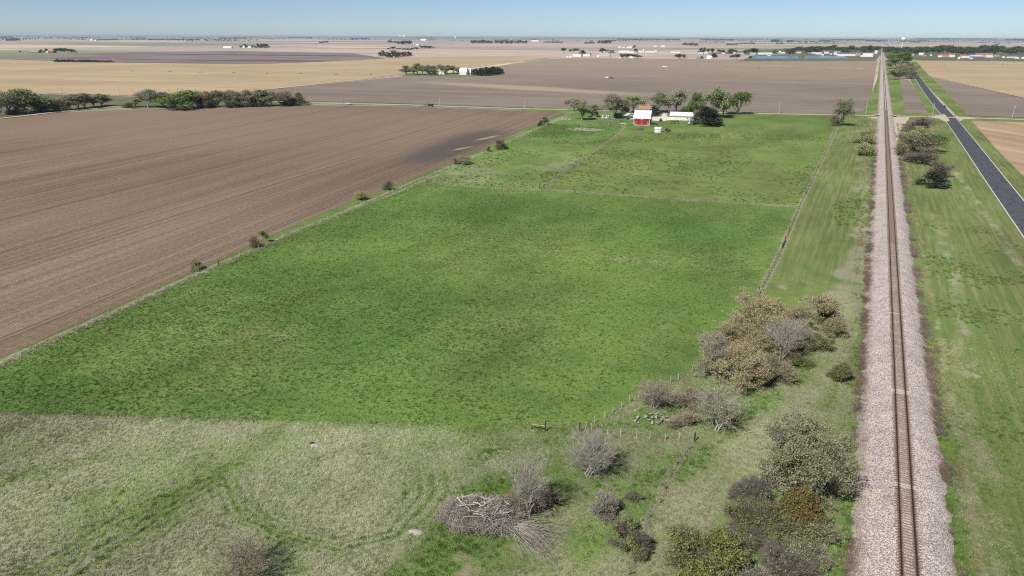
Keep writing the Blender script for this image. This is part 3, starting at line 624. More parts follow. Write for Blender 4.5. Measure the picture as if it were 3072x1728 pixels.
def grow(seed, H, W, trunk_h=0.0, clusters=30, tips=14, sig=.13, leaf=6, leaf_size=.09, twig=4, twig_len=.45, twig_r=.012,
         trunk_r=.14, stems=4, zlo=-.35, shell=(.55, 1.0), shape='dome', lean=(0, 0), lobes=.22, leaf_sig=.16, up=.35, wood_k=3, leaf_frac=1.0):
    """one plant: returns (wood V,F), (twig V,Ft), (leaf V,F) in metres, base at the origin"""
    rng = np.random.default_rng(seed)
    zc, hz = (trunk_h+H)/2, (H-trunk_h)/2
    d = rng.normal(0, 1, (clusters, 3)); d /= np.linalg.norm(d, axis=1, keepdims=True)
    d[:, 2] = np.where(d[:, 2] < zlo, -d[:, 2]*.6, d[:, 2])
    r = rng.uniform(*shell, clusters)[:, None]
    lob = 1+lobes*np.sin(d[:, :1]*3.1+seed)*np.cos(d[:, 1:2]*2.7+seed*1.7)+rng.normal(0, lobes*.4, (clusters, 1))
    if shape == 'cone':
        z = rng.uniform(.04, 1, clusters)**1.25; a = rng.uniform(0, 2*math.pi, clusters)
        rr = (1-z)**.8*rng.uniform(.75, 1.05, clusters)*W/2+.03*W
        Cc = np.c_[np.cos(a)*rr, np.sin(a)*rr, trunk_h+z*(H-trunk_h)]
    elif shape == 'fan':
        a = rng.uniform(0, 2*math.pi, clusters); t = rng.uniform(.45, 1, clusters); s = np.sqrt(rng.uniform(.02, 1, clusters))
        Cc = np.c_[np.cos(a)*s*t*W/2, np.sin(a)*s*t*W/2, t*H*(1-.35*s*s)]
    else:
        K = max(4, int(clusters/8)); la = rng.uniform(0, 2*math.pi, K)+np.arange(K)*2.4; lr = np.sqrt(rng.uniform(.02, 1, K))*.37*W
        rl = W*rng.uniform(.15, .27, K); tp = H*np.clip(rng.normal(.86, .14, K)-.32*(lr/(.5*W))**2, .35, 1.02); tp[0] = H; lr[0] *= .4
        rz_ = np.minimum(rl*.95, (H-trunk_h)*.42); lz = np.maximum(tp-rz_, trunk_h+rz_*.4)
        own_l = rng.integers(0, K, clusters); dd_ = d.copy(); dd_[:, 2] = np.where(dd_[:, 2] < zlo-.2, -dd_[:, 2]*.5, dd_[:, 2])
        Cc = np.c_[np.cos(la[own_l])*lr[own_l]+dd_[:, 0]*rl[own_l]*r[:, 0], np.sin(la[own_l])*lr[own_l]+dd_[:, 1]*rl[own_l]*r[:, 0], lz[own_l]+dd_[:, 2]*rz_[own_l]*r[:, 0]]
        if trunk_h < .3:                                        # skirts reaching down to the ground
            lowc = rng.random(clusters) < .28; Cc[lowc, 2] *= rng.uniform(.25, .7, lowc.sum())
    Cc[:, 2] = np.clip(Cc[:, 2], .12*H*.5, H*1.05)
    Cc[:, :2] += np.array(lean)*(Cc[:, 2:3]/H)**1.3*H
    top = np.array([lean[0]*trunk_h*.6, lean[1]*trunk_h*.6, trunk_h])
    # main limbs
    k = max(2, stems); far = Cc[rng.choice(clusters, min(k, clusters), replace=False)]
    start = np.repeat(top[None], len(far), 0)+(rng.normal(0, .04*W, (len(far), 3))*np.array([1, 1, 0]) if trunk_h < .3 else 0)
    if trunk_h < .3: start[:, 2] = 0
    lim = start+(far-start)*.62
    S0, S1, r0, r1 = [], [], [], []
    def push(q):
        S0.append(q[0]); S1.append(q[1]); r0.append(q[2]); r1.append(q[3])
    n = len(far)
    if trunk_h >= .3:
        b = np.zeros((1, 3)); push(curve_segs(b, top[None], np.array([trunk_r]), np.array([trunk_r*.72]), .0, rng, 3))
    push(curve_segs(start, lim, np.full(n, trunk_r*(.6 if trunk_h >= .3 else .8)), np.full(n, trunk_r*.34), up*.4, rng, 4))
    # branches to clusters
    dd = np.linalg.norm(Cc[:, None]-lim[None], axis=2); own = dd.argmin(1); tpar = rng.uniform(.45, 1, clusters)[:, None]
    bs = start[own]+(lim[own]-start[own])*tpar
    push(curve_segs(bs, Cc, np.full(clusters, trunk_r*.30), np.full(clusters, trunk_r*.12), up*.3, rng, 3))
    # tips
    T = np.repeat(Cc, tips, 0)+rng.normal(0, 1, (clusters*tips, 3))*np.array([sig*W, sig*W, sig*W*.8])
    T[:, 2] = np.maximum(T[:, 2], .06*H)
    m = len(T)
    push(curve_segs(np.repeat(bs*.35+Cc*.65, tips, 0), T, np.full(m, trunk_r*.10), np.full(m, trunk_r*.045), up*.2, rng, 2))
    wood = prisms(np.concatenate(S0), np.concatenate(S1), np.concatenate(r0), np.concatenate(r1), wood_k)
    tw = None
    if twig:
        o = np.repeat(T, twig, 0); out = o-np.array([lean[0]*H*.3, lean[1]*H*.3, zc*.45]); out /= np.linalg.norm(out, axis=1, keepdims=True)+1e-9
        dr = out+rng.normal(0, .55, o.shape)+np.array([0, 0, up]); dr /= np.linalg.norm(dr, axis=1, keepdims=True)
        o = o+rng.normal(0, leaf_sig*.5, o.shape); ln = (twig_len*rng.uniform(.5, 1.4, len(o)))[:, None]
        sd = np.cross(dr, rng.normal(0, 1, o.shape)); sd /= np.linalg.norm(sd, axis=1, keepdims=True)+1e-9
        V = np.stack([o-sd*twig_r, o+sd*twig_r, o+dr*ln], 1).reshape(-1, 3); V[:, 2] = np.maximum(V[:, 2], .02)
        tw = (V, np.arange(len(V)).reshape(-1, 3))
    lf = None
    if leaf:
        Tl = T[np.repeat(rng.random(clusters) < leaf_frac, tips)] if leaf_frac < 1 else T
        C = np.repeat(Tl, leaf, 0)+rng.normal(0, leaf_sig, (len(Tl)*leaf, 3)); C[:, 2] = np.maximum(C[:, 2], .05)
        lf = leaves_mesh(C, leaf_size, rng)
    return wood, tw, lf
def leaf_mat(name, c1, c2, c3, trans=.15):
    n = NM(name); k = n.isl(); cl = n.noise(.55, 3, .6)
    c = n.mix(n.rng(k, .0, 1.), c1, c2); c = n.mix(n.math('MULTIPLY', n.rng(cl, .42, .66), .8), c, c3)
    c = n.vmul(c, n.rng(n.rnd(), 0, 1, .86, 1.14))
    n.b.inputs['Specular IOR Level'].default_value = .25
    return n.out(c, .75)
L_TAN = leaf_mat('budding_tan_leaves', (.46, .385, .175), (.34, .295, .140), (.38, .36, .145))
L_OLIVE = leaf_mat('olive_leaves', (.345, .345, .145), (.255, .270, .110), (.355, .350, .165))
L_YELLOWGREEN = leaf_mat('yellow_green_leaves', (.200, .225, .052), (.135, .165, .038), (.225, .230, .066))
L_GREEN = leaf_mat('spring_green_leaves', (.215, .275, .100), (.140, .195, .070), (.245, .285, .120))
L_BRIGHT = leaf_mat('bright_green_leaves', (0.132, 0.210, 0.036), (0.084, 0.150, 0.024), (0.156, 0.228, 0.048))
L_GREYGREEN = leaf_mat('grey_green_needles', (.255, .260, .130), (.180, .190, .095), (.28, .275, .15))
L_DARK = leaf_mat('dark_conifer_needles', (0.037, 0.056, 0.031), (0.022, 0.037, 0.022), (0.053, 0.069, 0.037))
L_CEDAR = leaf_mat('rusty_cedar_needles', (.235, .165, .060), (.150, .120, .040), (.135, .135, .040))
L_SAGE = leaf_mat('sage_leaves', (0.210, 0.217, 0.126), (0.140, 0.154, 0.091), (0.238, 0.238, 0.154))
L_RUST = leaf_mat('rust_brown_buds', (.34, .275, .150), (.24, .200, .110), (.25, .235, .115))
L_TOWN = leaf_mat('far_tree_leaves', (0.069, 0.109, 0.046), (0.046, 0.075, 0.037), (0.098, 0.132, 0.057))
W_GREY = paint('grey_bark', (.40, .365, .315), (.28, .25, .215), 2)
W_PALE = paint('pale_dead_wood', (.56, .51, .44), (.40, .36, .31), 2)
W_BROWN = paint('brown_twigs', (.36, .305, .225), (.25, .21, .155), 2)
W_BRUSH = paint('dull_brush_twigs', (.215, .18, .14), (.15, .125, .10), 2)
L_BRUSH = leaf_mat('dull_brush_buds', (.250, .215, .125), (.180, .155, .090), (.21, .20, .10))
W_DARK = paint('dark_twigs', (.20, .18, .145), (.145, .13, .105), 2)
W_PINK = paint('pinkish_bare_twigs', (.43, .385, .32), (.31, .275, .225), 2)

def plant(name, loc, label, cat, seed, wood=W_GREY, twigm=None, leafm=None, rz=0.0, group=None, crown_name='crown', **kw):
    e = empty(name, loc, rz, label, cat, group)
    w, t, l = grow(seed, **kw)
    link('trunk', mesh_np('trunk', w[0], Fq=w[1], mat=wood), e)
    if t is not None: link('twigs', mesh_np('twigs', t[0], Ft=t[1], mat=twigm or wood), e)
    if l is not None and leafm is not None: link(crown_name, mesh_np(crown_name, l[0], Fq=l[1], mat=leafm), e)
    return e
ORD = ['leftmost', 'second', 'third', 'fourth', 'fifth', 'sixth', 'seventh', 'eighth', 'ninth', 'tenth', 'eleventh', 'twelfth', 'thirteenth', 'fourteenth', 'fifteenth', 'sixteenth', 'seventeenth', 'eighteenth', 'nineteenth', 'twentieth']
def ordinal(i):
    n = i+1; T = {2: 'twenty', 3: 'thirty', 4: 'forty'}
    return ORD[i].replace('leftmost', 'first') if i < 20 else (T[n//10]+'-'+['', 'first', 'second', 'third', 'fourth', 'fifth', 'sixth', 'seventh', 'eighth', 'ninth'][n % 10] if n % 10 else {30: 'thirtieth', 40: 'fortieth'}[n])
def nth(i): return ORD[i] if i else 'leftmost'
# ---- prototypes for the middle distance, 1 m = 1 unit, height 10, width 9; copies are scaled
PROTO = {}
def proto(key, wood, twigm, leafm, **kw):
    w, t, l = grow(**kw); H, W = kw['H'], kw['W']
    PROTO[key] = (mesh_np('trunk', w[0], Fq=w[1], mat=wood), mesh_np('twigs', t[0], Ft=t[1], mat=twigm) if t else None, mesh_np('crown', l[0], Fq=l[1], mat=leafm) if l else None, H, W)
for i in range(3):
    proto('green%d' % i, W_GREY, W_GREY, L_GREEN, seed=100+i, H=12, W=10.5, trunk_h=2.0, clusters=60, tips=10, sig=.06, leaf=6, leaf_size=.30, twig=3, twig_len=.7, twig_r=.03, trunk_r=.32, stems=6, leaf_sig=.40, lobes=.3)
    proto('thin%d' % i, W_GREY, W_GREY, L_OLIVE if i != 1 else L_GREEN, seed=120+i, H=12, W=10, trunk_h=1.8, clusters=60, tips=10, sig=.06, leaf=4, leaf_size=.27, twig=7, twig_len=.9, twig_r=.045, trunk_r=.30, stems=6, leaf_sig=.40, lobes=.3)
    proto('bare%d' % i, W_GREY, W_BROWN, L_OLIVE if i else L_RUST, seed=140+i, H=11, W=10, trunk_h=1.2, clusters=56, tips=11, sig=.06, leaf=3, leaf_size=.20, twig=9, twig_len=1.0, twig_r=.05, trunk_r=.28, stems=6, leaf_sig=.35, lobes=.3)
    proto('bright%d' % i, W_GREY, W_GREY, L_BRIGHT, seed=160+i, H=11, W=11, trunk_h=1.0, clusters=60, tips=10, sig=.065, leaf=7, leaf_size=.27, twig=1, twig_len=.6, twig_r=.03, trunk_r=.30, stems=6, leaf_sig=.42, lobes=.25)
    proto('conifer%d' % i, W_DARK, W_DARK, L_DARK, seed=180+i, H=10, W=6, trunk_h=.8, clusters=52, tips=6, sig=.06, leaf=8, leaf_size=.24, twig=0, trunk_r=.22, stems=4, leaf_sig=.30, shape='cone')
    proto('far%d' % i, W_GREY, W_GREY, L_TOWN, seed=200+i, H=11, W=11, trunk_h=1.8, clusters=34, tips=6, sig=.08, leaf=5, leaf_size=.62, twig=0, trunk_r=.4, stems=4, leaf_sig=.6, lobes=.3)
    proto('farconifer%d' % i, W_DARK, W_DARK, L_DARK, seed=220+i, H=10, W=7, trunk_h=.6, clusters=24, tips=4, sig=.09, leaf=6, leaf_size=.5, twig=0, trunk_r=.3, stems=3, leaf_sig=.5, shape='cone')
    proto('bushy%d' % i, W_BROWN, W_BROWN, L_OLIVE, seed=240+i, H=6, W=8.6, trunk_h=0, clusters=60, tips=10, sig=.065, leaf=7, leaf_size=.18, twig=5, twig_len=.6, twig_r=.02, trunk_r=.14, stems=6, leaf_sig=.30, lobes=.3, zlo=-.1)
    proto('scrub%d' % i, W_BRUSH, W_BRUSH, L_BRUSH if i != 1 else L_OLIVE, seed=260+i, H=6, W=8.6, trunk_h=0, clusters=60, tips=10, sig=.065, leaf=3, leaf_size=.16, twig=10, twig_len=.8, twig_r=.032, trunk_r=.14, stems=6, leaf_sig=.30, lobes=.3, zlo=-.1)
_pi = 0
def put(key, x, y, h, w, label, cat='tree', name=None, group=None, rz=None, lean=0):
    global _pi
    _pi += 1
    k = key if key[-1].isdigit() else '%s%d' % (key, _pi % 3)
    t, g, c, H, W = PROTO[k]
    nm = name or {'g': 'broadleaf_tree', 't': 'leafing_tree', 'b': 'broadleaf_tree', 'c': 'conifer', 'f': 'far_tree', 's': 'shrub'}[key[0]]
    e = empty(nm, (x, y, 0), (_pi*2.39) % 6.28 if rz is None else rz, label, cat, group)
    e.scale = (w/W*1.3, w/W*1.3, h/H)
    if lean: e.rotation_euler[1] = lean
    link('trunk', t, e)
    if g: link('twigs', g, e)
    if c: link('crown', c, e)
    return e

# ================================================================== FOREGROUND SHRUBS AND TREES
def shrub(q, label, seed, wood, twigm, leafm, name='shrub', cat='shrub', group=None, dens=1.0, **kw):
    x, y, h, w = q
    a = dict(H=h, W=w*(1.26 if group == 'scrub beside the railway at the bottom of the picture' else 1.18), trunk_h=0.0, clusters=int(66*dens), tips=14, sig=.050, leaf=5, leaf_size=.115, twig=7, twig_len=.55, twig_r=.022, trunk_r=.055+.011*h, stems=7, zlo=-.15, leaf_sig=.20, lobes=.25)
    a.update(kw)
    if a.get('shape') == 'fan': a.update(tips=9, sig=.075, twig=max(3, int(a['twig']*.6)), twig_len=.85, twig_r=.013, trunk_r=a['trunk_r']*1.25)
    if a['leaf'] >= 4: a['leaf'] = int(a['leaf']*1.35)
    return plant(name, (x, y, 0), label, cat, seed, wood, twigm, leafm, group=group, **a)
GRP = 'shrubs of the big thicket by the pasture corner'
shrub((-12.6, 132.9, 8.8, 12.6), 'widest tan budding shrub at the back of the thicket, below the fence end', 11, W_GREY, W_BROWN, L_TAN, group=GRP, dens=1.7, leaf=7)
shrub((-16.6, 125.5, 6.2, 6.3), 'tan budding shrub on the pasture side of the thicket, left flank', 12, W_GREY, W_BROWN, L_TAN, group=GRP, leaf=6)
shrub((-17.9, 113.6, 7.2, 6.6), 'greyish tan shrub at the left foot of the thicket beside the fence', 13, W_GREY, W_GREY, L_TAN, group=GRP, leaf=3, twig=9)
shrub((-11.1, 122.9, 5.8, 8.0), 'tan shrub in the middle of the thicket, walled in by the others', 14, W_GREY, W_BROWN, L_TAN, group=GRP, leaf=6)
shrub((-12.5, 109.2, 7.3, 7.8), 'yellowish tan rounded shrub at the front of the thicket', 15, W_GREY, W_BROWN, L_TAN, group=GRP, leaf=8, dens=1.3)
shrub((-7.0, 123.6, 9.1, 7.4), 'grey bare-limbed tree leaning out on the track side of the thicket', 16, W_PALE, W_GREY, L_OLIVE, name='bare_tree', cat='tree', group=GRP, leaf=1, twig=9, shape='fan', trunk_r=.16)
shrub((-2.6, 145.1, 6.9, 7.2), 'brown-topped small tree with forked pale trunk behind the thicket', 17, W_PALE, W_BROWN, L_TAN, name='small_tree', cat='tree', group=GRP, leaf=4, trunk_h=1.0, trunk_r=.14)
shrub((-0.8, 145.8, 3.1, 4.4), 'low yellow-green bush under the brown-topped small tree', 18, W_DARK, W_DARK, L_YELLOWGREEN, group=GRP, leaf=7, dens=.6)
shrub((-2.2, 132.1, 3.0, 5.5), 'yellow-green shrub on the track side of the thicket, upper one', 19, W_DARK, W_DARK, L_YELLOWGREEN, group=GRP, leaf=7, dens=.7)
shrub((-4.4, 123.2, 2.3, 4.9), 'yellow-green shrub on the track side of the thicket, lower one', 20, W_DARK, W_DARK, L_YELLOWGREEN, group=GRP, leaf=7, dens=.7)
shrub((3.0, 121.0, 3.3, 4.9), 'low yellow-green bush alone between thicket and railway', 21, W_DARK, W_DARK, L_YELLOWGREEN, leaf=7, dens=.7)
shrub((-23.2, 96.4, 5.0, 5.6), 'rust-brown leafless bush beside the fence posts', 22, W_PALE, W_BROWN, L_RUST, name='bare_bush', leaf=1, twig=10, shape='fan', up=.2)
shrub((-13.0, 94.5, 7.1, 7.4), 'pale-stemmed olive shrub in front of the thicket', 23, W_PALE, W_GREY, L_OLIVE, leaf=2, twig=9, shape='fan', dens=1.3, trunk_r=.13)
shrub((-18.5, 99.7, 2.8, 3.9), 'small grey-brown bush right of the rust-brown bush', 24, W_GREY, W_BROWN, L_RUST, name='bare_bush', leaf=1, twig=8, dens=.6)
shrub((-17.9, 93.2, 2.1, 3.9), 'small grey-brown bush above the corner post', 25, W_GREY, W_BROWN, L_RUST, name='bare_bush', leaf=1, twig=8, dens=.6)
shrub((-26.3, 74.7, 6.2, 6.8), 'leafless pinkish grey bush above and right of the brush pile', 26, W_PALE, W_PINK, None, name='bare_bush', leaf=0, twig=12, twig_len=.7, shape='fan', up=.25, dens=1.35, trunk_r=.12)
shrub((-29.7, 63.5, 9.0, 5.0), 'tall leafless grey tree standing at the edge of the brush pile', 27, W_PALE, W_PINK, None, name='bare_tree', cat='tree', leaf=0, twig=7, twig_len=.8, shape='fan', up=.5, dens=.9, trunk_r=.12, stems=9)
shrub((-30.1, 64.8, 3.2, 6.8), 'brown leafless scrub round the foot of the tall grey tree', 28, W_BROWN, W_BROWN, L_RUST, name='bare_bush', leaf=1, twig=9, dens=1.1)
shrub((-21.5, 68.0, 2.8, 4.3), 'thin dark bush in the grass right of the fallen tree', 29, W_DARK, W_GREY, L_SAGE, leaf=2, twig=7, dens=.6)
shrub((-19.0, 72.6, 0.8, 1.4), 'tiny green bush beside the swale fence', 30, W_DARK, W_DARK, L_GREEN, leaf=5, dens=.25, leaf_size=.07)
shrub((-53.0, 39.2, 4.8, 6.6), 'dark brown leafless bush on the bottom edge of the pale meadow', 31, W_BROWN, W_BROWN, L_RUST, name='bare_bush', leaf=1, twig=7, dens=1.0, shape='fan', up=.15)
G2 = 'scrub beside the railway at the bottom of the picture'
shrub((-0.2, 83.3, 10.7, 8.5), 'largest grey-green juniper-like shrub beside the ballast', 32, W_GREY, W_GREY, L_GREYGREEN, group=G2, leaf=8, dens=4.0, leaf_size=.12, sig=.045, twig=2, shell=(.65, 1.0))
shrub((-5.0, 78.2, 3.8, 5.2), 'dark purplish twiggy shrub left of the rusty cedar', 33, W_DARK, W_DARK, L_OLIVE, group=G2, leaf=4, twig=9, leaf_frac=.3)
shrub((-5.8, 74.4, 2.7, 4.7), 'dark twiggy shrub with yellow-green buds at the meadow side of the scrub', 34, W_DARK, W_DARK, L_YELLOWGREEN, group=G2, leaf=6, twig=7, leaf_frac=.45)
shrub((-2.4, 74.7, 3.0, 6.4), 'dark shrub half in yellow-green leaf below the rusty cedar', 35, W_DARK, W_DARK, L_YELLOWGREEN, group=G2, leaf=7, twig=6, dens=1.2, leaf_frac=.5)
shrub((-1.4, 72.4, 1.4, 6.6), 'yellow-green mottled shrub in the middle of the lower scrub', 36, W_DARK, W_DARK, L_YELLOWGREEN, group=G2, leaf=7, twig=6, dens=1.2, leaf_frac=.6)
shrub((2.1, 75.0, 2.3, 5.9), 'olive shrub right below the rusty cedar, nearest the track', 37, W_DARK, W_DARK, L_OLIVE, group=G2, leaf=7, twig=6, leaf_frac=.5)
shrub((0.4, 77.0, 5.0, 4.5), 'rusty orange conical cedar among dark scrub', 38, W_BROWN, W_BROWN, L_CEDAR, name='cedar', cat='cedar', leaf=10, twig=0, dens=1.6, shape='cone', sig=.05, trunk_h=.2, leaf_size=.13)
shrub((-9.0, 62.7, 5.0, 7.4), 'broad yellow-green shrub at the bottom edge, left end of the scrub', 39, W_DARK, W_DARK, L_YELLOWGREEN, group=G2, leaf=8, twig=5, dens=1.6, leaf_frac=.75)
shrub((-6.5, 65.3, 5.2, 4.5), 'bright yellow-green upright shrub beside the broad bottom-edge shrub', 40, W_DARK, W_DARK, L_YELLOWGREEN, group=G2, leaf=8, twig=3)
shrub((0.2, 67.4, 3.4, 4.7), 'grey-brown twiggy shrub on the bottom edge near the track', 41, W_GREY, W_DARK, L_RUST, group=G2, leaf=1, twig=10)
shrub((-3.0, 65.7, 0.9, 3.3), 'low green-grey bush on the bottom edge between two larger shrubs', 42, W_GREY, W_GREY, L_SAGE, group=G2, leaf=4, twig=5, dens=.6)
shrub((-16.5, 63.5, 3.0, 4.2), 'dark and yellow-green bush on the swale fence line', 43, W_DARK, W_DARK, L_YELLOWGREEN, leaf=7, twig=7, dens=.8, leaf_frac=.5)
shrub((3.6, 77.7, 1.5, 1.5), 'small green weed bush at the toe of the ballast', 44, W_DARK, W_DARK, L_BRIGHT, leaf=6, dens=.3, leaf_size=.07)
shrub((3.4, 71.3, 1.3, 2.8), 'thin grey weed bush at the toe of the ballast near the bottom', 45, W_GREY, W_GREY, L_RUST, leaf=1, dens=.5)
shrub((-3.6, 77.1, 2.6, 4.9), 'dark twiggy shrub between the grey-green shrub and the rusty cedar', 46, W_DARK, W_DARK, L_YELLOWGREEN, group=G2, leaf=6, twig=7, leaf_frac=.35)
shrub((-4.3, 71.1, 1.7, 5.0), 'mottled dark shrub left in the lower scrub beside the dry berm', 47, W_DARK, W_DARK, L_YELLOWGREEN, group=G2, leaf=6, twig=7, leaf_frac=.55)
shrub((1.8, 70.6, 1.9, 4.1), 'olive low shrub near the track just above the bottom edge', 48, W_DARK, W_DARK, L_OLIVE, group=G2, leaf=6, twig=6, leaf_frac=.6)
shrub((-6.4, 70.0, 1.4, 4.3), 'small dark shrub above the bright upright one', 49, W_DARK, W_DARK, L_OLIVE, group=G2, leaf=5, twig=8, leaf_frac=.4)
shrub((-8.7, 130.8, 5.7, 7.1), 'brown twiggy shrub filling the back of the thicket on the track side', 50, W_GREY, W_BROWN, L_OLIVE, group=GRP, leaf=4, twig=8, leaf_frac=.6)
shrub((-13.0, 117.5, 5.3, 6.6), 'tan shrub wedged between the left flank and the middle of the thicket', 51, W_GREY, W_BROWN, L_TAN, group=GRP, leaf=6, twig=6)
shrub((-7.9, 115.2, 4.8, 6.4), 'shaded dark brown shrub under the grey bare-limbed tree', 52, W_DARK, W_BROWN, L_OLIVE, group=GRP, leaf=4, twig=8, leaf_frac=.4)
shrub((-5.6, 139.4, 5.7, 6.7), 'olive-tan shrub bridging the thicket and the brown-topped small tree', 53, W_GREY, W_BROWN, L_TAN, group=GRP, leaf=5, twig=7)
shrub((-4.2, 131.6, 5.3, 6.1), 'dark olive shrub on the shaded track side of the thicket', 54, W_GREY, W_BROWN, L_OLIVE, group=GRP, leaf=5, twig=7, leaf_frac=.7)
shrub((0.8, 140.8, 3.9, 5.3), 'brown twiggy shrub right below the brown-topped small tree', 55, W_GREY, W_BROWN, L_OLIVE, group=GRP, leaf=4, twig=7, leaf_frac=.6)
# ---- bushes along the left fence
for q, key, lab in (((-146.3, 110.4, 2.8, 3.1), 'bushy0', 'round olive bush on the left fence, nearest the camera'), ((-147.9, 132.2, 3.0, 2.8), 'scrub1', 'thin tan bush on the left fence beside the little green one'),
                    ((-149.5, 136.6, 3.2, 1.9), 'bright1', 'little upright green bush on the left fence'), ((-160.2, 193.6, 3.8, 4.1), 'bushy1', 'olive bush on the field edge above the green pasture corner'),
                    ((-161.3, 212.0, 3.4, 3.9), 'scrub0', 'rust bush on the field edge near the corner gate'), ((-166.1, 274.8, 3.4, 6.9), 'bushy2', 'low dark olive bush on the fence below the dark wet patch'),
                    ((-168.3, 272.7, 2.6, 3.1), 'scrub2', 'small dark bush left of the low olive bush'), ((-171.6, 323.6, 5.1, 5.3), 'scrub1', 'bare brown bush on the fence beside the dark wet patch'),
                    ((-169.5, 324.7, 2.6, 3.2), 'conifer0', 'little dark evergreen beside the bare brown bush'), ((-172.6, 312.9, 2.6, 2.4), 'scrub0', 'tiny grey bush left of the bare brown fence bush'),
                    ((-195.1, 432.7, 5.1, 5.9), 'green0', 'dark green bush on the fence near the farmstead'), ((-194.4, 424.7, 3.1, 3.1), 'conifer1', 'tiny dark bush left of the green fence bush')):
    put(key, *q, lab, 'bush', 'bush', 'bushes along the left fence')
# ---- bushes by the railway
for q, key, lab in (((0.4, 437.8, 8.3, 10.5), 'bushy0', 'upper of two round olive bushes left of the track'), ((2.0, 391.6, 7.7, 8.1), 'bushy1', 'lower of two round olive bushes left of the track'),
                    ((30.8, 504.1, 9.2, 19.2), 'scrub0', 'rust-brown bush at the top of the row between track and road'), ((25.8, 455.8, 8.6, 13.7), 'bushy2', 'olive bush on the track side of the row'),
                    ((32.7, 420.0, 9.4, 11.5), 'bright2', 'bright green bush on the road side of the row'), ((26.6, 401.2, 10.7, 16.1), 'scrub1', 'rust and olive bush in the middle of the row'),
                    ((27.9, 380.1, 6.6, 13.7), 'scrub2', 'grey dark bush near the lower end of the row'), ((30.6, 341.5, 6.5, 10.3), 'scrub0', 'tan bush at the lower end of the row'),
                    ((27.6, 319.5, 5.8, 9.4), 'conifer2', 'low dark evergreen bush at the very end of the row')):
    put(key, *q, lab, 'bush', 'bush', 'bushes along the railway')
# ---- lone leaning tree at the end of the right fence
x, y, h, w = (-17.3, 520.7, 17.3, 14.0)
w *= 1.25
plant('leaning_tree', (x, y, 0), 'lone green tree leaning right at the end of the fence by the railway', 'tree', 77, W_GREY, W_GREY, L_GREEN, H=h, W=w*.92, trunk_h=h*.30, clusters=64, tips=10, sig=.06, leaf=7, leaf_size=.30, twig=3, twig_len=.8, twig_r=.03, trunk_r=.42, stems=6, lean=(.22, 0.05), leaf_sig=.4, lobes=.35)
for q, key, lab in (((-19.7, 519.4, 6.6, 5.4), 'scrub0', 'grey brush round the foot of the leaning tree'), ((-16.2, 547.6, 6.9, 5.2), 'scrub1', 'grey-brown sapling right of the leaning tree')):
    put(key, *q, lab, 'bush', 'bush')
# ---- trees between railway and road beyond the crossing
for i, (x, y, h, w, key) in enumerate([(32.0, 1921.7, 18.7, 31.5, 'bright0'),
  (44.7, 1788.1, 24.9, 33.6, 'bright1'),
  (55.2, 1794.6, 19.4, 21.9, 'bright2'),
  (32.7, 1586.1, 17.3, 28.6, 'green0'),
  (44.8, 1465.6, 15.9, 26.4, 'scrub0'),
  (31.4, 1300.5, 16.8, 22.4, 'bushy0'),
  (40.1, 1198.2, 16.8, 21.6, 'scrub1'),
  (32.4, 1155.5, 14.5, 19.0, 'green1')]):
    put(key, x, y, h*1.05, w*1.15, ['bright green tree at the left top of the clump between track and road', 'tallest bright green tree of the clump between track and road', 'bright green tree on the road side of the clump', 'mid-green tree under the bright ones beside the track', 'rust-brown tree of the clump beside the road', 'olive bushy tree of the clump beside the track', 'brown bushy tree at the lower right end of the clump', 'dark green bushy tree at the lower end of the clump'][i], 'tree', 'clump_tree', 'tree clump between railway and road')

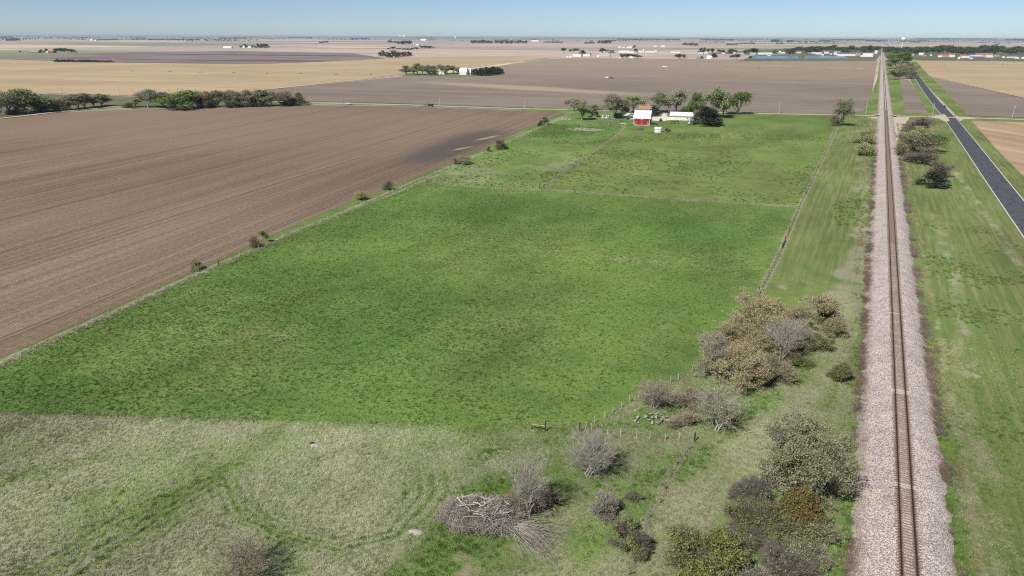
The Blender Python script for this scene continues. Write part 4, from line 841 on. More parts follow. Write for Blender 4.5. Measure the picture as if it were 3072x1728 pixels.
# ================================================================== BRUSH PILE AND FALLEN TREE
def brush_pile():
    c = (-34.6, 60.1); e = empty('brush_pile', (c[0], c[1], 0), R(20), 'grey heap of piled dead branches in the foreground meadow', 'brush pile')
    rng = np.random.default_rng(9)
    hf = lambda u, v: np.maximum(0, 1-(u/5.6)**2-(v/3.2)**2)**.55*2.9
    n = 8000; u = rng.uniform(-5.8, 5.8, n); v = rng.uniform(-3.3, 3.3, n); k = (u/5.7)**2+(v/3.25)**2 < .45+1.0*fbm(u, v, 1.8, 37)+rng.uniform(-.12, .12, n); u, v = u[k], v[k]; n = len(u)
    z = hf(u, v)*(.72+.7*(fbm(u, v, 1.3, 35)-.35))*rng.uniform(.45, 1.08, n)
    a = np.arctan2(v, u)+math.pi/2+(fbm(u, v, 1.6, 33)-.5)*4.5+rng.normal(0, .4, n)+np.where(rng.random(n) < .22, 1.57, 0); L = rng.uniform(.35, 1.5, n)+np.where(rng.random(n) < .12, rng.uniform(.4, 1.4, n), 0); el = rng.normal(.0, .30, n)
    d = np.c_[np.cos(a)*np.cos(el), np.sin(a)*np.cos(el), np.sin(el)]*L[:, None]/2
    c0 = np.c_[u, v, np.maximum(z, .08)]; r = rng.uniform(.009, .034, n)
    P0, P1 = c0-d, c0+d; P0[:, 2] = np.maximum(P0[:, 2], .03); P1[:, 2] = np.maximum(P1[:, 2], .03)
    pal = rng.random(n)
    for mi, (m, lo, hi) in enumerate(((W_PALE, 0, .46), (W_GREY, .46, .78), (W_BROWN, .78, .92), (W_DARK, .92, 1.01))):
        s = (pal >= lo) & (pal < hi); V, F = prisms(P0[s], P1[s], r[s], r[s]*.5)
        o = link('sticks', mesh_np('sticks', V, Fq=F, mat=m), e); o['kind'] = 'stuff'
    # larger limbs one by one
    lm = []
    for i in range(6):
        w = random.uniform; L = 1.0
        pts = [(0, 0, 0), (.3, w(-.06, .06), w(-.03, .05)), (.65, w(-.1, .1), w(-.03, .06)), (1, w(-.1, .1), w(-.05, .05))]
        lm.append(MB().tube(pts, [.030, .026, .020, .010], 6).mesh('limb', [W_PALE, W_GREY, W_PINK][i % 3]))
    for i in range(70):
        ang = rng.uniform(0, 2*math.pi); rr = rng.uniform(.1, .95); uu, vv = 5.0*rr*math.cos(ang), 2.8*rr*math.sin(ang)
        L = rng.uniform(1.0, 2.6); rr *= .8; uu *= .8; vv *= .8; o = link('limb', lm[i % 6], e)
        o.location = (uu, vv, float(hf(uu, vv))*rng.uniform(.7, 1.0)+.06); th = ang+math.pi/2+rng.normal(0, .5)
        o.rotation_euler = (0, rng.normal(.0, .10), th); s = rng.uniform(1.4, 3.2); o.scale = (L, s, s); o.location.x -= math.cos(th)*L/2; o.location.y -= math.sin(th)*L/2
brush_pile()
def fallen_tree():
    c = (-32.6, 60.3); t = (-24.2, 61.3); a = math.atan2(t[1]-c[1], t[0]-c[0]); L = math.hypot(t[0]-c[0], t[1]-c[1])
    e = empty('fallen_tree', (c[0], c[1], 0), a, 'fallen dead tree with its crown of bare branches spread over the grass', 'fallen tree')
    rng = np.random.default_rng(4)
    M_WOOD = paint('stripped_wood', (.50, .41, .27), (.36, .28, .19), 2)
    for k, (y0, y1, r) in enumerate(((.1, .1, .24), (-.9, -.35, .17), (.8, .4, .15))):
        MB().tube([(-3.6+k*.5, y0, .55), (-1.6, y0*.8, .62), (.6, (y0+y1)/2, .50), (2.4, y1, .40)], [r, r*.95, r*.8, r*.55], 8).build('trunk', M_WOOD, e, smooth=True)
    n = 130; st = np.c_[rng.uniform(.2, 2.6, n), rng.normal(0, .3, n), rng.uniform(.3, .6, n)]
    en = np.c_[rng.uniform(.55, 1.05, n)*L*1.02, np.zeros(n), rng.uniform(.05, 1.1, n)]; en[:, 1] = rng.normal(-.2, .36, n)*(en[:, 0]-1.5)
    q = curve_segs(st, en, rng.uniform(.02, .06, n), np.full(n, .008), .02, rng, 5)
    V, F = prisms(*q); link('branches', mesh_np('branches', V, Fq=F, mat=W_PALE), e)
    m = 900; i = rng.integers(0, n, m); t = rng.uniform(.35, 1, m)[:, None]; o = st[i]*(1-t)+en[i]*t
    d = (en[i]-st[i]); d /= np.linalg.norm(d, axis=1, keepdims=True); d = d+rng.normal(0, .3, d.shape); p1 = o+d*rng.uniform(.3, 1.0, m)[:, None]; p1[:, 2] = np.maximum(p1[:, 2], .03)
    V, F = prisms(o, p1, np.full(m, .012), np.full(m, .004)); link('twigs', mesh_np('twigs', V, Fq=F, mat=W_GREY), e)
fallen_tree()

# ================================================================== GRASS TUFTS (uncountable ground cover)
def blade_clump(name, n, h, spread, w, mat, seed, lean=.5):
    rng = np.random.default_rng(seed); a = rng.uniform(0, 2*math.pi, n); r = spread*np.sqrt(rng.random(n))
    b = np.c_[np.cos(a)*r, np.sin(a)*r, np.zeros(n)]; d = np.c_[rng.normal(0, lean, n), rng.normal(0, lean, n), np.ones(n)]
    d /= np.linalg.norm(d, axis=1, keepdims=True); s = rng.normal(0, 1, (n, 3)); s[:, 2] = 0; s /= np.linalg.norm(s, axis=1, keepdims=True)
    hh = (h*rng.uniform(.55, 1.25, n))[:, None]; V = np.stack([b-s*w, b+s*w, b+d*hh], 1).reshape(-1, 3)
    return mesh_np(name, V, Ft=np.arange(3*n).reshape(-1, 3), mat=mat)
def tuft_mat(name, c1, c2, c3, sc=.16):
    n = NM(name); c = n.mix(n.rng(n.isl(), 0, 1), c1, c2); c = n.mix(n.rng(n.noise(sc, 4, .6), .42, .66), c, c3)
    c = n.vmul(c, n.rng(n.noise(.030, 3, .55, n.map(n.pos(), (1.3, .6, 1), -GRID)), .32, .68, .84, 1.17)); c = n.vmul(c, n.rng(n.rnd(), 0, 1, .8, 1.2)); return n.out(c, .85)
T_GREEN = tuft_mat('green_blades', (.185, .282, .068), (.135, .222, .052), (.238, .302, .088))
T_DARK = tuft_mat('dark_green_blades', (.110, .192, .046), (.074, .142, .035), (.130, .208, .050))
T_STRAW = tuft_mat('straw_blades', (.66, .64, .47), (.44, .44, .29), (.34, .37, .19))
T_STRAW2 = tuft_mat('faded_straw_blades', (.44, .42, .28), (.32, .32, .19), (.30, .33, .16))
T_TAN = tuft_mat('tan_weed_stalks', (.34, .26, .17), (.22, .17, .12), (.40, .31, .17))
T_GREY = tuft_mat('grey_weed_stalks', (.24, .19, .16), (.15, .12, .10), (.28, .21, .16))
def scatter(name, pts, size, me, label, cat):
    """points as a vertex cloud; geometry nodes put one tuft on each"""
    src = bpy.data.objects.new(name+'_tuft', me)          # instanced only, never linked to the scene
    vm = mesh_np(name, pts)
    at = vm.attributes.new('size', 'FLOAT', 'POINT'); at.data.foreach_set('value', np.asarray(size, np.float32))
    o = link(name, vm); tag(o, label, cat, kind='stuff')
    ng = bpy.data.node_groups.new(name, 'GeometryNodeTree')
    ng.interface.new_socket('Geometry', in_out='INPUT', socket_type='NodeSocketGeometry'); ng.interface.new_socket('Geometry', in_out='OUTPUT', socket_type='NodeSocketGeometry')
    N = ng.nodes; gi = N.new('NodeGroupInput'); go = N.new('NodeGroupOutput'); iop = N.new('GeometryNodeInstanceOnPoints'); oi = N.new('GeometryNodeObjectInfo')
    oi.inputs['Object'].default_value = src; oi.inputs['As Instance'].default_value = True
    na = N.new('GeometryNodeInputNamedAttribute'); na.data_type = 'FLOAT'; na.inputs[0].default_value = 'size'
    rv = N.new('FunctionNodeRandomValue'); rv.data_type = 'FLOAT_VECTOR'; rv.inputs[0].default_value = (-.12, -.12, 0); rv.inputs[1].default_value = (.12, .12, 6.28)
    ng.links.new(gi.outputs[0], iop.inputs['Points']); ng.links.new(oi.outputs['Geometry'], iop.inputs['Instance'])
    ng.links.new(rv.outputs[0], iop.inputs['Rotation']); ng.links.new(na.outputs[0], iop.inputs['Scale']); ng.links.new(iop.outputs[0], go.inputs[0])
    md = o.modifiers.new('tufts', 'NODES'); md.node_group = ng
    return o
rg = np.random.default_rng(12)
def sample(n, x0, x1, y0, y1): return rg.uniform(x0, x1, n), rg.uniform(y0, y1, n)
def in_view(x, y, margin=1.22):
    """keep what lies in a wedge a good deal wider than the photograph"""
    d = -x*math.sin(YAW)+y*math.cos(YAW); s = x*math.cos(YAW)+y*math.sin(YAW); return (d > 42) & (np.abs(s) < (d*math.cos(PITCH)+19)*.75*margin)
def on_track(x): return (x > RAIL_X-5.6) & (x < RAIL_X+4.9)
PAST = PL_+PR_[::-1]
C_STRAW = blade_clump('straw_tuft', 22, .46, .22, .030, T_STRAW, 1, .55)
C_STRAW2 = blade_clump('faded_straw_tuft', 24, .34, .26, .024, T_STRAW2, 6, .6)
C_GREEN = blade_clump('grass_tuft', 22, .22, .26, .030, T_GREEN, 2, .6)
C_DARK = blade_clump('dark_tuft', 26, .26, .26, .034, T_DARK, 3, .6)
C_TAN = blade_clump('tan_tuft', 26, .75, .30, .016, T_TAN, 4, .5)
C_GREY = blade_clump('grey_tuft', 26, .85, .35, .016, T_GREY, 5, .6)
# meadow, swale and verges
x, y = sample(420000, -125, 46, 12, 150); k = in_view(x, y) & ~on_track(x) & ~in_poly(x, y, PAST); x, y = x[k], y[k]
mk = grass_masks(x, y); p = rg.random(len(x)); dens = np.clip(1.25-y/180, .35, 1)
ks = (p < np.clip(mk['dry'], 0, 1)*.80*dens) & (mk['bare'] < .5); kg = (~ks) & (p < (.34*dens+mk['lush']*.16)*(1-.75*np.clip(mk['mown'], 0, 1))) & (mk['bare'] < .45); kd = kg & (rg.random(len(x)) < np.clip(mk['lush'], 0, 1)*.6); kg &= ~kd
P3 = lambda k, z=.0: np.c_[x[k], y[k], np.full(k.sum(), z)]
mm = in_poly(x, y, MEADOW); kf = ks & ~mm; ks &= mm
scatter('faded_grass', P3(kf), rg.uniform(.5, 1.0, kf.sum()), C_STRAW2, 'faded dead grass stems on the berm and railway verges', 'grass')
scatter('straw_grass', P3(ks), rg.uniform(.38, .85, ks.sum()), C_STRAW, 'pale dead grass stems standing all over the foreground meadow', 'grass')
scatter('green_grass', P3(kg), rg.uniform(.6, 1.3, kg.sum()), C_GREEN, 'short green grass tufts of the meadow and railway verges', 'grass')
scatter('lush_grass', P3(kd), rg.uniform(.7, 1.5, kd.sum()), C_DARK, 'deep green lush grass tufts along the swale', 'grass')
# pasture tufts
x, y = sample(330000, -165, -10, 45, 262); k = in_view(x, y) & in_poly(x, y, PAST); x, y = x[k], y[k]
mk = pasture_masks(x, y); fine = fbm(x, y, .75, 51); p = rg.random(len(x)); near = np.clip(1.15-y/330, .3, 1); rf = seg_dist(x, y, BUSH_FENCE+RIGHT_FENCE)
ok = (p < near*.8*np.clip(rf/9, .15, 1)); broad = fbm(x, y, 38, 57); kd = ok & (fine+mk['lush']*.16-(broad-.5)*.35 > .64); kg = ok & ~kd & (rg.random(len(x)) < .6)
scatter('pasture_tufts', P3(kd, .03), rg.uniform(.35, .85, kd.sum()), C_DARK, 'dark green grass tufts dotting the big pasture', 'grass')
scatter('pasture_grass', P3(kg, .03), rg.uniform(.5, .95, kg.sum()), C_GREEN, 'short green grass of the big pasture', 'grass')
# dark weeds in the upper paddocks and on the verge
x, y = sample(26000, -215, 46, 235, 470)
c = fbm(x, y, 26, 61); kq = in_poly(x, y, [CROSS_FENCE[0]]+LEFT_FENCE[-4:-1]+DIVIDER[::-1]) & (rg.random(len(x)) < np.clip((c-.45)*5+np.clip((y-330)/70, 0, .5), 0.03, .55))
kv = (x > -15) & (x < 4) & (rg.random(len(x)) < ell(x, y, (0.6, 249.6), 6, 34, 0, .5)*.9)
kr = (x > 20) & (x < 44) & (rg.random(len(x)) < .04)
ku = in_poly(x, y, CROSS_FENCE[3:]+RIGHT_FENCE[5:]+[DIVIDER[-2], DIVIDER[-3]]) & (rg.random(len(x)) < np.clip((c-.42)*3, .05, .5))
k = kq | kv | ku; scatter('paddock_weeds', P3(k, .034), rg.uniform(1.0, 2.0, k.sum()), C_DARK, 'dark weed clumps scattered over the upper paddocks and verge', 'weeds')
x, y = sample(5200, 20, 46, 60, 250); k = (rg.random(len(x)) < np.clip((fbm(x, y, 14, 71)-.52)*6, .02, .9)); scatter('verge_weeds', P3(k), rg.uniform(.8, 1.6, k.sum()), C_DARK, 'dark green weed clumps in the mown verge right of the track', 'weeds')
# weed stalks along the ballast toes and fence lines
y = rg.uniform(30, 420, 15000); side = rg.random(len(y)) < .42; x = np.where(side, RAIL_X-5.6-rg.normal(.1, .55, len(y)), RAIL_X+5.0+rg.normal(.1, .55, len(y)))
k = rg.random(len(y)) < np.clip(3.5*(fbm(x*.3, y, 5, 81)-.42), .03, 1); scatter('ballast_weeds', P3(k), rg.uniform(.6, 1.25, k.sum()), C_GREY, 'dark grey dead weeds fringing both toes of the ballast', 'weeds')
y = rg.uniform(48, 560, 5200); side = rg.random(len(y)) < .5; x = np.where(side, RAIL_X-7.4-np.abs(rg.normal(0, 1.0, len(y))), RAIL_X+6.6+np.abs(rg.normal(0, .5, len(y))))
k = rg.random(len(y)) < np.clip(1.6*(fbm(x*.3, y, 9, 91)-.35), .0, 1); scatter('tan_weeds', P3(k), rg.uniform(.6, 1.1, k.sum()), C_TAN, 'tan dead weed stalks beside the railway embankment', 'weeds')
px, py = [], []
for pl, dn, sg in ((RIGHT_FENCE, 9, .35), (CROSS_FENCE, 24, .5), (DIVIDER, 15, .45), (BUSH_FENCE, 4, .4), (SWALE_FENCE, 6, .35), (CORRAL_FENCE, 4, .4), (LEFT_FENCE, 11, .7), (UPPER_FENCE, 5, .5), (MEADOW_FENCE, 3, .5)):
    for (a, b), (c, d) in zip(pl[:-1], pl[1:]):
        n = int(math.hypot(c-a, d-b)*dn); t = rg.random(n); px.append(a+(c-a)*t+rg.normal(0, sg, n)); py.append(b+(d-b)*t+rg.normal(0, sg, n))
x, y = np.concatenate(px), np.concatenate(py); k = np.ones(len(x), bool)
scatter('fence_grass', P3(k, .03), rg.uniform(.7, 1.4, len(x)), C_STRAW2, 'pale dead grass caught along the fence lines', 'grass')

# ================================================================== FENCES, GATES AND POLES
M_TPOST = paint('whitish_steel_post', (.60, .60, .55), (.42, .42, .38), 3)
M_WPOST = paint('dark_wood_post', (.075, .060, .050), (.045, .036, .030), 3)
M_GPOST = paint('grey_wood_post', (.27, .235, .20), (.17, .145, .12), 3)
M_BPOST = paint('brown_wood_post', (.15, .11, .080), (.10, .075, .055), 3)
M_WIRE = paint('fence_wire', (.30, .29, .27), (.22, .20, .18), 3, .5, .3)
def post_mesh(name, r, h, mat, n=6, cap=.92): return MB().tube([(0, 0, -.15), (0, 0, h*.96), (0, 0, h)], [r, r, r*.7], n).mesh(name, mat)
PM_T = post_mesh('post', .06, 1.35, M_TPOST, 5); PM_W = post_mesh('post', .11, 1.75, M_WPOST, 8); PM_G = post_mesh('post', .085, 1.25, M_GPOST, 7); PM_B = post_mesh('post', .055, 1.35, M_BPOST, 6)
def fence(name, pts, label, spacing, pm, alt=None, every=0, wires=(.45, .8, 1.15), tilt=.05, at_vertices=False, group=None, zs=1.0, z=0.0):
    rng = np.random.default_rng(len(pts)*7+int(spacing*10)); P = np.array(pts, float)
    if at_vertices: Q = P
    else:
        d = np.r_[0, np.cumsum(np.hypot(*np.diff(P, axis=0).T))]; k = max(2, int(d[-1]/spacing)); t = np.linspace(0, d[-1], k)+np.r_[0, rng.normal(0, spacing*.05, k-2), 0]
        Q = np.c_[np.interp(t, d, P[:, 0]), np.interp(t, d, P[:, 1])]
    o = Q[0]; e = empty(name, (o[0], o[1], z), 0, label, 'fence', group)
    for i, q in enumerate(Q):
        m = alt if (alt is not None and every and i % every == 0) else pm
        p = link('post', m, e); p.location = (q[0]-o[0], q[1]-o[1], 0); p.rotation_euler = (rng.normal(0, tilt), rng.normal(0, tilt), rng.uniform(0, 6)); s = rng.uniform(.92, 1.1)*zs; p.scale = (1, 1, s)
    for h in wires:
        A = np.c_[Q[:-1]-o, np.full(len(Q)-1, h*zs)]; B = np.c_[Q[1:]-o, np.full(len(Q)-1, h*zs)]
        V, F = prisms(A, B, np.full(len(A), .006), np.full(len(A), .006)); link('wire', mesh_np('wire', V, Fq=F, mat=M_WIRE), e)
    return e
fence('wire_fence', LEFT_FENCE, 'long wire fence with whitish posts between brown field and pasture', 3.9, PM_T, PM_W, 19)
fence('wire_fence', RIGHT_FENCE, 'old grey post fence between pasture and railway verge', 2.6, PM_G, PM_W, 23, tilt=.10)
fence('wire_fence', CROSS_FENCE, 'thin cross fence with dead grass dividing big pasture from upper paddocks', 4.6, PM_B, PM_G, 9, zs=.9, tilt=.07)
fence('wire_fence', DIVIDER, 'fence with dead grass between small paddock and upper pasture, up to the barn', 3.2, PM_G, PM_B, 3, tilt=.1)
fence('wire_fence', UPPER_FENCE, 'fence across the top of the small paddock left of the barn', 3.4, PM_T, PM_B, 4)
fence('wire_fence', BUSH_FENCE[1:], 'pale post fence curving past the thicket at the pasture corner', 3, PM_T, at_vertices=True)
fence('wire_fence', CORRAL_FENCE[:-1], 'short pale post fence below the rubble heap', 3, PM_T, at_vertices=True)
fence('wire_fence', MEADOW_FENCE, 'sparse brown post fence between green pasture and pale meadow', 7.5, PM_B)
fence('wire_fence', SWALE_FENCE, 'leaning brown post fence running down the swale', 3, PM_B, PM_G, 2, at_vertices=True, tilt=.22, zs=.8)
def lone_post(q, label, h=1.0):
    o = link('corner_post', PM_W); o.location = (q[0], q[1], 0); o.scale = (1, 1, h); tag(o, label, 'post'); return o
lone_post((-31.2, 84.1), 'dark wooden post at the near end of the pale post fence'); lone_post((-15.2, 89.6), 'dark wooden corner post below the olive shrub', .9)
def rail_gate(a, b, label):
    L = math.hypot(b[0]-a[0], b[1]-a[1]); e = empty('rail_brace', (a[0], a[1], 0), math.atan2(b[1]-a[1], b[0]-a[0]), label, 'fence brace')
    p = link('post', PM_W, e); p = link('post', PM_G, e); p.location = (L, 0, 0)
    MB().tube([(0, .02, .95), (L, -.02, .98)], .085, 7).build('rail', paint('yellowed_pole', (.46, .36, .20), (.34, .26, .15), 3), e)
rail_gate((-35.9, 82.0), (-38.1, 81.5), 'wooden end brace with one pale rail at the pasture edge')
def farm_gate(a, b, label, mat=M_WPOST, bars=4, h=1.2):
    L = math.hypot(b[0]-a[0], b[1]-a[1]); e = empty('field_gate', (a[0], a[1], 0), math.atan2(b[1]-a[1], b[0]-a[0]), label, 'gate')
    for x in (0, L): p = link('post', PM_W, e); p.location = (x, 0, 0)
    for k in range(bars): MB().box(.12, L-.12, -.03, .03, .22+k*(h-.3)/(bars-1)-.03, .22+k*(h-.3)/(bars-1)+.03).build('bar', mat, e)
    for x in (.2, L-.2, L/2): MB().box(x-.03, x+.03, -.045, -.031, .2, h).build('stile', mat, e)
farm_gate((-156.2, 230.7), (-155.0, 232.1), 'dark gate at the corner of field, small paddock and pasture')
farm_gate((-15.7, 199.7), (-15.8, 206.8), 'dark green gate standing in the old grey fence', paint('green_gate', (.03, .06, .045), None, 3))
farm_gate((-110.4, 240.9), (-109.0, 242.4), 'weathered gate where the cross fence meets the paddock divider', M_GPOST)
M_POLE = paint('weathered_pole', (.34, .29, .245), (.24, .20, .165), 1); M_POLE_PALE = paint('bleached_pole', (.60, .56, .50), (.48, .44, .39), 1); M_METAL = paint('grey_metal', (.55, .56, .57), (.42, .43, .44), 2, .4, .3)
M_INSUL = paint('insulator', (.45, .43, .42), None, 2, .3)
def pole(q, label, mat=M_POLE, trans=False, arm=True, lean=0.0, group='utility poles along the roads'):
    x, y, h, _ = q; e = empty('utility_pole', (x, y, 0), GRID, label, 'utility pole', group); e.rotation_euler[1] = lean
    MB().tube([(0, 0, -.3), (0, 0, h)], [.17, .11], 8).build('pole', mat, e)
    if arm:
        a = MB().box(-1.1, 1.1, .115, .215, h-.75, h-.63).build('crossarm', M_POLE, e)
        for k in (-.95, 0, .95): MB().lathe([(.03, 0), (.05, .05), (.045, .15), (.02, .18)], 6, (k, .165, h-.63)).build('insulator', M_INSUL, a)
    if trans: MB().lathe([(.22, 0), (.24, .03), (.24, .75), (.20, .84), (.05, .86)], 12, (.36, 0, h-2.3)).build('transformer', M_METAL, e)
for q, lab, kw in (((-738.0, 436.9, 8.2, 2.7), 'wooden pole left of the far left trees, first along the upper gravel road', {}), ((-665.0, 448.8, 8.3, 2.6), 'wooden pole between the two left tree belts', {}), ((-572.2, 443.8, 11.3, 2.5), 'pole top behind the bright green tree of the left belt', {}), ((-551.8, 447.1, 11.5, 2.5), 'pole top behind the brown trees of the left belt', {}),
                   ((-413.7, 485.6, 8.2, 2.3), 'bare wooden pole just left of the white car', dict(arm=False)), ((-404.0, 494.6, 10.2, 2.4), 'wooden pole with transformer right of the white car', dict(trans=True)), ((-329.6, 510.9, 7.2, 2.3), 'thin pale pole right of the black implement', dict(mat=M_POLE_PALE)),
                   ((-255.3, 525.3, 8.6, 2.2), 'pale pole with transformer beside the gravel road left of the farm', dict(trans=True, mat=M_POLE_PALE)), ((-63.2, 588.5, 9.4, 2.1), 'pale pole on the gravel road left of the leaning tree', dict(mat=M_POLE_PALE, arm=False)), ((-2.0, 619.2, 9.4, 2.1), 'pale pole beside the level crossing, left of the track', dict(mat=M_POLE_PALE, arm=False)),
                   ((44.4, 633.4, 9.3, 2.1), 'pale pole between track and road near the crossing', dict(mat=M_POLE_PALE, arm=False)), ((96.5, 638.1, 9.7, 2.0), 'pale pole with transformer at the right edge beside the gravel road', dict(mat=M_POLE_PALE, trans=True)), ((0.4, 807.2, 6.5, 2.7), 'small pole along the track beyond the crossing', dict(arm=False))):
    pole(q, lab, **kw)

# ================================================================== FARMSTEAD
C_WHITE = paint('white_siding', (.80, .80, .78), (.72, .72, .70), .8, .6); C_WROOF = paint('white_metal_roof', (.82, .82, .82), (.74, .75, .76), .8, .45, .1)
C_RED = paint('barn_red', (.34, .035, .030), (.27, .028, .025), .7, .7); C_ORANGE = paint('orange_shingles', (.43, .255, .145), (.34, .20, .115), 2.5, .85)
C_GLASS = paint('window_glass', (.06, .075, .09), (.04, .05, .06), 1, .12, 0, True, .5); C_TAN = paint('tan_siding', (.60, .50, .36), (.50, .42, .30), 1); C_BROWNROOF = paint('brown_shingles', (.24, .16, .11), None, 2)
C_GREYROOF = paint('grey_shingles', (.30, .30, .31), (.22, .22, .23), 1.5); C_STONE = paint('pale_foundation', (.56, .50, .44), (.42, .37, .32), 2); C_BLUEROOF = paint('slate_blue_roof', (.10, .14, .20), (.08, .11, .16), 1, .5)
C_PINK = paint('pinkish_wall', (.56, .36, .30), (.48, .30, .25), 1); C_REDROOF = paint('brick_red_roof', (.42, .17, .13), (.34, .14, .11), 1); C_BLUE = paint('blue_wall', (.10, .18, .36), None, 1); C_GREY = paint('grey_wall', (.50, .50, .49), None, 1)
C_LTBLUE = paint('pale_blue_grey_roof', (.42, .50, .52), (.34, .42, .45), 1); C_CHIM = paint('chimney_brick', (.55, .44, .38), (.45, .35, .30), 3)
def pane(e, x, z, w, h, y=0, mat=None, frame=C_WHITE, name='window', face='front', nrm=-1):
    """a framed window or door on a wall facing -y (front) or +x (side): frame strips, proud, and a recessed-looking pane"""
    def bx(m, a, b, c, d, t0, t1):
        if face == 'front': m.box(a, b, y-t1, y-t0, c, d)
        else: m.box(y+t0, y+t1, a, b, c, d)
        return m
    t = .09; m = MB()
    bx(m, x-w/2-t, x-w/2, z-t, z+h+t, .003, .06); bx(m, x+w/2, x+w/2+t, z-t, z+h+t, .003, .06); bx(m, x-w/2, x+w/2, z+h, z+h+t, .003, .06); bx(m, x-w/2, x+w/2, z-t, z, .003, .06)
    f = m.build(name, frame, e); bx(MB(), x-w/2, x+w/2, z, z+h, .003, .03).build('pane' if name == 'window' else 'leaf', mat or C_GLASS, f)
    return f
def roof_slabs(e, prof, x0, x1, mat, th=.14, name='roof'):
    """roof as a thick bent sheet along x following prof [(y,z)...] from front eave to back eave"""
    up_ = [(y, z+th) for y, z in prof]; return MB().extrude(prof+up_[::-1], x0, x1).build(name, mat, e)
def building(name, loc, rz, w, d, wall, roof, label, cat, cwall, croof, style='gable', ridge='x', over=.35, group=None, kids=None):
    """origin at the middle of the front wall's foot; x right, y back"""
    e = empty(name, loc, rz, label, cat, group); tot = wall+roof
    if ridge == 'x':
        if style == 'gambrel': prof = [(0, wall), (d*.17, wall+roof*.62), (d/2, tot), (d*.83, wall+roof*.62), (d, wall)]
        elif style == 'shed': prof = [(0, wall), (d, tot)]
        else: prof = [(0, wall), (d/2, tot), (d, wall)]
        MB().extrude([(0, -.1)]+prof+[(d, -.1)], -w/2, w/2).build('wall', cwall, e)
        def ext(p, q, s):
            v = np.array(p)-np.array(q); v = v/np.linalg.norm(v); return tuple(np.array(p)+v*s)
        pr = [ext(prof[0], prof[1], over)]+prof[1:-1]+[ext(prof[-1], prof[-2], over)]
        roof_slabs(e, [(y, z+.02) for y, z in pr], -w/2-over, w/2+over, croof)
    else:
        prof = [(-w/2, wall), (0, tot), (w/2, wall)]
        MB().extrude([(-w/2, -.1)]+prof+[(w/2, -.1)], 0, d, axis='y').build('wall', cwall, e)
        s = roof/(w/2); pr = [(-w/2-over, wall-s*over+.02), (0, tot+.02), (w/2+over, wall-s*over+.02)]
        MB().extrude(pr+[(y, z+.14) for y, z in pr[::-1]], -over, d+over, axis='y').build('roof', croof, e)
    if kids: kids(e)
    return e
# ---- red barn
def barn_kids(e):
    W = 10.7
    MB().box(-W/2-.04, W/2+.04, -.06, -.003, -.1, .45).build('foundation', C_STONE, e)
    for s in (-1, 1):
        MB().box(s*W/2-.20 if s > 0 else -W/2-.05, W/2+.05 if s > 0 else -W/2+.20, -.055, -.003, .45, 4.75).build('corner_board', C_WHITE, e)
        f = pane(e, s*(W/2-1.15), .55, 1.0, 1.8, 0, C_RED, C_WHITE, 'door'); MB().box(s*(W/2-1.15)-.5, s*(W/2-1.15)+.5, -.058, -.034, 1.36, 1.48).build('rail', C_WHITE, f)
    pane(e, 0, 1.05, .75, .85, 0, C_GLASS); pane(e, 0, 3.7, .62, .80, 0, C_WHITE, C_WHITE, 'loft_door')
    for y in (2.5, 6, 9.5): pane(e, y, 1.4, .7, .8, W/2, face='side')
    pane(e, 6, 5.2, 1.4, 1.6, W/2, C_RED, C_WHITE, 'loft_door', face='side')
b = (-135.5, 459.6)
building('red_barn', (b[0], b[1], 0), GRID, 10.7, 11.5, 4.85, 4.5, 'red barn with a tall white gambrel roof and white corner boards', 'barn', C_RED, C_WROOF, 'gambrel', kids=barn_kids, over=.45)
def house_kids(e):
    ch = MB().box(1.0, 1.7, 3.7, 4.4, 5.6, 8.3).build('chimney', C_CHIM, e); MB().box(.92, 1.78, 3.62, 4.48, 8.3, 8.45).build('cap', C_STONE, ch)
    for x in (-3.4, -1.1, 1.3, 3.5): pane(e, x, 3.0, .9, 1.3)
    for x in (-3.4, 1.3, 3.5): pane(e, x, .8, .9, 1.4)
    pane(e, -1.1, .05, .95, 2.05, 0, C_BROWNROOF, C_WHITE, 'door')
    for y in (2, 6): pane(e, y, 3.0, .9, 1.3, 4.9, face='side')
b = (-151.0, 519.8)
building('farmhouse', (b[0], b[1], 0), GRID, 9.8, 8.2, 4.9, 2.0, 'white farmhouse with orange shingle roof and chimney behind the red barn', 'house', C_WHITE, C_ORANGE, kids=house_kids, over=.5)
def shed_kids(e):
    for x in (-5.6, -1.6): pane(e, x, .05, 3.3, 2.5, 0, C_WHITE, C_GREY, 'sliding_door')
    pane(e, 4.6, 1.1, 1.0, .9); pane(e, 3.0, .05, .95, 2.0, 0, C_WHITE, C_GREY, 'door')
    MB().box(-8.35, 8.35, -.62, -.50, 2.84, 2.99).build('gutter', C_GREY, e)
    for k in range(9):
        x = -6.8+k*1.7; MB().poly([(x-.5, 1.2, 3.46), (x+.5, 1.2, 3.46), (x+.5, 3.2, 4.17), (x-.5, 3.2, 4.17)]).build('roof_panel', paint('skylight_panel', (.60, .64, .66), None, 1), e)
b = (-119.6, 503.5)
building('machine_shed', (b[0], b[1], 0), GRID, 16, 12, 3.0, 2.1, 'long white metal machine shed right of the barn', 'shed', C_WHITE, C_WROOF, kids=shed_kids, over=.4)
def garage_kids(e):
    pane(e, 0, .05, 2.6, 2.0, 0, C_WHITE, C_GREY, 'garage_door'); pane(e, 2.4, .9, .7, .8, 2.25, face='side')
b = (-108.5, 487.3)
building('garage', (b[0], b[1], 0), GRID, 4.4, 6.0, 2.2, 1.2, 'small white gabled garage in front of the machine shed', 'garage', C_WHITE, C_WROOF, ridge='y', kids=garage_kids, over=.3)
def loaf_kids(e):
    MB().box(-1.9, 1.9, -.05, -.003, 1.92, 2.1).build('fascia', C_GREY, e); pane(e, .9, .7, .6, .6)
    pane(e, 2.0, .1, .9, 1.7, 1.85, C_WHITE, C_GREY, 'door', face='side')
b = (-115.9, 428.9)
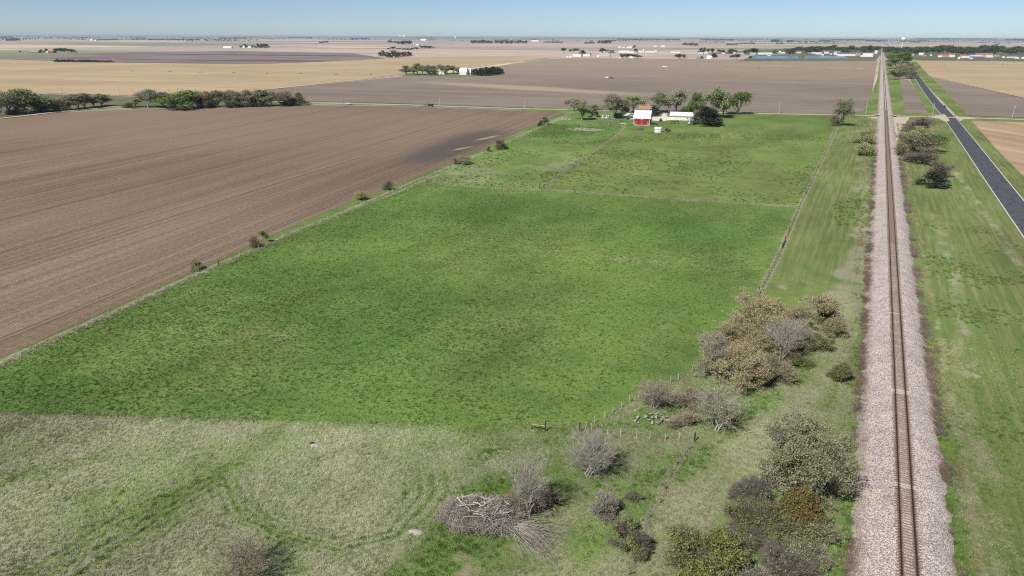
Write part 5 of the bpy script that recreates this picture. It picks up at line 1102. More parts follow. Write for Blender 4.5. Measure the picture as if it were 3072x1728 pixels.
building('small_shed', (b[0], b[1], 0), GRID, 3.7, 3.6, 2.2, .9, 'little white shed standing alone in the grass before the barnyard', 'shed', C_WHITE, C_WROOF, kids=loaf_kids, over=.25)
def tan_kids(e): pane(e, -.6, .1, .9, 1.9, 0, C_BROWNROOF, C_TAN, 'door'); pane(e, .9, .9, .6, .6)
b = (-182.7, 493.4)
building('garden_shed', (b[0], b[1], 0), GRID+R(-14), 3.9, 4.6, 2.4, 1.1, 'tan garden shed with brown roof under the left farm trees', 'shed', C_TAN, C_BROWNROOF, ridge='y', kids=tan_kids, over=.3)
def lean_kids(e): pane(e, -.8, .05, 1.6, 1.7, 0, C_BROWNROOF, C_GREY, 'door')
b = (-166.2, 499.8)
building('lean_to', (b[0], b[1], 0), GRID, 5.2, 4.0, 2.0, 1.0, 'low grey outbuilding in the shade of the dark farm tree', 'outbuilding', paint('dark_grey_wall', (.17, .17, .18), None, 1), C_GREYROOF, kids=lean_kids)
# ---- vehicles
M_TYRE = paint('tyre_rubber', (.025, .025, .026), None, 3, .8); M_RIM = paint('wheel_rim', (.50, .50, .52), None, 3, .3, .6); M_LAMP = paint('headlamp', (.80, .80, .75), None, 3, .2); M_TAIL = paint('tail_lamp', (.35, .02, .02), None, 3, .3)
def wheel_parts(e, x, y, r, w=.22, rim=M_RIM):
    t = MB().wheel(x, y, r, r, w).build('wheel', M_TYRE, e, True); MB().wheel(x+(.02 if x > 0 else -.02), y, r, r*.62, w).build('rim', rim, t)
def car(q, rz, label, col, kind='suv', group=None):
    x, y = q; e = empty('parked_car' if kind != 'moving' else 'car', (x, y, .075), rz, label, 'car', group)
    L, Wd, H = 4.7, 1.84, 1.70
    body = [(-L/2, .35), (-L/2, .85), (-L/2+.12, 1.0), (-L/2+.15, 1.02), (.75, 1.02), (L/2-.25, .90), (L/2, .72), (L/2, .35)]
    cab = [(-L/2+.12, 1.02), (-L/2+.35, H-.06), (-L/2+.6, H), (.1, H), (.95, 1.02)]
    if kind == 'sedan' or kind == 'moving': cab = [(-L/2+.75, 1.0), (-L/2+1.3, 1.42), (-.1, 1.46), (.95, 1.0)]
    if kind == 'pickup': cab = [(-.55, 1.02), (-.45, 1.72), (.55, 1.74), (1.15, 1.02)]
    def loft(prof, w0, w1, z0, z1):
        m = MB(); n = len(prof); f = lambda z: w0+(w1-w0)*(z-z0)/(z1-z0)
        a = [(-f(z)/2, yy, z) for yy, z in prof]; b_ = [(f(z)/2, yy, z) for yy, z in prof]
        return m.add(a+b_, [(i, (i+1) % n, n+(i+1) % n, n+i) for i in range(n)]+[tuple(range(n-1, -1, -1)), tuple(range(n, 2*n))])
    pm = paint('car_paint_'+label.split()[0], col, None, .5, .25, .1, True, .5)
    loft(body, Wd*.97, Wd, .35, 1.05).build('body', pm, e); zt = max(z for _, z in cab)
    cb = loft(cab, Wd*.96, Wd*.74, 1.0, zt).build('cabin', pm, e)
    for s in (-1, 1):
        g = [(yy*.86+(.05 if kind != 'pickup' else .05), 1.07+(z-1.0)*.74) for yy, z in cab]; xs = lambda z: s*(Wd*.48-(z-1.0)/(zt-1.0)*Wd*.11+.012)
        MB().poly([(xs(z), yy, z) for yy, z in (g if s < 0 else g[::-1])]).build('side_window', C_GLASS, cb)
    (y0, z0), (y1, z1) = cab[-1], cab[-2]; MB().poly([(-.76, y0-.03+.02, z0+.06), (.76, y0-.03+.02, z0+.06), (.62, y1+.07, z1-.06), (-.62, y1+.07, z1-.06)]).build('windscreen', C_GLASS, cb)
    (y0, z0), (y1, z1) = cab[0], cab[1]; MB().poly([(.74, y0-.012, z0+.08), (-.74, y0-.012, z0+.08), (-.62, y1-.035, z1-.10), (.62, y1-.035, z1-.10)]).build('rear_window', C_GLASS, cb)
    for sx in (-1, 1):
        for yy in (-L/2+.95, L/2-.9): wheel_parts(e, sx*(Wd/2-.10), yy, .36)
        MB().box(sx*.66-.16, sx*.66+.16, L/2-.05, L/2+.012, .62, .74).build('headlight', M_LAMP, e); MB().box(sx*.76-.10, sx*.76+.10, -L/2-.012, -L/2+.05, .72, .98).build('tail_light', M_TAIL, e)
    return e
car((-407.1, 485.7), R(-75), 'white car on the gravel road beside the bare pole', (.80, .80, .80))
car((57.3, 710.7), R(185), 'dark car driving on the asphalt road just past the crossing', (.030, .032, .036), 'moving')
car((-131.2, 492.0), R(8), 'dark red car parked on the pale yard between barn and shed', (.16, .025, .03))
car((-155.8, 493.0), R(12), 'dark grey car parked on the drive left of the barn', (.05, .055, .065))
car((-165.7, 486.4), R(-80), 'silver pickup in the shade under the dark farm tree', (.42, .44, .47), 'pickup')
def camper():
    q = (-170.3, 485.1); e = empty('camper_trailer', (q[0], q[1], .05), GRID, 'white camper trailer parked left of the dark farm tree', 'trailer')
    MB().extrude([(-1.05, .55), (-1.1, 1.2), (-1.05, 2.5), (-.8, 2.65), (.8, 2.65), (1.05, 2.5), (1.1, 1.2), (1.05, .55)], -2.7, 2.7).build('body', C_WHITE, e)
    for x in (-1.7, .2, 1.8): pane(e, x, 1.5, .9, .6, -1.1)
    pane(e, -.75, .7, .6, 1.6, -1.1, C_GREY, C_WHITE, 'door'); MB().box(-2.7, 2.7, -1.115, -1.102, .95, 1.1).build('stripe', C_GREY, e)
    for sy in (-1, 1):
        t = MB().tube([(.1, sy*.95-.1, .35), (.1, sy*.95+.1, .35)], .35, 14).build('wheel', M_TYRE, e); MB().tube([(.1, sy*.95-.11, .35), (.1, sy*.95+.11, .35)], .2, 10).build('rim', M_RIM, t)
    MB().tube([(2.6, 0, .6), (3.7, 0, .5)], .05).build('drawbar', M_METAL, e)
camper()
M_JGREEN = paint('tractor_green', (.030, .115, .035), (.025, .09, .03), 1, .4); M_JYEL = paint('tractor_yellow', (.66, .56, .06), None, 1, .4); M_BLACK = paint('black_steel', (.025, .025, .028), (.04, .04, .042), 1, .5)
def tractor():
    q = (-117.7, 481.2); e = empty('tractor', (q[0], q[1], .03), R(95), 'green tractor with yellow wheels parked in front of the machine shed', 'tractor')
    MB().extrude([(-.2, .85), (-.2, 1.45), (1.9, 1.35), (2.15, 1.15), (2.15, .75)], -.42, .42).build('bonnet', M_JGREEN, e)
    MB().box(-.55, .55, -1.3, -.2, .8, 1.25).build('chassis', M_JGREEN, e); MB().box(-.3, .3, -.9, -.35, 1.25, 1.6).build('seat', M_BLACK, e)
    for sx in (-1, 1):
        MB().tube([(sx*.6, -.9, 1.2), (sx*.58, -.8, 2.2)], .04).build('canopy_post', M_BLACK, e)
        wheel_parts(e, sx*.95, -.9, .82, .45, M_JYEL); wheel_parts(e, sx*.75, 1.6, .48, .28, M_JYEL)
        MB().tube([(sx*.6, -.1, 1.2), (sx*.62, 1.6, 1.35), (sx*.62, 3.1, .45)], .07).build('loader_arm', M_JGREEN, e)
    MB().box(-.75, .75, -1.35, -.1, 2.2, 2.28).build('canopy', M_JGREEN, e); MB().box(-.95, .95, 3.0, 3.7, .08, .62).build('bucket', M_JGREEN, e); MB().tube([(.2, 1.3, 1.3), (.2, 1.3, 2.0)], .04).build('exhaust', M_BLACK, e)
tractor()
def implement():
    q = (-333.5, 500.3); e = empty('row_planter', (q[0], q[1], .06), R(18), 'black folded farm implement with row of boxes and an upright boom at the field edge', 'farm implement')
    MB().box(-4.2, 3.6, -.25, .25, .75, 1.05).build('toolbar', M_BLACK, e)
    for k in range(5):
        x = -.2+k*.95; h = MB().box(x-.34, x+.34, -.75, .55, 1.05, 2.3).build('seed_box', M_BLACK, e); MB().box(x-.3, x+.3, -.7, .5, 2.3, 2.42).build('lid', M_METAL if k % 2 else M_BLACK, h)
        MB().tube([(x, -.9, .5), (x, -.9, 1.1)], .09).build('opener', M_BLACK, e)
    for x in (-3.0, 0, 2.9):
        t = MB().tube([(x-.16, .1, .45), (x+.16, .1, .45)], .45, 12).build('wheel', M_TYRE, e); MB().tube([(x-.17, .1, .45), (x+.17, .1, .45)], .2, 8).build('rim', M_METAL, t)
    MB().tube([(-.6, 0, 1.0), (-1.4, 0, 4.6)], [.16, .10], 6).build('boom', paint('orange_boom', (.30, .14, .05), (.18, .10, .05), 2), e)
    t = empty('flat_trailer', ((-339.7, 498.5)[0], (-339.7, 498.5)[1], .06), R(18), 'low grey trailer hitched left of the black implement', 'trailer')
    MB().box(-3.2, 2.6, -1.1, 1.1, .75, .95).build('deck', M_METAL, t)
    for x, s in ((-2.4, .7), (-1.0, .9), (.6, .7), (1.8, .6)): MB().lathe([(s*.5, 0), (s*.55, .1), (s*.5, s), (s*.2, s*1.1)], 10, (x, 0, .95)).build('tank', paint('grey_tank', (.50, .49, .52), None, 1), t)
    for x in (-1.6, 1.2):
        for sy in (-1, 1):
            w_ = MB().tube([(x, sy*1.1-.1, .4), (x, sy*1.1+.1, .4)], .4, 12).build('wheel', M_TYRE, t); MB().tube([(x, sy*1.1-.11, .4), (x, sy*1.1+.11, .4)], .18, 8).build('rim', M_METAL, t)
implement()
# ---- yard bits
def mound(name, q, rx, ry, h, mat, label, cat, seed):
    rng = np.random.default_rng(seed); n, k = 22, 7; m = MB(); V = [(0, 0, h)]
    for j in range(1, k+1):
        for i in range(n):
            t = 2*math.pi*i/n; r = j/k; V.append((rx*r*math.cos(t)*(1+rng.normal(0, .05)), ry*r*math.sin(t)*(1+rng.normal(0, .05)), max(-.05, h*(1-r**1.6)*(1+rng.normal(0, .14))) if j < k else -.05))
    F = [(0, 1+i, 1+(i+1) % n) for i in range(n)]+[(1+(j-1)*n+i, 1+j*n+i, 1+j*n+(i+1) % n, 1+(j-1)*n+(i+1) % n) for j in range(1, k) for i in range(n)]
    o = m.add(V, F).build(name, mat, None, True); o.location = (q[0], q[1], .04); o.rotation_euler[2] = GRID; tag(o, label, cat); return o
mound('manure_heap', (-129.8, 437.7), 3.0, 6.0, .9, paint('reddish_dung', (.16, .105, .075), (.10, .07, .05), 1.2, .95), 'reddish brown dung heap on the grass before the red barn', 'heap', 3)
mound('burrow_mound', (-40.6, 54.5), .9, .55, .12, paint('pale_sand', (.50, .45, .38), (.40, .35, .29), 2), 'pale sandy burrow mound left of the brush pile', 'mound', 31)
mound('burrow_mound', (-64.2, 63.2), .75, .5, .12, paint('pale_sand', (.50, .45, .38)), 'pale sandy burrow mound in the upper meadow near the pasture edge', 'mound', 32)
mound('burrow_hole', (-65.0, 63.5), .5, .3, .1, paint('hole_shade', (.05, .04, .03), None, 2), 'burrow hole with its shade painted dark, behind the upper sandy mound', 'mound', 33)  # low solid cap; its dark colour stands in for shade inside the hole
for i, (px_, lab) in enumerate(((0, 'leftmost of three grey rock heaps at the yard corner'), (1, 'middle one of three grey rock heaps at the yard corner'), (2, 'rightmost of three grey rock heaps at the yard corner'))):
    q = [(-196.7, 468.3), (-194.5, 469.4), (-191.8, 469.7)][i]; mound('rock_heap', q, 1.1, 1.8, .8, paint('fieldstone', (.40, .36, .32), (.26, .23, .20), 2), lab, 'rock heap', 20+i)
def bunk():
    q = (-148.9, 460.0); e = empty('feed_bunk', (q[0], q[1], .03), GRID, 'pale wooden feed bunk in the pen left of the barn', 'feed bunk')
    for y in (-.5, .5): MB().box(-2.5, 2.5, y-.04, y+.04, .35, .9).build('side_board', C_TAN, e)
    MB().box(-2.5, 2.5, -.46, .46, .35, .42).build('floor_board', C_TAN, e)
    for x in (-2.3, 0, 2.3): MB().box(x-.06, x+.06, -.62, .62, 0, .34).build('leg', M_GPOST, e)
bunk()
def ring():
    q = (-112.2, 437.8); e = empty('curved_windbreak_fence', (q[0], q[1], .03), 0, 'curved grey-green board pen in the grass right of the little white shed', 'pen')
    M_ = paint('mossy_boards', (.20, .22, .15), (.13, .15, .10), 2)
    for k in range(16):
        t = R(-60+k*15); x, y = 1.6*math.cos(t), 4.5*math.sin(t)
        o = MB().box(-.5, .5, -.04, .04, .0, 1.25+.1*(k % 3)).build('board', M_, e); o.location = (x, y, 0); o.rotation_euler[2] = math.atan2(4.5*math.cos(t), -1.6*math.sin(t))
ring()
def rail_fence(a, b, label, h=1.25):
    L = math.hypot(b[0]-a[0], b[1]-a[1]); e = empty('board_fence', (a[0], a[1], 0), math.atan2(b[1]-a[1], b[0]-a[0]), label, 'fence', 'board fences of the barnyard')
    k = max(2, int(L/2.4)+1)
    for i in range(k): p = link('post', PM_G, e); p.location = (L*i/(k-1), 0, 0)
    for z in (.35, .75, 1.12): MB().box(0, L, -.16, -.11, z-.07, z+.07).build('rail', M_GPOST, e)
rail_fence((-129.9, 459.7), (-125.6, 459.9), 'board fence in front of the barn corner, to the little white shed'); rail_fence((-125.6, 459.9), (-129.3, 477.1), 'board fence running back from the little white shed')
rail_fence((-142.9, 450.5), (-140.1, 456.2), 'board fence at the left barn corner'); rail_fence((-158.3, 452.7), (-150.7, 456.8), 'board fence of the pen below the camper'); rail_fence((-150.7, 456.8), (-157.1, 480.3), 'board fence at the right side of the pen')
rail_fence((-168.0, 460.6), (-158.3, 452.7), 'board fence slanting at the left side of the pen'); rail_fence((-177.0, 464.8), (-168.0, 460.6), 'board fence nearest the left farm trees')
rail_fence((-142.8, 510.1), (-139.4, 519.6), 'pale yard fence behind the barn beside the drive')
# ---- farm trees
FT = [(-213.1, 529.8, 9.7, 8.6, 'bare0'),
  (-183.0, 470.9, 12.8, 12.0, 'thin0'),
  (-183.2, 493.1, 8.0, 9.0, 'green1'),
  (-166.1, 487.4, 16.7, 15.6, 'bare1'),
  (-162.7, 501.7, 10.1, 7.4, 'bare2'),
  (-165.9, 538.0, 13.0, 13.2, 'green2'),
  (-149.8, 546.8, 14.5, 14.3, 'thin1'),
  (-139.9, 546.5, 11.9, 7.9, 'thin2'),
  (-136.1, 554.3, 15.8, 14.3, 'thin0'),
  (-120.1, 535.4, 6.9, 9.1, 'conifer0'),
  (-123.6, 533.5, 6.4, 7.6, 'conifer1'),
  (-118.0, 541.9, 15.3, 11.2, 'green0'),
  (-119.4, 530.5, 11.2, 8.5, 'bright0'),
  (-113.9, 544.1, 7.7, 7.7, 'bare0'),
  (-100.2, 530.7, 19.0, 14.3, 'green1'),
  (-97.2, 542.7, 14.6, 9.0, 'bare2'),
  (-99.5, 565.8, 14.6, 7.3, 'thin2'),
  (-90.8, 565.0, 14.8, 16.1, 'bright1'),
  (-97.1, 481.6, 11.4, 14.5, 'conifer2'),
  (-102.4, 487.3, 9.4, 9.2, 'bare1'),
  (-144.4, 522.1, 7.4, 6.1, 'conifer1'),
  (-95.5, 491.1, 9.4, 9.2, 'conifer0'),
  (-151.7, 537.2, 5.8, 4.2, 'conifer2')]
FL = ['small bare brown tree at the left end of the farm trees', 'tall grey-green tree with wide crown at the left end of the farm', 'round green tree beside the tan garden shed', 'big dark brown tree left of the barn', 'brown bare tree behind the silver pickup',
      'green tree by the road left of the farmhouse', 'grey-green tree right of the farmhouse', 'thin-trunked tree between farmhouse and machine shed', 'wide grey-green tree behind the machine shed', 'dark evergreen behind the right end of the machine shed', 'dark evergreen behind the middle of the machine shed',
      'green tree behind the evergreens of the machine shed', 'bright green low tree right behind the machine shed', 'grey bare tree beside the garage', 'tallest green tree of the right farm grove', 'bare-trunked tree behind the tallest green tree', 'thin grey tree between the tallest and the bright green tree',
      'bright green tree at the right end of the farm grove', 'big dark evergreen right of the garage', 'pale leafless tree left of the big dark evergreen', 'dark evergreen just right of the farmhouse', 'dark evergreen at the right flank of the big one', 'little dark evergreen against the house corner']
for (x, y, h, w, key), lab in zip(FT, FL): put(key, x, y, h*1.05, w*1.12, lab, group='trees of the farmstead')

# ================================================================== TREE BELTS ON THE LEFT
WA = [(-579.1, 300.4, 16.0, 15.1, 'thin0'),
  (-578.0, 312.1, 16.6, 22.1, 'green0'),
  (-576.2, 318.7, 13.0, 10.4, 'thin1'),
  (-575.7, 324.8, 10.1, 12.0, 'scrub0'),
  (-574.3, 331.4, 8.9, 12.1, 'scrub1'),
  (-574.0, 337.6, 8.2, 11.2, 'bare0'),
  (-571.6, 341.9, 10.9, 12.3, 'thin2'),
  (-571.2, 348.3, 9.4, 11.3, 'bare1'),
  (-571.9, 354.2, 12.1, 14.7, 'bare2'),
  (-576.5, 364.6, 8.9, 11.7, 'thin0'),
  (-576.4, 371.2, 9.7, 13.5, 'green1'),
  (-574.8, 292.1, 13.4, 9.9, 'bare0'),
  (-572.6, 304.0, 5.9, 10.1, 'scrub2')]
WL = ['tree in the left belt with dark leaning trunk, second from the picture edge', 'biggest pale green tree of the left belt', 'thin tree at the right shoulder of the biggest left tree', 'low brown scrub right of the biggest left tree', 'brown scrub bush in the middle of the left belt', 'bare tree in the middle of the left belt', 'olive tree of the left belt left of its bare tall one', 'bare low tree of the left belt', 'tallest bare brown tree of the left belt', 'olive tree next to the right end of the left belt', 'green tree at the right end of the left belt beside the gravel road', 'bare tree cut by the left picture edge', 'undergrowth bush between the two leftmost trees']
for (x, y, h, w, key), lab in zip(WA, WL): put(key, x, y, h, w*1.15, lab, group='left tree belt')
WB_ = [(-548.5, 376.7, 3.8, 9.4, 'scrub0'),
  (-546.6, 381.1, 6.5, 8.9, 'thin0'),
  (-532.4, 382.3, 13.8, 16.0, 'thin1'),
  (-524.2, 390.1, 13.6, 12.8, 'bare0'),
  (-516.5, 394.4, 11.0, 12.8, 'bare1'),
  (-503.6, 391.8, 13.5, 26.3, 'bright0'),
  (-500.2, 403.4, 13.9, 15.0, 'green2'),
  (-492.1, 404.6, 9.9, 12.7, 'scrub1'),
  (-484.6, 412.0, 13.7, 16.1, 'bare2'),
  (-478.4, 418.6, 12.7, 12.9, 'thin2'),
  (-473.4, 424.7, 13.0, 13.5, 'bare0'),
  (-467.9, 431.1, 13.3, 14.1, 'thin0'),
  (-460.8, 438.4, 12.6, 13.1, 'green0'),
  (-456.6, 444.2, 11.3, 12.0, 'bare1'),
  (-449.2, 448.3, 11.8, 16.0, 'bare2'),
  (-445.0, 454.1, 8.9, 12.1, 'scrub2'),
  (-440.4, 460.1, 9.5, 6.9, 'bright1'),
  (-436.4, 462.3, 3.6, 8.7, 'bushy0'),
  (-486.0, 404.7, 6.4, 11.0, 'scrub0'),
  (-476.0, 420.0, 5.7, 14.0, 'scrub1'),
  (-463.5, 433.6, 5.7, 14.1, 'scrub2')]
WBL = ['low scrub at the left end of the right belt', 'small olive tree at the left end of the right belt', 'tall olive tree left in the right belt', 'grey bare tree left of the bright green one', 'brown bare tree directly left of the bright green one', 'wide bright green tree in the right belt', 'dark green tree top behind the bright green one', 'brown scrub right of the bright green tree', 'bare tree with white trunk in the right belt', 'olive tree right of the white-trunked one', 'bare brown tree in the right half of the belt', 'olive brown tree in the right half of the belt', 'dark green tree in the right half of the belt', 'bare tree next to the right end of the belt', 'wide bare brown tree at the right end of the belt', 'scrub under the right end of the belt', 'slim bright green tree standing apart right of the belt', 'low bush at the foot of the slim green tree', 'undergrowth beside the white-trunked tree', 'undergrowth left of the belt centre', 'undergrowth right of the belt centre']
for (x, y, h, w, key), lab in zip(WB_, WBL): put(key, x, y, h, w*1.15, lab, group='right tree belt')

# ================================================================== WHITE FARM IN THE MIDDLE DISTANCE
sheet('farm_grass', [(-648.1, 900.3), (-595.2, 898.6), (-534.9, 934.0), (-521.7, 997.7), (-554.7, 1052.4), (-608.4, 1007.5), (-672.2, 957.0)], 0.085, M_GRASS)
MF = [(-688.7, 959.8, 6.7, 7.6, 'bare0'),
  (-658.7, 928.5, 12.5, 17.9, 'green0'),
  (-638.3, 917.4, 11.3, 12.4, 'thin0'),
  (-638.6, 928.7, 15.9, 15.6, 'green1'),
  (-625.9, 924.7, 14.8, 13.4, 'green2'),
  (-613.4, 920.7, 14.6, 14.4, 'thin1'),
  (-606.0, 925.1, 13.7, 14.4, 'green0'),
  (-611.0, 956.8, 14.5, 14.8, 'thin2'),
  (-609.2, 969.8, 12.7, 12.8, 'green1'),
  (-606.5, 983.6, 13.3, 16.1, 'green2'),
  (-594.6, 978.4, 8.1, 10.7, 'thin0'),
  (-596.6, 941.9, 7.4, 6.2, 'bare1')]
for i, (x, y, h, w, key) in enumerate(MF): put(key, x, y, h, w, '%s green-grey tree from the left in the grove of the white far farm' % nth(i), group='grove of the white far farm')
CF = [(-557.4, 965.1, 8.9, 7.8),
  (-544.2, 950.3, 10.2, 7.7),
  (-536.0, 944.1, 11.1, 7.6),
  (-532.1, 946.4, 11.6, 8.1),
  (-528.2, 948.8, 12.1, 8.1),
  (-528.8, 959.4, 11.7, 8.2),
  (-529.5, 970.2, 11.8, 8.3),
  (-530.1, 981.2, 11.9, 8.3),
  (-531.2, 992.1, 11.0, 8.4),
  (-532.4, 1003.2, 10.1, 7.9),
  (-534.0, 1014.3, 7.6, 6.4),
  (-563.4, 996.9, 9.7, 7.5),
  (-560.3, 1011.0, 10.3, 7.5),
  (-557.1, 1025.3, 10.4, 7.6)]
for i, (x, y, h, w) in enumerate(CF): put('conifer', x, y, h, w, '%s dark conifer from the left in the block right of the white far barn' % nth(i), 'conifer', group='conifer block of the white far farm')
def fb(q, label, cwall=C_WHITE, croof=C_WROOF, name='far_house', cat='house', dep=.75, roof=.35, ridge='x', style='gable', rz=GRID, win=0, group=None):
    x, y, h, w = q
    def kids(e):
        for k in range(win): pane(e, (k+.5)/win*w*.8-w*.4, h*.22, min(1.0, w*.07), 1.2)
        if win: pane(e, w*.42, .05, 1.0, 2.0, 0, C_GREY, C_WHITE, 'door')
    return building(name, (x, y, 0), rz, w, w*dep if w < 25 else 14, h*(1-roof), h*roof, label, cat, cwall, croof, ridge=ridge, style=style, kids=kids, group=group)
fb((-618.4, 929.1, 6.4, 5.7), 'tall narrow white farmhouse among the far grove', win=2); fb((-609.1, 928.9, 3.2, 8.2), 'low white outbuilding right of the far farmhouse', name='outbuilding', cat='outbuilding', win=2)
fb((-608.4, 946.5, 3.0, 3.1), 'small white shed in the far grove', name='far_shed', cat='shed', win=1); fb((-601.1, 945.1, 2.7, 4.7), 'grey-white shed with lean-to in the far grove', C_GREY, name='far_shed', cat='shed', win=1)
fb((-574.7, 960.6, 10.2, 11.5), 'big white gambrel barn of the far farm beside the conifers', name='white_barn', cat='barn', style='gambrel', roof=.5, win=3); fb((-569.6, 969.4, 9.0, 7.9), 'white wing with flat front joined right of the far barn', name='barn_wing', cat='barn', roof=.15, win=2)
fb((-570.2, 980.9, 2.0, 2.1), 'tiny white hut at the edge of the conifer block', name='hut', cat='hut')
# ================================================================== CENTRE PIVOTS AND FIELD MACHINES
def pivot(towers, label, hub=None):
    e = empty('irrigation_pivot', (towers[0][0], towers[0][1], .05), 0, label, 'irrigator'); o = towers[0]
    M_ = paint('galvanised_pipe', (.42, .42, .40), None, 1, .5, .3); ws = MB().tube([(-.2, 0, .6), (.2, 0, .6)], .6, 10).mesh('wheel', M_TYRE)
    for a, b in zip(towers[:-1], towers[1:]):
        m = MB().tube([(a[0]-o[0], a[1]-o[1], 3.6), ((a[0]+b[0])/2-o[0], (a[1]+b[1])/2-o[1], 4.5), (b[0]-o[0], b[1]-o[1], 3.6)], .09, 5); m.build('span_pipe', M_, e)
        m = MB().tube([(a[0]-o[0], a[1]-o[1], 3.5), ((a[0]+b[0])/2-o[0], (a[1]+b[1])/2-o[1], 3.0), (b[0]-o[0], b[1]-o[1], 3.5)], .03, 4); m.build('truss_rod', M_, e)
    for (x, y) in towers:
        t = MB(); X, Y = x-o[0], y-o[1]
        for s in (-1, 1): t.tube([(X, Y+s*1.9, .6), (X, Y, 3.6)], .08, 5)
        t.tube([(X, Y-1.9, .6), (X, Y+1.9, .6)], .08, 5); tw = t.build('tower', M_, e)
        for s in (-1, 1): w_ = link('wheel', ws, tw); w_.location = (X, Y+s*1.9, 0)
pivot([(-1106.0, 776.7), (-1034.1, 792.9), (-978.8, 806.4), (-920.6, 822.0), (-859.3, 833.7), (-811.0, 856.3), (-746.7, 864.9), (-693.8, 884.6)], 'long irrigation pivot parked across the tan stubble field')
pivot([(-376.0, 1408.8), (-323.6, 1459.6), (-270.5, 1492.1), (-209.2, 1501.5), (-145.4, 1495.3), (-81.4, 1466.8), (-20.4, 1456.5)], 'long irrigation pivot parked across the grey-brown field')
pivot([(134.3, 1877.2), (188.8, 1888.4), (246.3, 1901.8), (296.4, 1900.5)], 'irrigation pivot in the tan field right of the road')
def field_truck(q, label, col, rz):
    e = empty('field_truck', (q[0], q[1], .06), rz, label, 'truck'); pm = paint('truck_paint_'+label.split()[0], col, None, .5, .4)
    MB().extrude([(-1.1, .9), (-1.1, 2.2), (-.9, 2.4), (.9, 2.4), (1.1, 2.2), (1.1, .9)], -3.6, .8).build('box_body', pm, e)
    MB().extrude([(1.0, .8), (1.0, 2.3), (1.9, 2.3), (2.2, 1.5), (3.2, 1.35), (3.3, .8)], -1.0, 1.0, axis='y').build('cab', pm, e); MB().box(1.2, 1.9, -1.02, 1.02, 1.55, 2.15).build('window', C_GLASS, e)
    for x in (-2.4, 2.4):
        for s in (-1, 1): MB().tube([(x, s*1.0-.15, .5), (x, s*1.0+.15, .5)], .5, 12).build('wheel', M_TYRE, e)
field_truck((-342.5, 975.4), 'white truck standing in the grey-brown field', (.75, .73, .70), R(20)); field_truck((-337.5, 978.3), 'dark truck beside the white one in the grey-brown field', (.12, .11, .10), R(20))
field_truck((-377.2, 1408.1), 'left of two white trucks far out in the grey-brown field', (.82, .82, .82), R(10)); field_truck((-368.9, 1394.9), 'right one of two white trucks far out in the grey-brown field', (.82, .82, .82), R(10))
# ================================================================== FAR FARMS
for q, lab, kw in (((-2581.6, 1460.7, 5.4, 36.5), 'long low shed with pale roof at the far left farm', dict(cwall=C_BROWNROOF, croof=C_TAN, name='far_shed', cat='shed')), ((-2537.1, 1492.6, 7.0, 18.3), 'red barn at the far left farm beside dark trees', dict(cwall=C_RED, croof=C_PINK, name='far_barn', cat='barn')), ((-2547.4, 1485.2, 3.8, 9.2), 'white hut left of the far red barn', dict(name='hut', cat='hut')),
                   ((-7786.8, 5044.9, 19.0, 29.5), 'white farmhouse before the distant left windbreak', {}), ((-7534.6, 4921.8, 13.5, 28.7), 'white shed right of the farmhouse before the distant left windbreak', dict(name='far_shed', cat='shed')),
                   ((-2827.5, 2506.0, 9.2, 47.0), 'long white shed of the far farm above the stubble', dict(name='far_shed', cat='shed')), ((-2846.9, 2625.4, 10.2, 10.0), 'white house under the trees right of the long white shed', {}), ((-2826.0, 2642.4, 7.1, 20.1), 'low white sheds before the dark conifers', dict(name='far_shed', cat='shed')),
                   ((-2815.2, 4061.4, 14.8, 13.5), 'white house right of the grey-green far trees', {}), ((-2743.2, 4003.8, 9.4, 22.1), 'white shed right of the house by the grey-green far trees', dict(name='far_shed', cat='shed')),
                   ((-29375.9, 40837.1, 120.0, 91.2), 'white grain elevator on the far horizon, left one', dict(name='grain_elevator', cat='elevator', roof=.1)), ((-21312.8, 29965.3, 120.0, 83.4), 'white grain elevator on the far horizon, right one', dict(name='grain_elevator', cat='elevator', roof=.1)), ((-5901.7, 8770.9, 22.6, 96.3), 'long pale building of the distant village', dict(name='far_shed', cat='shed')), ((-5454.8, 8122.4, 16.8, 44.6), 'white house of the distant village', {}),
                   ((-11217.6, 18335.6, 55.3, 49.1), 'white tower house on the distant skyline', {}), ((-3870.7, 8241.5, 15.7, 92.0), 'pale far sheds under the skyline right of the dark wood', dict(name='far_shed', cat='shed'))):
    fb(q, lab, **kw)
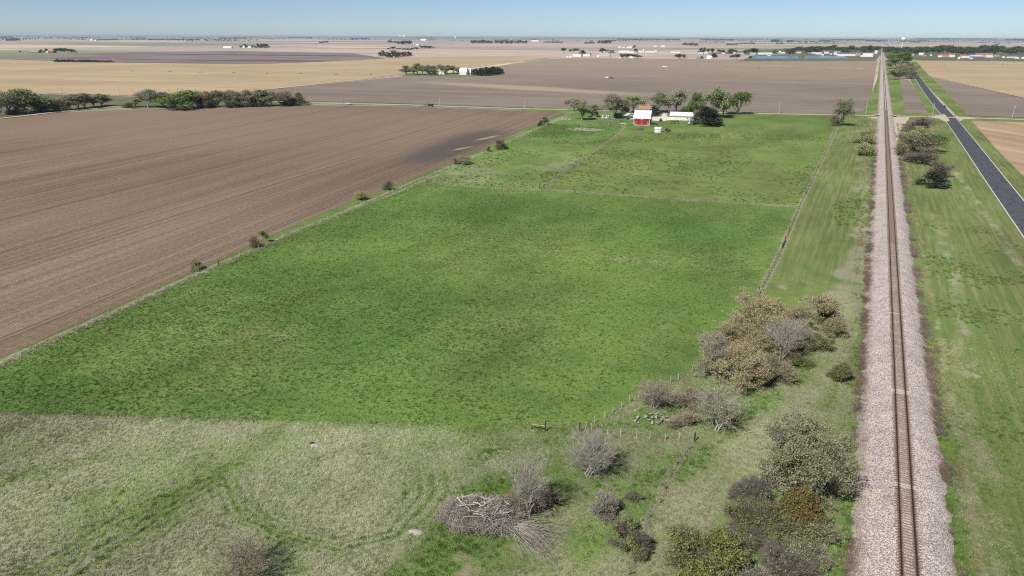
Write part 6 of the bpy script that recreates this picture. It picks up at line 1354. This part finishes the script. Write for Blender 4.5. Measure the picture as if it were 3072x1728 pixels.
FT2 = [([(-2513.6, 1446.7, 11.7, 10.1, 'farconifer0'),
  (-2615.7, 1436.3, 5.9, 6.8, 'far0'),
  (-2598.3, 1514.0, 12.1, 11.7, 'farconifer1')], 'dark tree beside the far left farm sheds', 'trees of the far left farm'),
       ([(-2576.5, 1529.7, 11.0, 16.4, 'far1'),
  (-2568.6, 1535.3, 13.2, 17.5, 'far2'),
  (-2559.8, 1541.6, 14.4, 18.7, 'far0'),
  (-2551.0, 1548.0, 13.3, 17.6, 'far1'),
  (-2542.3, 1554.3, 12.2, 17.6, 'far2'),
  (-2533.5, 1560.6, 11.1, 16.4, 'far0'),
  (-2502.6, 1549.6, 9.3, 13.9, 'far1'),
  (-2470.6, 1540.1, 4.4, 9.2, 'far2')], 'dark tree of the grove right of the far red barn', 'grove of the far left farm'),
       ([(-1639.0, 969.3, 4.2, 7.5, 'farconifer0'),
  (-1632.8, 970.7, 6.5, 7.4, 'farconifer1'),
  (-1628.6, 973.3, 5.0, 7.4, 'farconifer2'),
  (-1622.4, 974.7, 5.5, 7.4, 'farconifer0'),
  (-1618.2, 977.4, 5.4, 7.4, 'farconifer1'),
  (-1614.1, 980.0, 5.3, 7.4, 'farconifer2'),
  (-1607.9, 981.4, 6.2, 7.4, 'farconifer0'),
  (-1603.7, 984.1, 5.2, 7.4, 'farconifer1'),
  (-1597.5, 985.5, 5.6, 7.4, 'farconifer2'),
  (-1593.3, 988.1, 3.5, 7.4, 'farconifer0'),
  (-1587.2, 989.5, 5.0, 7.4, 'farconifer1'),
  (-1581.0, 990.9, 5.4, 7.4, 'farconifer2'),
  (-1576.8, 993.5, 5.3, 7.4, 'farconifer0'),
  (-1570.7, 994.9, 5.5, 7.4, 'farconifer1'),
  (-1566.5, 997.6, 5.6, 7.4, 'farconifer2'),
  (-1560.4, 999.0, 5.3, 7.4, 'farconifer0'),
  (-1556.2, 1001.6, 4.9, 7.4, 'farconifer1'),
  (-1552.0, 1004.2, 5.1, 7.4, 'farconifer2'),
  (-1545.9, 1005.6, 4.6, 7.4, 'farconifer0'),
  (-1541.7, 1008.3, 4.1, 7.4, 'farconifer1'),
  (-1535.6, 1009.6, 4.0, 7.4, 'farconifer2'),
  (-1529.5, 1011.0, 3.3, 7.4, 'farconifer0'),
  (-1525.4, 1013.6, 3.7, 7.4, 'farconifer1'),
  (-1519.3, 1015.0, 4.3, 7.4, 'farconifer2'),
  (-1515.1, 1017.6, 4.1, 7.4, 'farconifer0')], 'dark evergreen of the long hedge across the stubble edge', 'long dark hedge'),
       ([(-2818.3, 2580.0, 10.9, 16.5, 'far0'),
  (-2883.8, 2666.0, 17.6, 18.7, 'far1'),
  (-2873.8, 2674.2, 11.2, 15.3, 'farconifer0'),
  (-2855.2, 2689.6, 12.8, 17.0, 'far2'),
  (-2845.2, 2697.8, 9.6, 13.6, 'far0'),
  (-2793.9, 2668.7, 19.0, 18.5, 'farconifer1'),
  (-2782.8, 2677.8, 19.8, 20.2, 'farconifer2'),
  (-2771.7, 2686.9, 19.8, 20.2, 'farconifer0'),
  (-2760.5, 2696.0, 18.2, 18.5, 'farconifer1')], 'dark tree behind the long white far shed', 'trees of the white far shed'),
       ([(-1329.3, 1743.5, 13.2, 12.0, 'farconifer0'),
  (-1344.6, 1778.5, 15.3, 14.2, 'farconifer1'),
  (-1291.2, 1725.3, 13.0, 11.8, 'farconifer2'),
  (-1205.6, 1621.1, 14.8, 12.0, 'farconifer0'),
  (-1256.7, 1706.1, 17.4, 13.5, 'farconifer1'),
  (-1230.2, 1682.8, 18.0, 14.3, 'farconifer2'),
  (-1222.4, 1688.0, 15.3, 12.4, 'farconifer0'),
  (-1254.9, 1749.7, 13.0, 12.8, 'farconifer1'),
  (-1267.9, 1784.9, 13.3, 13.0, 'farconifer2'),
  (-1281.4, 1821.3, 13.5, 14.3, 'farconifer0'),
  (-1275.5, 1825.3, 9.6, 9.2, 'farconifer1')], 'dark conifer of the isolated grove in the plain', 'isolated conifer grove'),
       ([(-2023.8, 2720.0, 5.8, 15.4, 'farconifer0'),
  (-1983.6, 2696.1, 12.2, 24.4, 'far0'),
  (-1942.0, 2674.6, 5.7, 13.5, 'far1'),
  (-1932.6, 2681.8, 6.4, 12.0, 'far2'),
  (-1918.4, 2692.7, 5.7, 18.1, 'farconifer1'),
  (-1857.0, 2636.5, 6.9, 17.7, 'farconifer2'),
  (-1889.9, 2714.6, 7.1, 18.1, 'farconifer0'),
  (-1924.7, 2796.9, 8.8, 21.7, 'far1'),
  (-2009.1, 2968.6, 13.9, 22.9, 'far2'),
  (-1995.0, 2979.7, 13.9, 23.0, 'far0'),
  (-1979.7, 2991.9, 12.4, 23.0, 'far1'),
  (-2022.8, 3087.7, 8.0, 16.9, 'far2')], 'tree of the hedge behind the isolated conifer grove', 'hedge behind the grove'),
       ([(-3002.3, 4149.4, 24.1, 27.9, 'far0'),
  (-2871.2, 4009.6, 27.4, 31.4, 'far1'),
  (-2851.5, 4027.9, 30.6, 35.9, 'far2'),
  (-2835.0, 4043.1, 29.6, 31.5, 'far0'),
  (-3973.6, 5365.9, 22.8, 42.4, 'far1'),
  (-3753.8, 5135.8, 19.0, 34.6, 'far2')], 'grey-green tree of the far farm under the skyline', 'trees of the grey-green far farm')]
for lst, lab, grp in FT2:
    lst = sorted(lst, key=lambda q: -math.atan2(q[1], q[0]))
    for i, (x, y, h, w, key) in enumerate(lst): put(key, x, y, h, w, ordinal(i)+' from the left, '+lab, group=grp, name='far_tree')
def mass(name, q, label, mat=L_TOWN, dep=30, seed=1, cat='windbreak', n=None, face=None):
    """a far strip of wood that reads as one mass: leaf clumps through a long low volume"""
    x, y, h, w = q; rng = np.random.default_rng(seed); n = n or int(min(900, 120+w*.9))
    a = math.atan2(y, x)-math.pi/2
    u = rng.uniform(-w/2, w/2, n); v = rng.uniform(-dep/2, dep/2, n); top = h*(.62+.38*vnoise(u+x, u*0+y, 26, 3)); z = top*rng.uniform(.1, 1, n)**.7
    V, F = leaves_mesh(np.c_[u, v, z], np.full(n, h*.22+1.2), rng); o = link(name, mesh_np(name, V, Fq=F, mat=mat)); o.location = (x, y, 0); o.rotation_euler[2] = a+.15
    return tag(o, label, cat, kind='stuff')
for i, (x, y, h, w) in enumerate(sorted([(-7849.6, 6166.5, 21.5, 573.7),
  (-8508.1, 5699.6, 19.3, 262.6),
  (-7930.1, 4313.1, 19.3, 123.0),
  (-18543.4, 9954.4, 29.7, 285.2),
  (-4364.2, 4927.8, 16.5, 79.1),
  (-8309.6, 10338.2, 28.0, 357.4),
  (-2951.5, 5557.1, 31.3, 491.7),
  (-2890.3, 6580.8, 15.5, 197.9),
  (-2357.8, 6179.6, 17.1, 90.7),
  (-2248.9, 6293.7, 31.5, 134.1),
  (-3582.8, 10314.4, 21.0, 129.1),
  (-4068.0, 13874.9, 36.8, 1239.3),
  (-1229.7, 5256.7, 20.4, 111.0),
  (-2778.0, 13989.8, 29.6, 630.2),
  (-1065.7, 5978.6, 13.8, 85.6),
  (-1117.5, 7027.2, 14.6, 155.6),
  (-1220.4, 9872.1, 32.3, 103.1),
  (-1143.4, 10859.8, 26.4, 84.3),
  (-854.8, 7294.6, 11.9, 69.7),
  (-866.2, 13591.1, 24.3, 195.3),
  (-649.3, 17546.4, 34.4, 694.8),
  (-68.8, 13367.8, 30.9, 329.2),
  (399.9, 11000.4, 16.6, 132.7),
  (3404.5, 38385.4, 70.4, 2398.2),
  (3325.1, 24186.7, 51.9, 552.2),
  (710.5, 15852.0, 23.8, 177.5),
  (989.3, 8295.0, 9.0, 44.7),
  (-13051.4, 13881.6, 35.4, 587.2),
  (-11152.9, 10058.0, 30.2, 514.6),
  (-11256.8, 18120.2, 36.6, 1949.7),
  (1909.6, 34806.2, 65.0, 1245.3)], key=lambda q: -math.atan2(q[1], q[0]))):
    mass('windbreak', (x, y, h, w), ordinal(i)+' from the left of the dark tree strips on the far plain', seed=300+i)
def skyline():
    rng = np.random.default_rng(8); V, F = [], []; b = 0
    for i in range(190):
        az = YAW+rng.uniform(-.74, .74); D = rng.uniform(8500, 30000); w = rng.uniform(150, 900)*D/12000; h = rng.uniform(12, 20)*(.7+D/40000); n = int(40+w/22)
        x, y = -math.sin(az)*D, math.cos(az)*D; u = rng.uniform(-w/2, w/2, n); ca, sa = math.cos(az), math.sin(az)
        z = h*rng.uniform(.1, 1, n); v, f = leaves_mesh(np.c_[x+u*ca, y+u*sa+rng.uniform(-40, 40, n), z], np.full(n, h*.5), rng, 0); V.append(v); F.append(f+b); b += len(v)
    o = link('distant_woods', mesh_np('distant_woods', np.concatenate(V), Fq=np.concatenate(F), mat=L_TOWN)); tag(o, 'hazy blue line of woods along the whole horizon', 'woods', kind='stuff')
skyline()
# ================================================================== VILLAGE EDGE AND TOWN
for q, lab, kw in (((-818.6, 2042.3, 6.7, 26.4), 'long white shed of the farm at the lane end', dict(name='far_shed', cat='shed')), ((-814.7, 2113.4, 6.4, 21.9), 'white shed right of the tree at the lane end', dict(name='far_shed', cat='shed')), ((-807.9, 1943.0, 4.1, 6.8), 'left of two small white huts at the lane end', dict(name='hut', cat='hut')), ((-799.6, 1948.5, 4.1, 8.7), 'right one of two small white huts at the lane end', dict(name='hut', cat='hut')), ((-752.7, 2109.0, 8.7, 31.8), 'shed with pale blue-grey roof right of the lane end', dict(croof=C_LTBLUE, cwall=C_GREY, name='far_shed', cat='shed')), ((-763.5, 2079.2, 3.9, 7.1), 'white hut left of the blue-grey roofed shed', dict(name='hut', cat='hut')),
                   ((-626.7, 1983.6, 10.3, 12.3), 'pale house between two dark trees at the field end', dict(croof=C_LTBLUE, ridge='y')), ((-645.5, 1933.3, 3.1, 4.7), 'tiny white hut left of the two dark trees', dict(name='hut', cat='hut')), ((-1344.3, 4015.3, 6.4, 21.2), 'white far house on the rise, left one', {}), ((-1283.5, 3904.0, 4.4, 15.0), 'low white far house on the rise, middle one', {}), ((-1220.3, 3804.1, 7.7, 30.9), 'white long far house on the rise beside a conifer', {}),
                   ((-889.1, 2707.5, 8.0, 39.0), 'long pale roofed hall of the village edge', dict(croof=C_GREY, name='hall', cat='hall')), ((-830.5, 2608.6, 6.5, 25.0), 'white hall right of the long pale one', dict(name='hall', cat='hall')), ((-846.8, 2775.1, 5.6, 21.1), 'pale shed left of the white storage bin', dict(name='far_shed', cat='shed')), ((-811.1, 2800.8, 5.0, 37.0), 'row of low white sheds right of the storage bin', dict(name='far_shed', cat='shed')), ((-829.3, 2946.0, 5.2, 6.9), 'white hut at the right end of the low sheds', dict(name='hut', cat='hut')),
                   ((-1234.8, 4371.9, 6.8, 20.5), 'pale pair of sheds high on the plain, left one', dict(name='far_shed', cat='shed')), ((-1195.9, 4404.9, 11.6, 20.6), 'pale pair of sheds high on the plain, right one', dict(name='far_shed', cat='shed', croof=C_GREY)), ((-695.3, 2738.7, 4.8, 34.4), 'long low white shed under two small conifers', dict(name='far_shed', cat='shed')), ((-453.6, 2040.5, 4.0, 8.4), 'dark open shed at the field end', dict(cwall=C_GREYROOF, croof=C_GREYROOF, name='far_shed', cat='shed')), ((-421.7, 2042.9, 8.4, 12.1), 'white gambrel barn alone at the field end', dict(style='gambrel', ridge='x', roof=.5, name='far_barn', cat='barn'))):
    fb(q, lab, **kw)
sx, sy, sh, sw = (-833.4, 2784.7, 11.2, 7.3)
sb = empty('storage_bin', (sx, sy, 0), 0, 'round white storage bin among the low village sheds', 'bin'); MB().lathe([(sw/2, 0), (sw/2, sh*.75)], 18).build('drum', C_WHITE, sb); MB().lathe([(sw/2+.2, sh*.75), (sw*.1, sh), (.05, sh*1.02)], 18).build('roof', C_WROOF, sb)
for i, (x, y, h, w, cl, cr_) in enumerate([(-592.0, 2710.6, 5.3, 17.4, 'w', 'g'),
  (-576.0, 2721.8, 4.1, 14.9, 'w', 'w'),
  (-513.8, 2733.0, 4.7, 12.3, 'w', 'g'),
  (-485.0, 2753.2, 5.3, 22.2, 'w', 'w'),
  (-461.5, 2769.7, 4.1, 27.2, 'w', 'g'),
  (-409.7, 2623.3, 5.0, 7.0, 'w', 'w'),
  (-405.6, 2714.7, 5.1, 19.2, 'g', 't'),
  (-373.5, 2706.8, 7.9, 26.2, 'w', 'g'),
  (-345.6, 2667.5, 6.6, 23.4, 'w', 'w'),
  (-324.9, 2518.8, 4.2, 11.1, 'w', 'g'),
  (-341.5, 2920.6, 7.8, 11.5, 'w', 'w'),
  (-325.7, 2898.0, 4.8, 16.4, 'w', 'w'),
  (-301.4, 2882.1, 4.7, 20.0, 'g', 'g'),
  (-291.6, 2889.0, 4.1, 12.5, 'w', 'w'),
  (-278.7, 2999.4, 6.1, 18.1, 'w', 'g'),
  (-249.2, 3091.8, 5.6, 10.6, 'w', 'w'),
  (-223.4, 2936.8, 8.9, 21.3, 'w', 'g'),
  (-192.9, 2802.2, 6.8, 21.5, 'w', 'w'),
  (-180.1, 3000.5, 7.8, 17.8, 'w', 'g'),
  (-169.5, 2650.5, 4.3, 6.8, 'w', 'w'),
  (-153.9, 2829.2, 3.4, 7.2, 'w', 'w'),
  (-134.4, 2813.2, 11.8, 20.2, 'w', 'g'),
  (-95.6, 2623.6, 10.9, 55.1, 'w', 'b'),
  (-64.7, 2695.7, 6.9, 16.9, 'p', 'p'),
  (-31.0, 2547.2, 10.0, 29.6, 'w', 'w'),
  (-40.9, 2517.8, 5.5, 18.8, 'w', 'w'),
  (-10.9, 3086.0, 10.8, 8.9, 'w', 'w'),
  (2.0, 5131.1, 8.9, 21.1, 'w', 'w'),
  (56.7, 3929.6, 6.8, 14.4, 'w', 'g'),
  (102.7, 2809.5, 5.4, 8.0, 'w', 'w'),
  (131.7, 2910.6, 7.8, 14.1, 'w', 'w'),
  (135.9, 2755.1, 3.7, 10.0, 'g', 'g'),
  (157.5, 2820.6, 4.3, 5.6, 'w', 'w'),
  (171.7, 2637.2, 7.0, 10.5, 'w', 'p'),
  (185.6, 2669.1, 7.5, 23.4, 'p', 'r'),
  (206.8, 2660.6, 11.0, 14.8, 'w', 'r'),
  (205.1, 2415.1, 4.5, 4.8, 'w', 'w'),
  (235.0, 2571.4, 9.1, 22.3, 'w', 'r'),
  (237.9, 2436.5, 3.6, 7.6, 'w', 'w'),
  (265.9, 2633.9, 6.3, 37.1, 'u', 'w'),
  (303.9, 2771.3, 11.2, 49.6, 'p', 'r'),
  (309.7, 2684.6, 5.9, 18.8, 'w', 'w'),
  (346.3, 2847.5, 5.2, 15.4, 'g', 'g'),
  (339.9, 2640.6, 4.3, 6.1, 'w', 'w'),
  (352.9, 2649.2, 3.4, 7.1, 'w', 'w'),
  (369.9, 2681.4, 4.9, 18.5, 'w', 'g'),
  (365.8, 2577.0, 4.2, 10.9, 'w', 'w'),
  (376.8, 2545.7, 5.1, 8.7, 'w', 'w'),
  (74.3, 2293.9, 3.5, 4.7, 'w', 'w')]):
    CW = dict(w=C_WHITE, g=C_GREY, p=C_PINK, u=C_BLUE, t=C_LTBLUE); CR = dict(w=C_WROOF, g=C_GREYROOF, b=C_BLUEROOF, p=C_PINK, r=C_REDROOF, t=C_LTBLUE)
    side = 'left of the railway' if i < 29 else 'right of the railway'
    lab = {22: 'long white hall with dark blue roof behind the lagoon', 23: 'pinkish round-roofed building beside the white sheds', 24: 'big white sheds beside the track at the town edge', 39: 'blue and white long building in front of the red-roofed school', 40: 'largest red-roofed building of the town', 34: 'red-roofed pink building nearest the road', 35: 'white building with red roof in the middle of the town edge', 37: 'white house with red roof left of the blue building'}.get(i)
    k = i if i < 29 else i-29
    fb((x, y, h, w), lab or '%s pale town building from the left among those %s' % (('%s' % nth(k)) if k < 20 else ['twenty-first', 'twenty-second', 'twenty-third', 'twenty-fourth', 'twenty-fifth', 'twenty-sixth', 'twenty-seventh', 'twenty-eighth', 'twenty-ninth'][k-20], side), CW[cl], CR[cr_], name='town_building', cat='building', rz=GRID+(.1 if i % 3 else -.2), group='buildings of the far town')
for i, (x, y, h, w, key) in enumerate(sorted([(-1094.3, 2596.8, 15.9, 20.8, 'far0'),
  (-1074.9, 2610.8, 11.0, 10.4, 'far1'),
  (-1063.0, 2619.4, 14.7, 23.4, 'far2'),
  (-1098.4, 2749.5, 11.6, 10.9, 'far0'),
  (-862.4, 2203.8, 16.5, 18.5, 'farconifer0'),
  (-812.2, 2138.8, 8.0, 9.5, 'far1'),
  (-948.4, 2628.7, 15.7, 21.8, 'far1'),
  (-952.9, 2698.6, 9.9, 11.8, 'far2'),
  (-880.0, 2540.3, 10.5, 17.2, 'farconifer1'),
  (-627.9, 1944.8, 12.8, 25.2, 'far0'),
  (-656.3, 1983.4, 10.9, 12.4, 'far1'),
  (-603.9, 1960.6, 11.1, 20.6, 'far2'),
  (-857.9, 2767.1, 13.7, 15.8, 'far0'),
  (-1234.2, 3944.3, 15.0, 15.0, 'farconifer2'),
  (-1269.7, 3915.3, 10.6, 9.4, 'far1'),
  (-491.7, 1997.1, 12.7, 23.2, 'far0'),
  (-493.8, 2051.7, 8.1, 8.6, 'far1'),
  (-529.0, 2107.5, 10.2, 8.8, 'far2'),
  (-436.0, 2015.4, 7.9, 7.4, 'farconifer0'),
  (-413.7, 2066.6, 14.2, 16.0, 'far1'),
  (-347.5, 2037.5, 14.7, 21.9, 'far2'),
  (-624.9, 2860.1, 17.3, 17.0, 'farconifer1'),
  (-627.7, 2932.8, 17.7, 14.7, 'farconifer2'),
  (-586.0, 2816.3, 14.5, 12.8, 'far0'),
  (-585.6, 2888.2, 14.8, 17.0, 'far1'),
  (-538.9, 2781.1, 14.2, 18.9, 'far2'),
  (-527.0, 2789.6, 11.9, 16.4, 'far0'),
  (-493.6, 2747.2, 16.3, 21.0, 'far1'),
  (-498.6, 2878.5, 13.4, 16.8, 'far2'),
  (-414.7, 2619.8, 15.4, 17.5, 'far0'),
  (-418.6, 2799.9, 18.7, 37.2, 'far1'),
  (-347.2, 2850.0, 11.8, 17.4, 'far2'),
  (-314.0, 2059.3, 8.7, 9.2, 'far0')], key=lambda q: -math.atan2(q[1], q[0]))):
    put(key, x, y, h, w, ordinal(i)+' from the left, dark tree of the village edge between lane end and lagoon', group='village edge trees', name='far_tree')
for i, (x, y, h, w, key) in enumerate([(-411.5, 3793.5, 4.7, 24.7, 'far1'),
  (-366.4, 3805.3, 9.9, 27.9, 'far1'),
  (-331.4, 3690.0, 14.5, 28.5, 'far2'),
  (-298.7, 3834.4, 14.8, 34.4, 'far2'),
  (-271.9, 3946.8, 15.0, 31.9, 'far2'),
  (-232.8, 3988.7, 14.5, 32.1, 'far2'),
  (-216.5, 4086.0, 18.0, 27.6, 'far1'),
  (-146.3, 3861.9, 13.1, 29.1, 'far2'),
  (-119.9, 3860.3, 17.8, 29.0, 'far1'),
  (-73.6, 4087.3, 15.5, 35.6, 'far2'),
  (-41.1, 4042.2, 17.6, 25.0, 'far1'),
  (-4.4, 4213.0, 14.2, 38.1, 'far0'),
  (25.4, 3959.2, 14.7, 35.7, 'far2'),
  (56.4, 4026.3, 13.3, 32.9, 'far1'),
  (85.8, 4127.5, 9.7, 25.2, 'far0'),
  (107.1, 3701.9, 16.0, 34.5, 'far1'),
  (164.5, 3927.7, 15.4, 30.0, 'far1'),
  (182.9, 3703.2, 19.2, 20.8, 'far2'),
  (234.5, 3979.9, 18.0, 22.2, 'far0'),
  (271.9, 4028.3, 21.0, 38.4, 'far0'),
  (286.7, 3815.5, 23.0, 27.2, 'far2'),
  (336.8, 3985.8, 16.1, 25.1, 'far1'),
  (375.9, 4095.8, 16.5, 27.3, 'far2'),
  (409.3, 3980.9, 14.2, 31.0, 'far2'),
  (420.9, 3868.2, 23.5, 28.6, 'far0'),
  (510.2, 4325.1, 21.4, 25.1, 'far2'),
  (488.2, 3935.6, 21.0, 25.8, 'far0'),
  (556.6, 4169.0, 13.0, 35.1, 'far1'),
  (593.7, 4227.3, 17.2, 38.7, 'far1'),
  (647.8, 4277.9, 19.1, 32.5, 'far1'),
  (-346.9, 3281.3, 6.6, 24.2, 'far1'),
  (-320.5, 3193.5, 13.9, 22.1, 'far0'),
  (-300.4, 3281.5, 12.0, 21.2, 'far0'),
  (-268.0, 3137.9, 16.4, 24.3, 'far2'),
  (-253.3, 3250.1, 17.7, 27.8, 'far1'),
  (-222.1, 3280.7, 16.5, 22.3, 'far1'),
  (-204.8, 3437.1, 17.0, 30.6, 'far0'),
  (-167.5, 3361.4, 17.3, 25.5, 'far2'),
  (-141.0, 3347.6, 16.2, 22.5, 'far0'),
  (-122.4, 3296.7, 13.7, 29.0, 'far1'),
  (-96.2, 3507.8, 12.6, 21.9, 'far2'),
  (-73.8, 3404.4, 15.5, 29.7, 'far2'),
  (-37.8, 3464.0, 18.0, 22.9, 'far1'),
  (-9.7, 3476.0, 18.2, 24.3, 'far0'),
  (38.3, 3588.5, 10.9, 26.4, 'far2'),
  (58.2, 3434.7, 14.1, 28.0, 'far0'),
  (88.9, 3424.9, 16.4, 29.2, 'far2'),
  (109.6, 3303.3, 16.1, 32.1, 'far2'),
  (135.5, 3307.2, 18.5, 26.7, 'far2'),
  (143.9, 3174.6, 18.1, 25.5, 'far2'),
  (170.1, 3303.0, 18.0, 21.2, 'far0'),
  (217.9, 3432.3, 20.8, 27.3, 'far1'),
  (241.6, 3332.2, 23.0, 30.4, 'far0'),
  (264.9, 3481.1, 21.2, 27.5, 'far1'),
  (286.6, 3429.0, 15.9, 21.6, 'far2'),
  (314.5, 3595.1, 12.8, 25.4, 'far0'),
  (329.7, 3423.1, 18.2, 22.8, 'far0'),
  (338.4, 3338.0, 17.6, 22.2, 'far0'),
  (382.0, 3511.6, 21.6, 28.7, 'far1'),
  (419.2, 3606.8, 23.3, 30.7, 'far0'),
  (438.3, 3620.5, 22.7, 26.6, 'far1'),
  (465.3, 3504.6, 15.6, 22.9, 'far0'),
  (470.2, 3465.3, 15.8, 23.9, 'far2'),
  (554.1, 3842.4, 16.9, 24.9, 'far2'),
  (542.6, 3703.0, 19.6, 22.6, 'far0'),
  (-283.5, 2757.3, 12.9, 21.5, 'far0'),
  (-292.5, 2875.3, 10.6, 23.7, 'far0'),
  (-228.7, 2900.7, 15.6, 23.6, 'far1'),
  (-202.8, 2893.3, 16.9, 28.4, 'far2'),
  (-127.0, 2933.5, 14.8, 27.2, 'far2'),
  (-45.4, 3029.0, 14.7, 22.6, 'far2'),
  (29.6, 3062.0, 16.7, 22.6, 'far2'),
  (61.0, 3077.4, 11.0, 27.6, 'far1'),
  (81.6, 2927.3, 14.5, 22.6, 'far2'),
  (89.2, 2826.8, 15.2, 22.9, 'far0'),
  (124.8, 2998.1, 15.9, 27.8, 'far1'),
  (146.0, 2977.4, 16.9, 19.1, 'far0'),
  (179.1, 3090.3, 20.6, 23.5, 'far0'),
  (189.1, 2955.5, 22.7, 23.6, 'far0'),
  (222.1, 3006.6, 19.9, 19.1, 'far0'),
  (238.6, 3035.3, 17.3, 22.8, 'far2'),
  (255.9, 2924.3, 15.8, 20.7, 'far2'),
  (277.3, 2976.8, 15.3, 23.4, 'far2'),
  (307.3, 3094.3, 17.5, 24.2, 'far2'),
  (334.4, 3032.6, 21.8, 24.8, 'far2'),
  (348.9, 3065.0, 21.6, 21.4, 'far0'),
  (370.3, 3102.6, 22.4, 22.8, 'far1'),
  (411.6, 3160.2, 14.5, 24.3, 'far0'),
  (427.4, 3165.2, 13.1, 21.9, 'far2'),
  (460.3, 3205.6, 17.7, 26.9, 'far0'),
  (472.7, 3172.9, 18.5, 26.6, 'far2')]):
    put(key, x, y, h*1.18, w*1.2, 'tree of the dense belt that shades the far town', group='trees of the far town', name='far_tree')
def water_tower():
    x, y, h, w = (104.9, 4505.4, 60.1, 18.3); e = empty('water_tower', (x, y, 0), 0, 'white round water tower rising above the far town', 'water tower'); r = w*.62
    MB().lathe([(r*.55, 0), (r*.34, h*.08), (r*.24, h*.14), (r*.22, h-r*2.0), (r*.34, h-r*1.85)], 16).build('stem', C_WHITE, e, True)
    MB().lathe([(r*.34, h-r*1.85)]+[(r*math.sin(t), h-r*.93-r*.93*math.cos(t)) for t in np.linspace(.38, math.pi-.06, 12)], 24).build('tank', C_WHITE, e, True)
    MB().lathe([(r*.98, h-r*.95), (r*1.06, h-r*.95), (r*1.06, h-r*.85), (r*.98, h-r*.85)], 24).build('catwalk', C_GREY, e)
water_tower()
def mast(q, label):
    x, y, h, w = q; e = empty('radio_mast', (x, y, 0), 0, label, 'mast'); M_ = paint('mast_steel', (.30, .30, .32), None, 1)
    for k in range(3):
        t = 2*math.pi*k/3; MB().tube([(math.cos(t)*h*.045, math.sin(t)*h*.045, 0), (math.cos(t)*.4, math.sin(t)*.4, h)], .30, 4).build('leg', M_, e)
    for k in range(1, 9):
        z = h*k/9; r = h*.045*(1-k/9)+.4*k/9; MB().lathe([(r, z-.15), (r+.2, z-.15), (r+.2, z+.15), (r, z+.15)], 3).build('brace', M_, e)
mast((-154.4, 3933.1, 68.0, 6.6), 'lattice radio mast above the trees of the far town'); mast((-23150.2, 17968.9, 120.0, 36.5), 'thin radio mast on the far left skyline')
# ================================================================== RUBBLE HEAP AND SMALL STONES
def rubble():
    q = (-21.9, 92.8); rng = np.random.default_rng(6); e = empty('rubble_heap', (q[0], q[1], 0), R(15), 'heap of pale broken concrete slabs behind the short fence', 'rubble')
    ms = []
    for k in range(5):
        m = MB(); n = 5+k % 2; pr = [(.5*math.cos(2*math.pi*i/n)*rng.uniform(.7, 1.1), .5*math.sin(2*math.pi*i/n)*rng.uniform(.6, 1.1)) for i in range(n)]
        m.add([(a, b, -.12) for a, b in pr]+[(a*.94, b*.94, .12) for a, b in pr], [tuple(range(n-1, -1, -1)), tuple(range(n, 2*n))]+[(i, (i+1) % n, n+(i+1) % n, n+i) for i in range(n)]); ms.append(m.mesh('slab', paint('broken_concrete', (.37, .33, .275), (.26, .23, .19), 3)))
    for i in range(58):
        u, v = rng.normal(0, 2.6), rng.normal(0, 1.3); o = link('slab', ms[i % 5], e); z = max(0, .55*(1-(u/4.5)**2-(v/2.6)**2))
        o.location = (u, v, z*rng.uniform(.5, 1)+.06); o.rotation_euler = (rng.normal(0, .35), rng.normal(0, .35), rng.uniform(0, 6)); s = rng.uniform(.25, .8); o.scale = (s, s, s*.7)
rubble()
# ================================================================== HAZE
hz = MB().box(-HZ-500, HZ+500, -3500, HZ+500, -1.5, 66).build('haze'); hz['kind'] = 'stuff'; hz['label'] = 'thin bluish haze over the whole plain'
hm = bpy.data.materials.new('haze'); hm.use_nodes = True; ht = hm.node_tree; ht.nodes.clear(); ho = ht.nodes.new('ShaderNodeOutputMaterial'); hv = ht.nodes.new('ShaderNodeVolumePrincipled')
hv.inputs['Color'].default_value = (.62, .78, .95, 1); hv.inputs['Density'].default_value = 3.2e-5; hv.inputs['Anisotropy'].default_value = 0.0
ht.links.new(hv.outputs[0], ho.inputs['Volume']); hz.data.materials.append(hm)
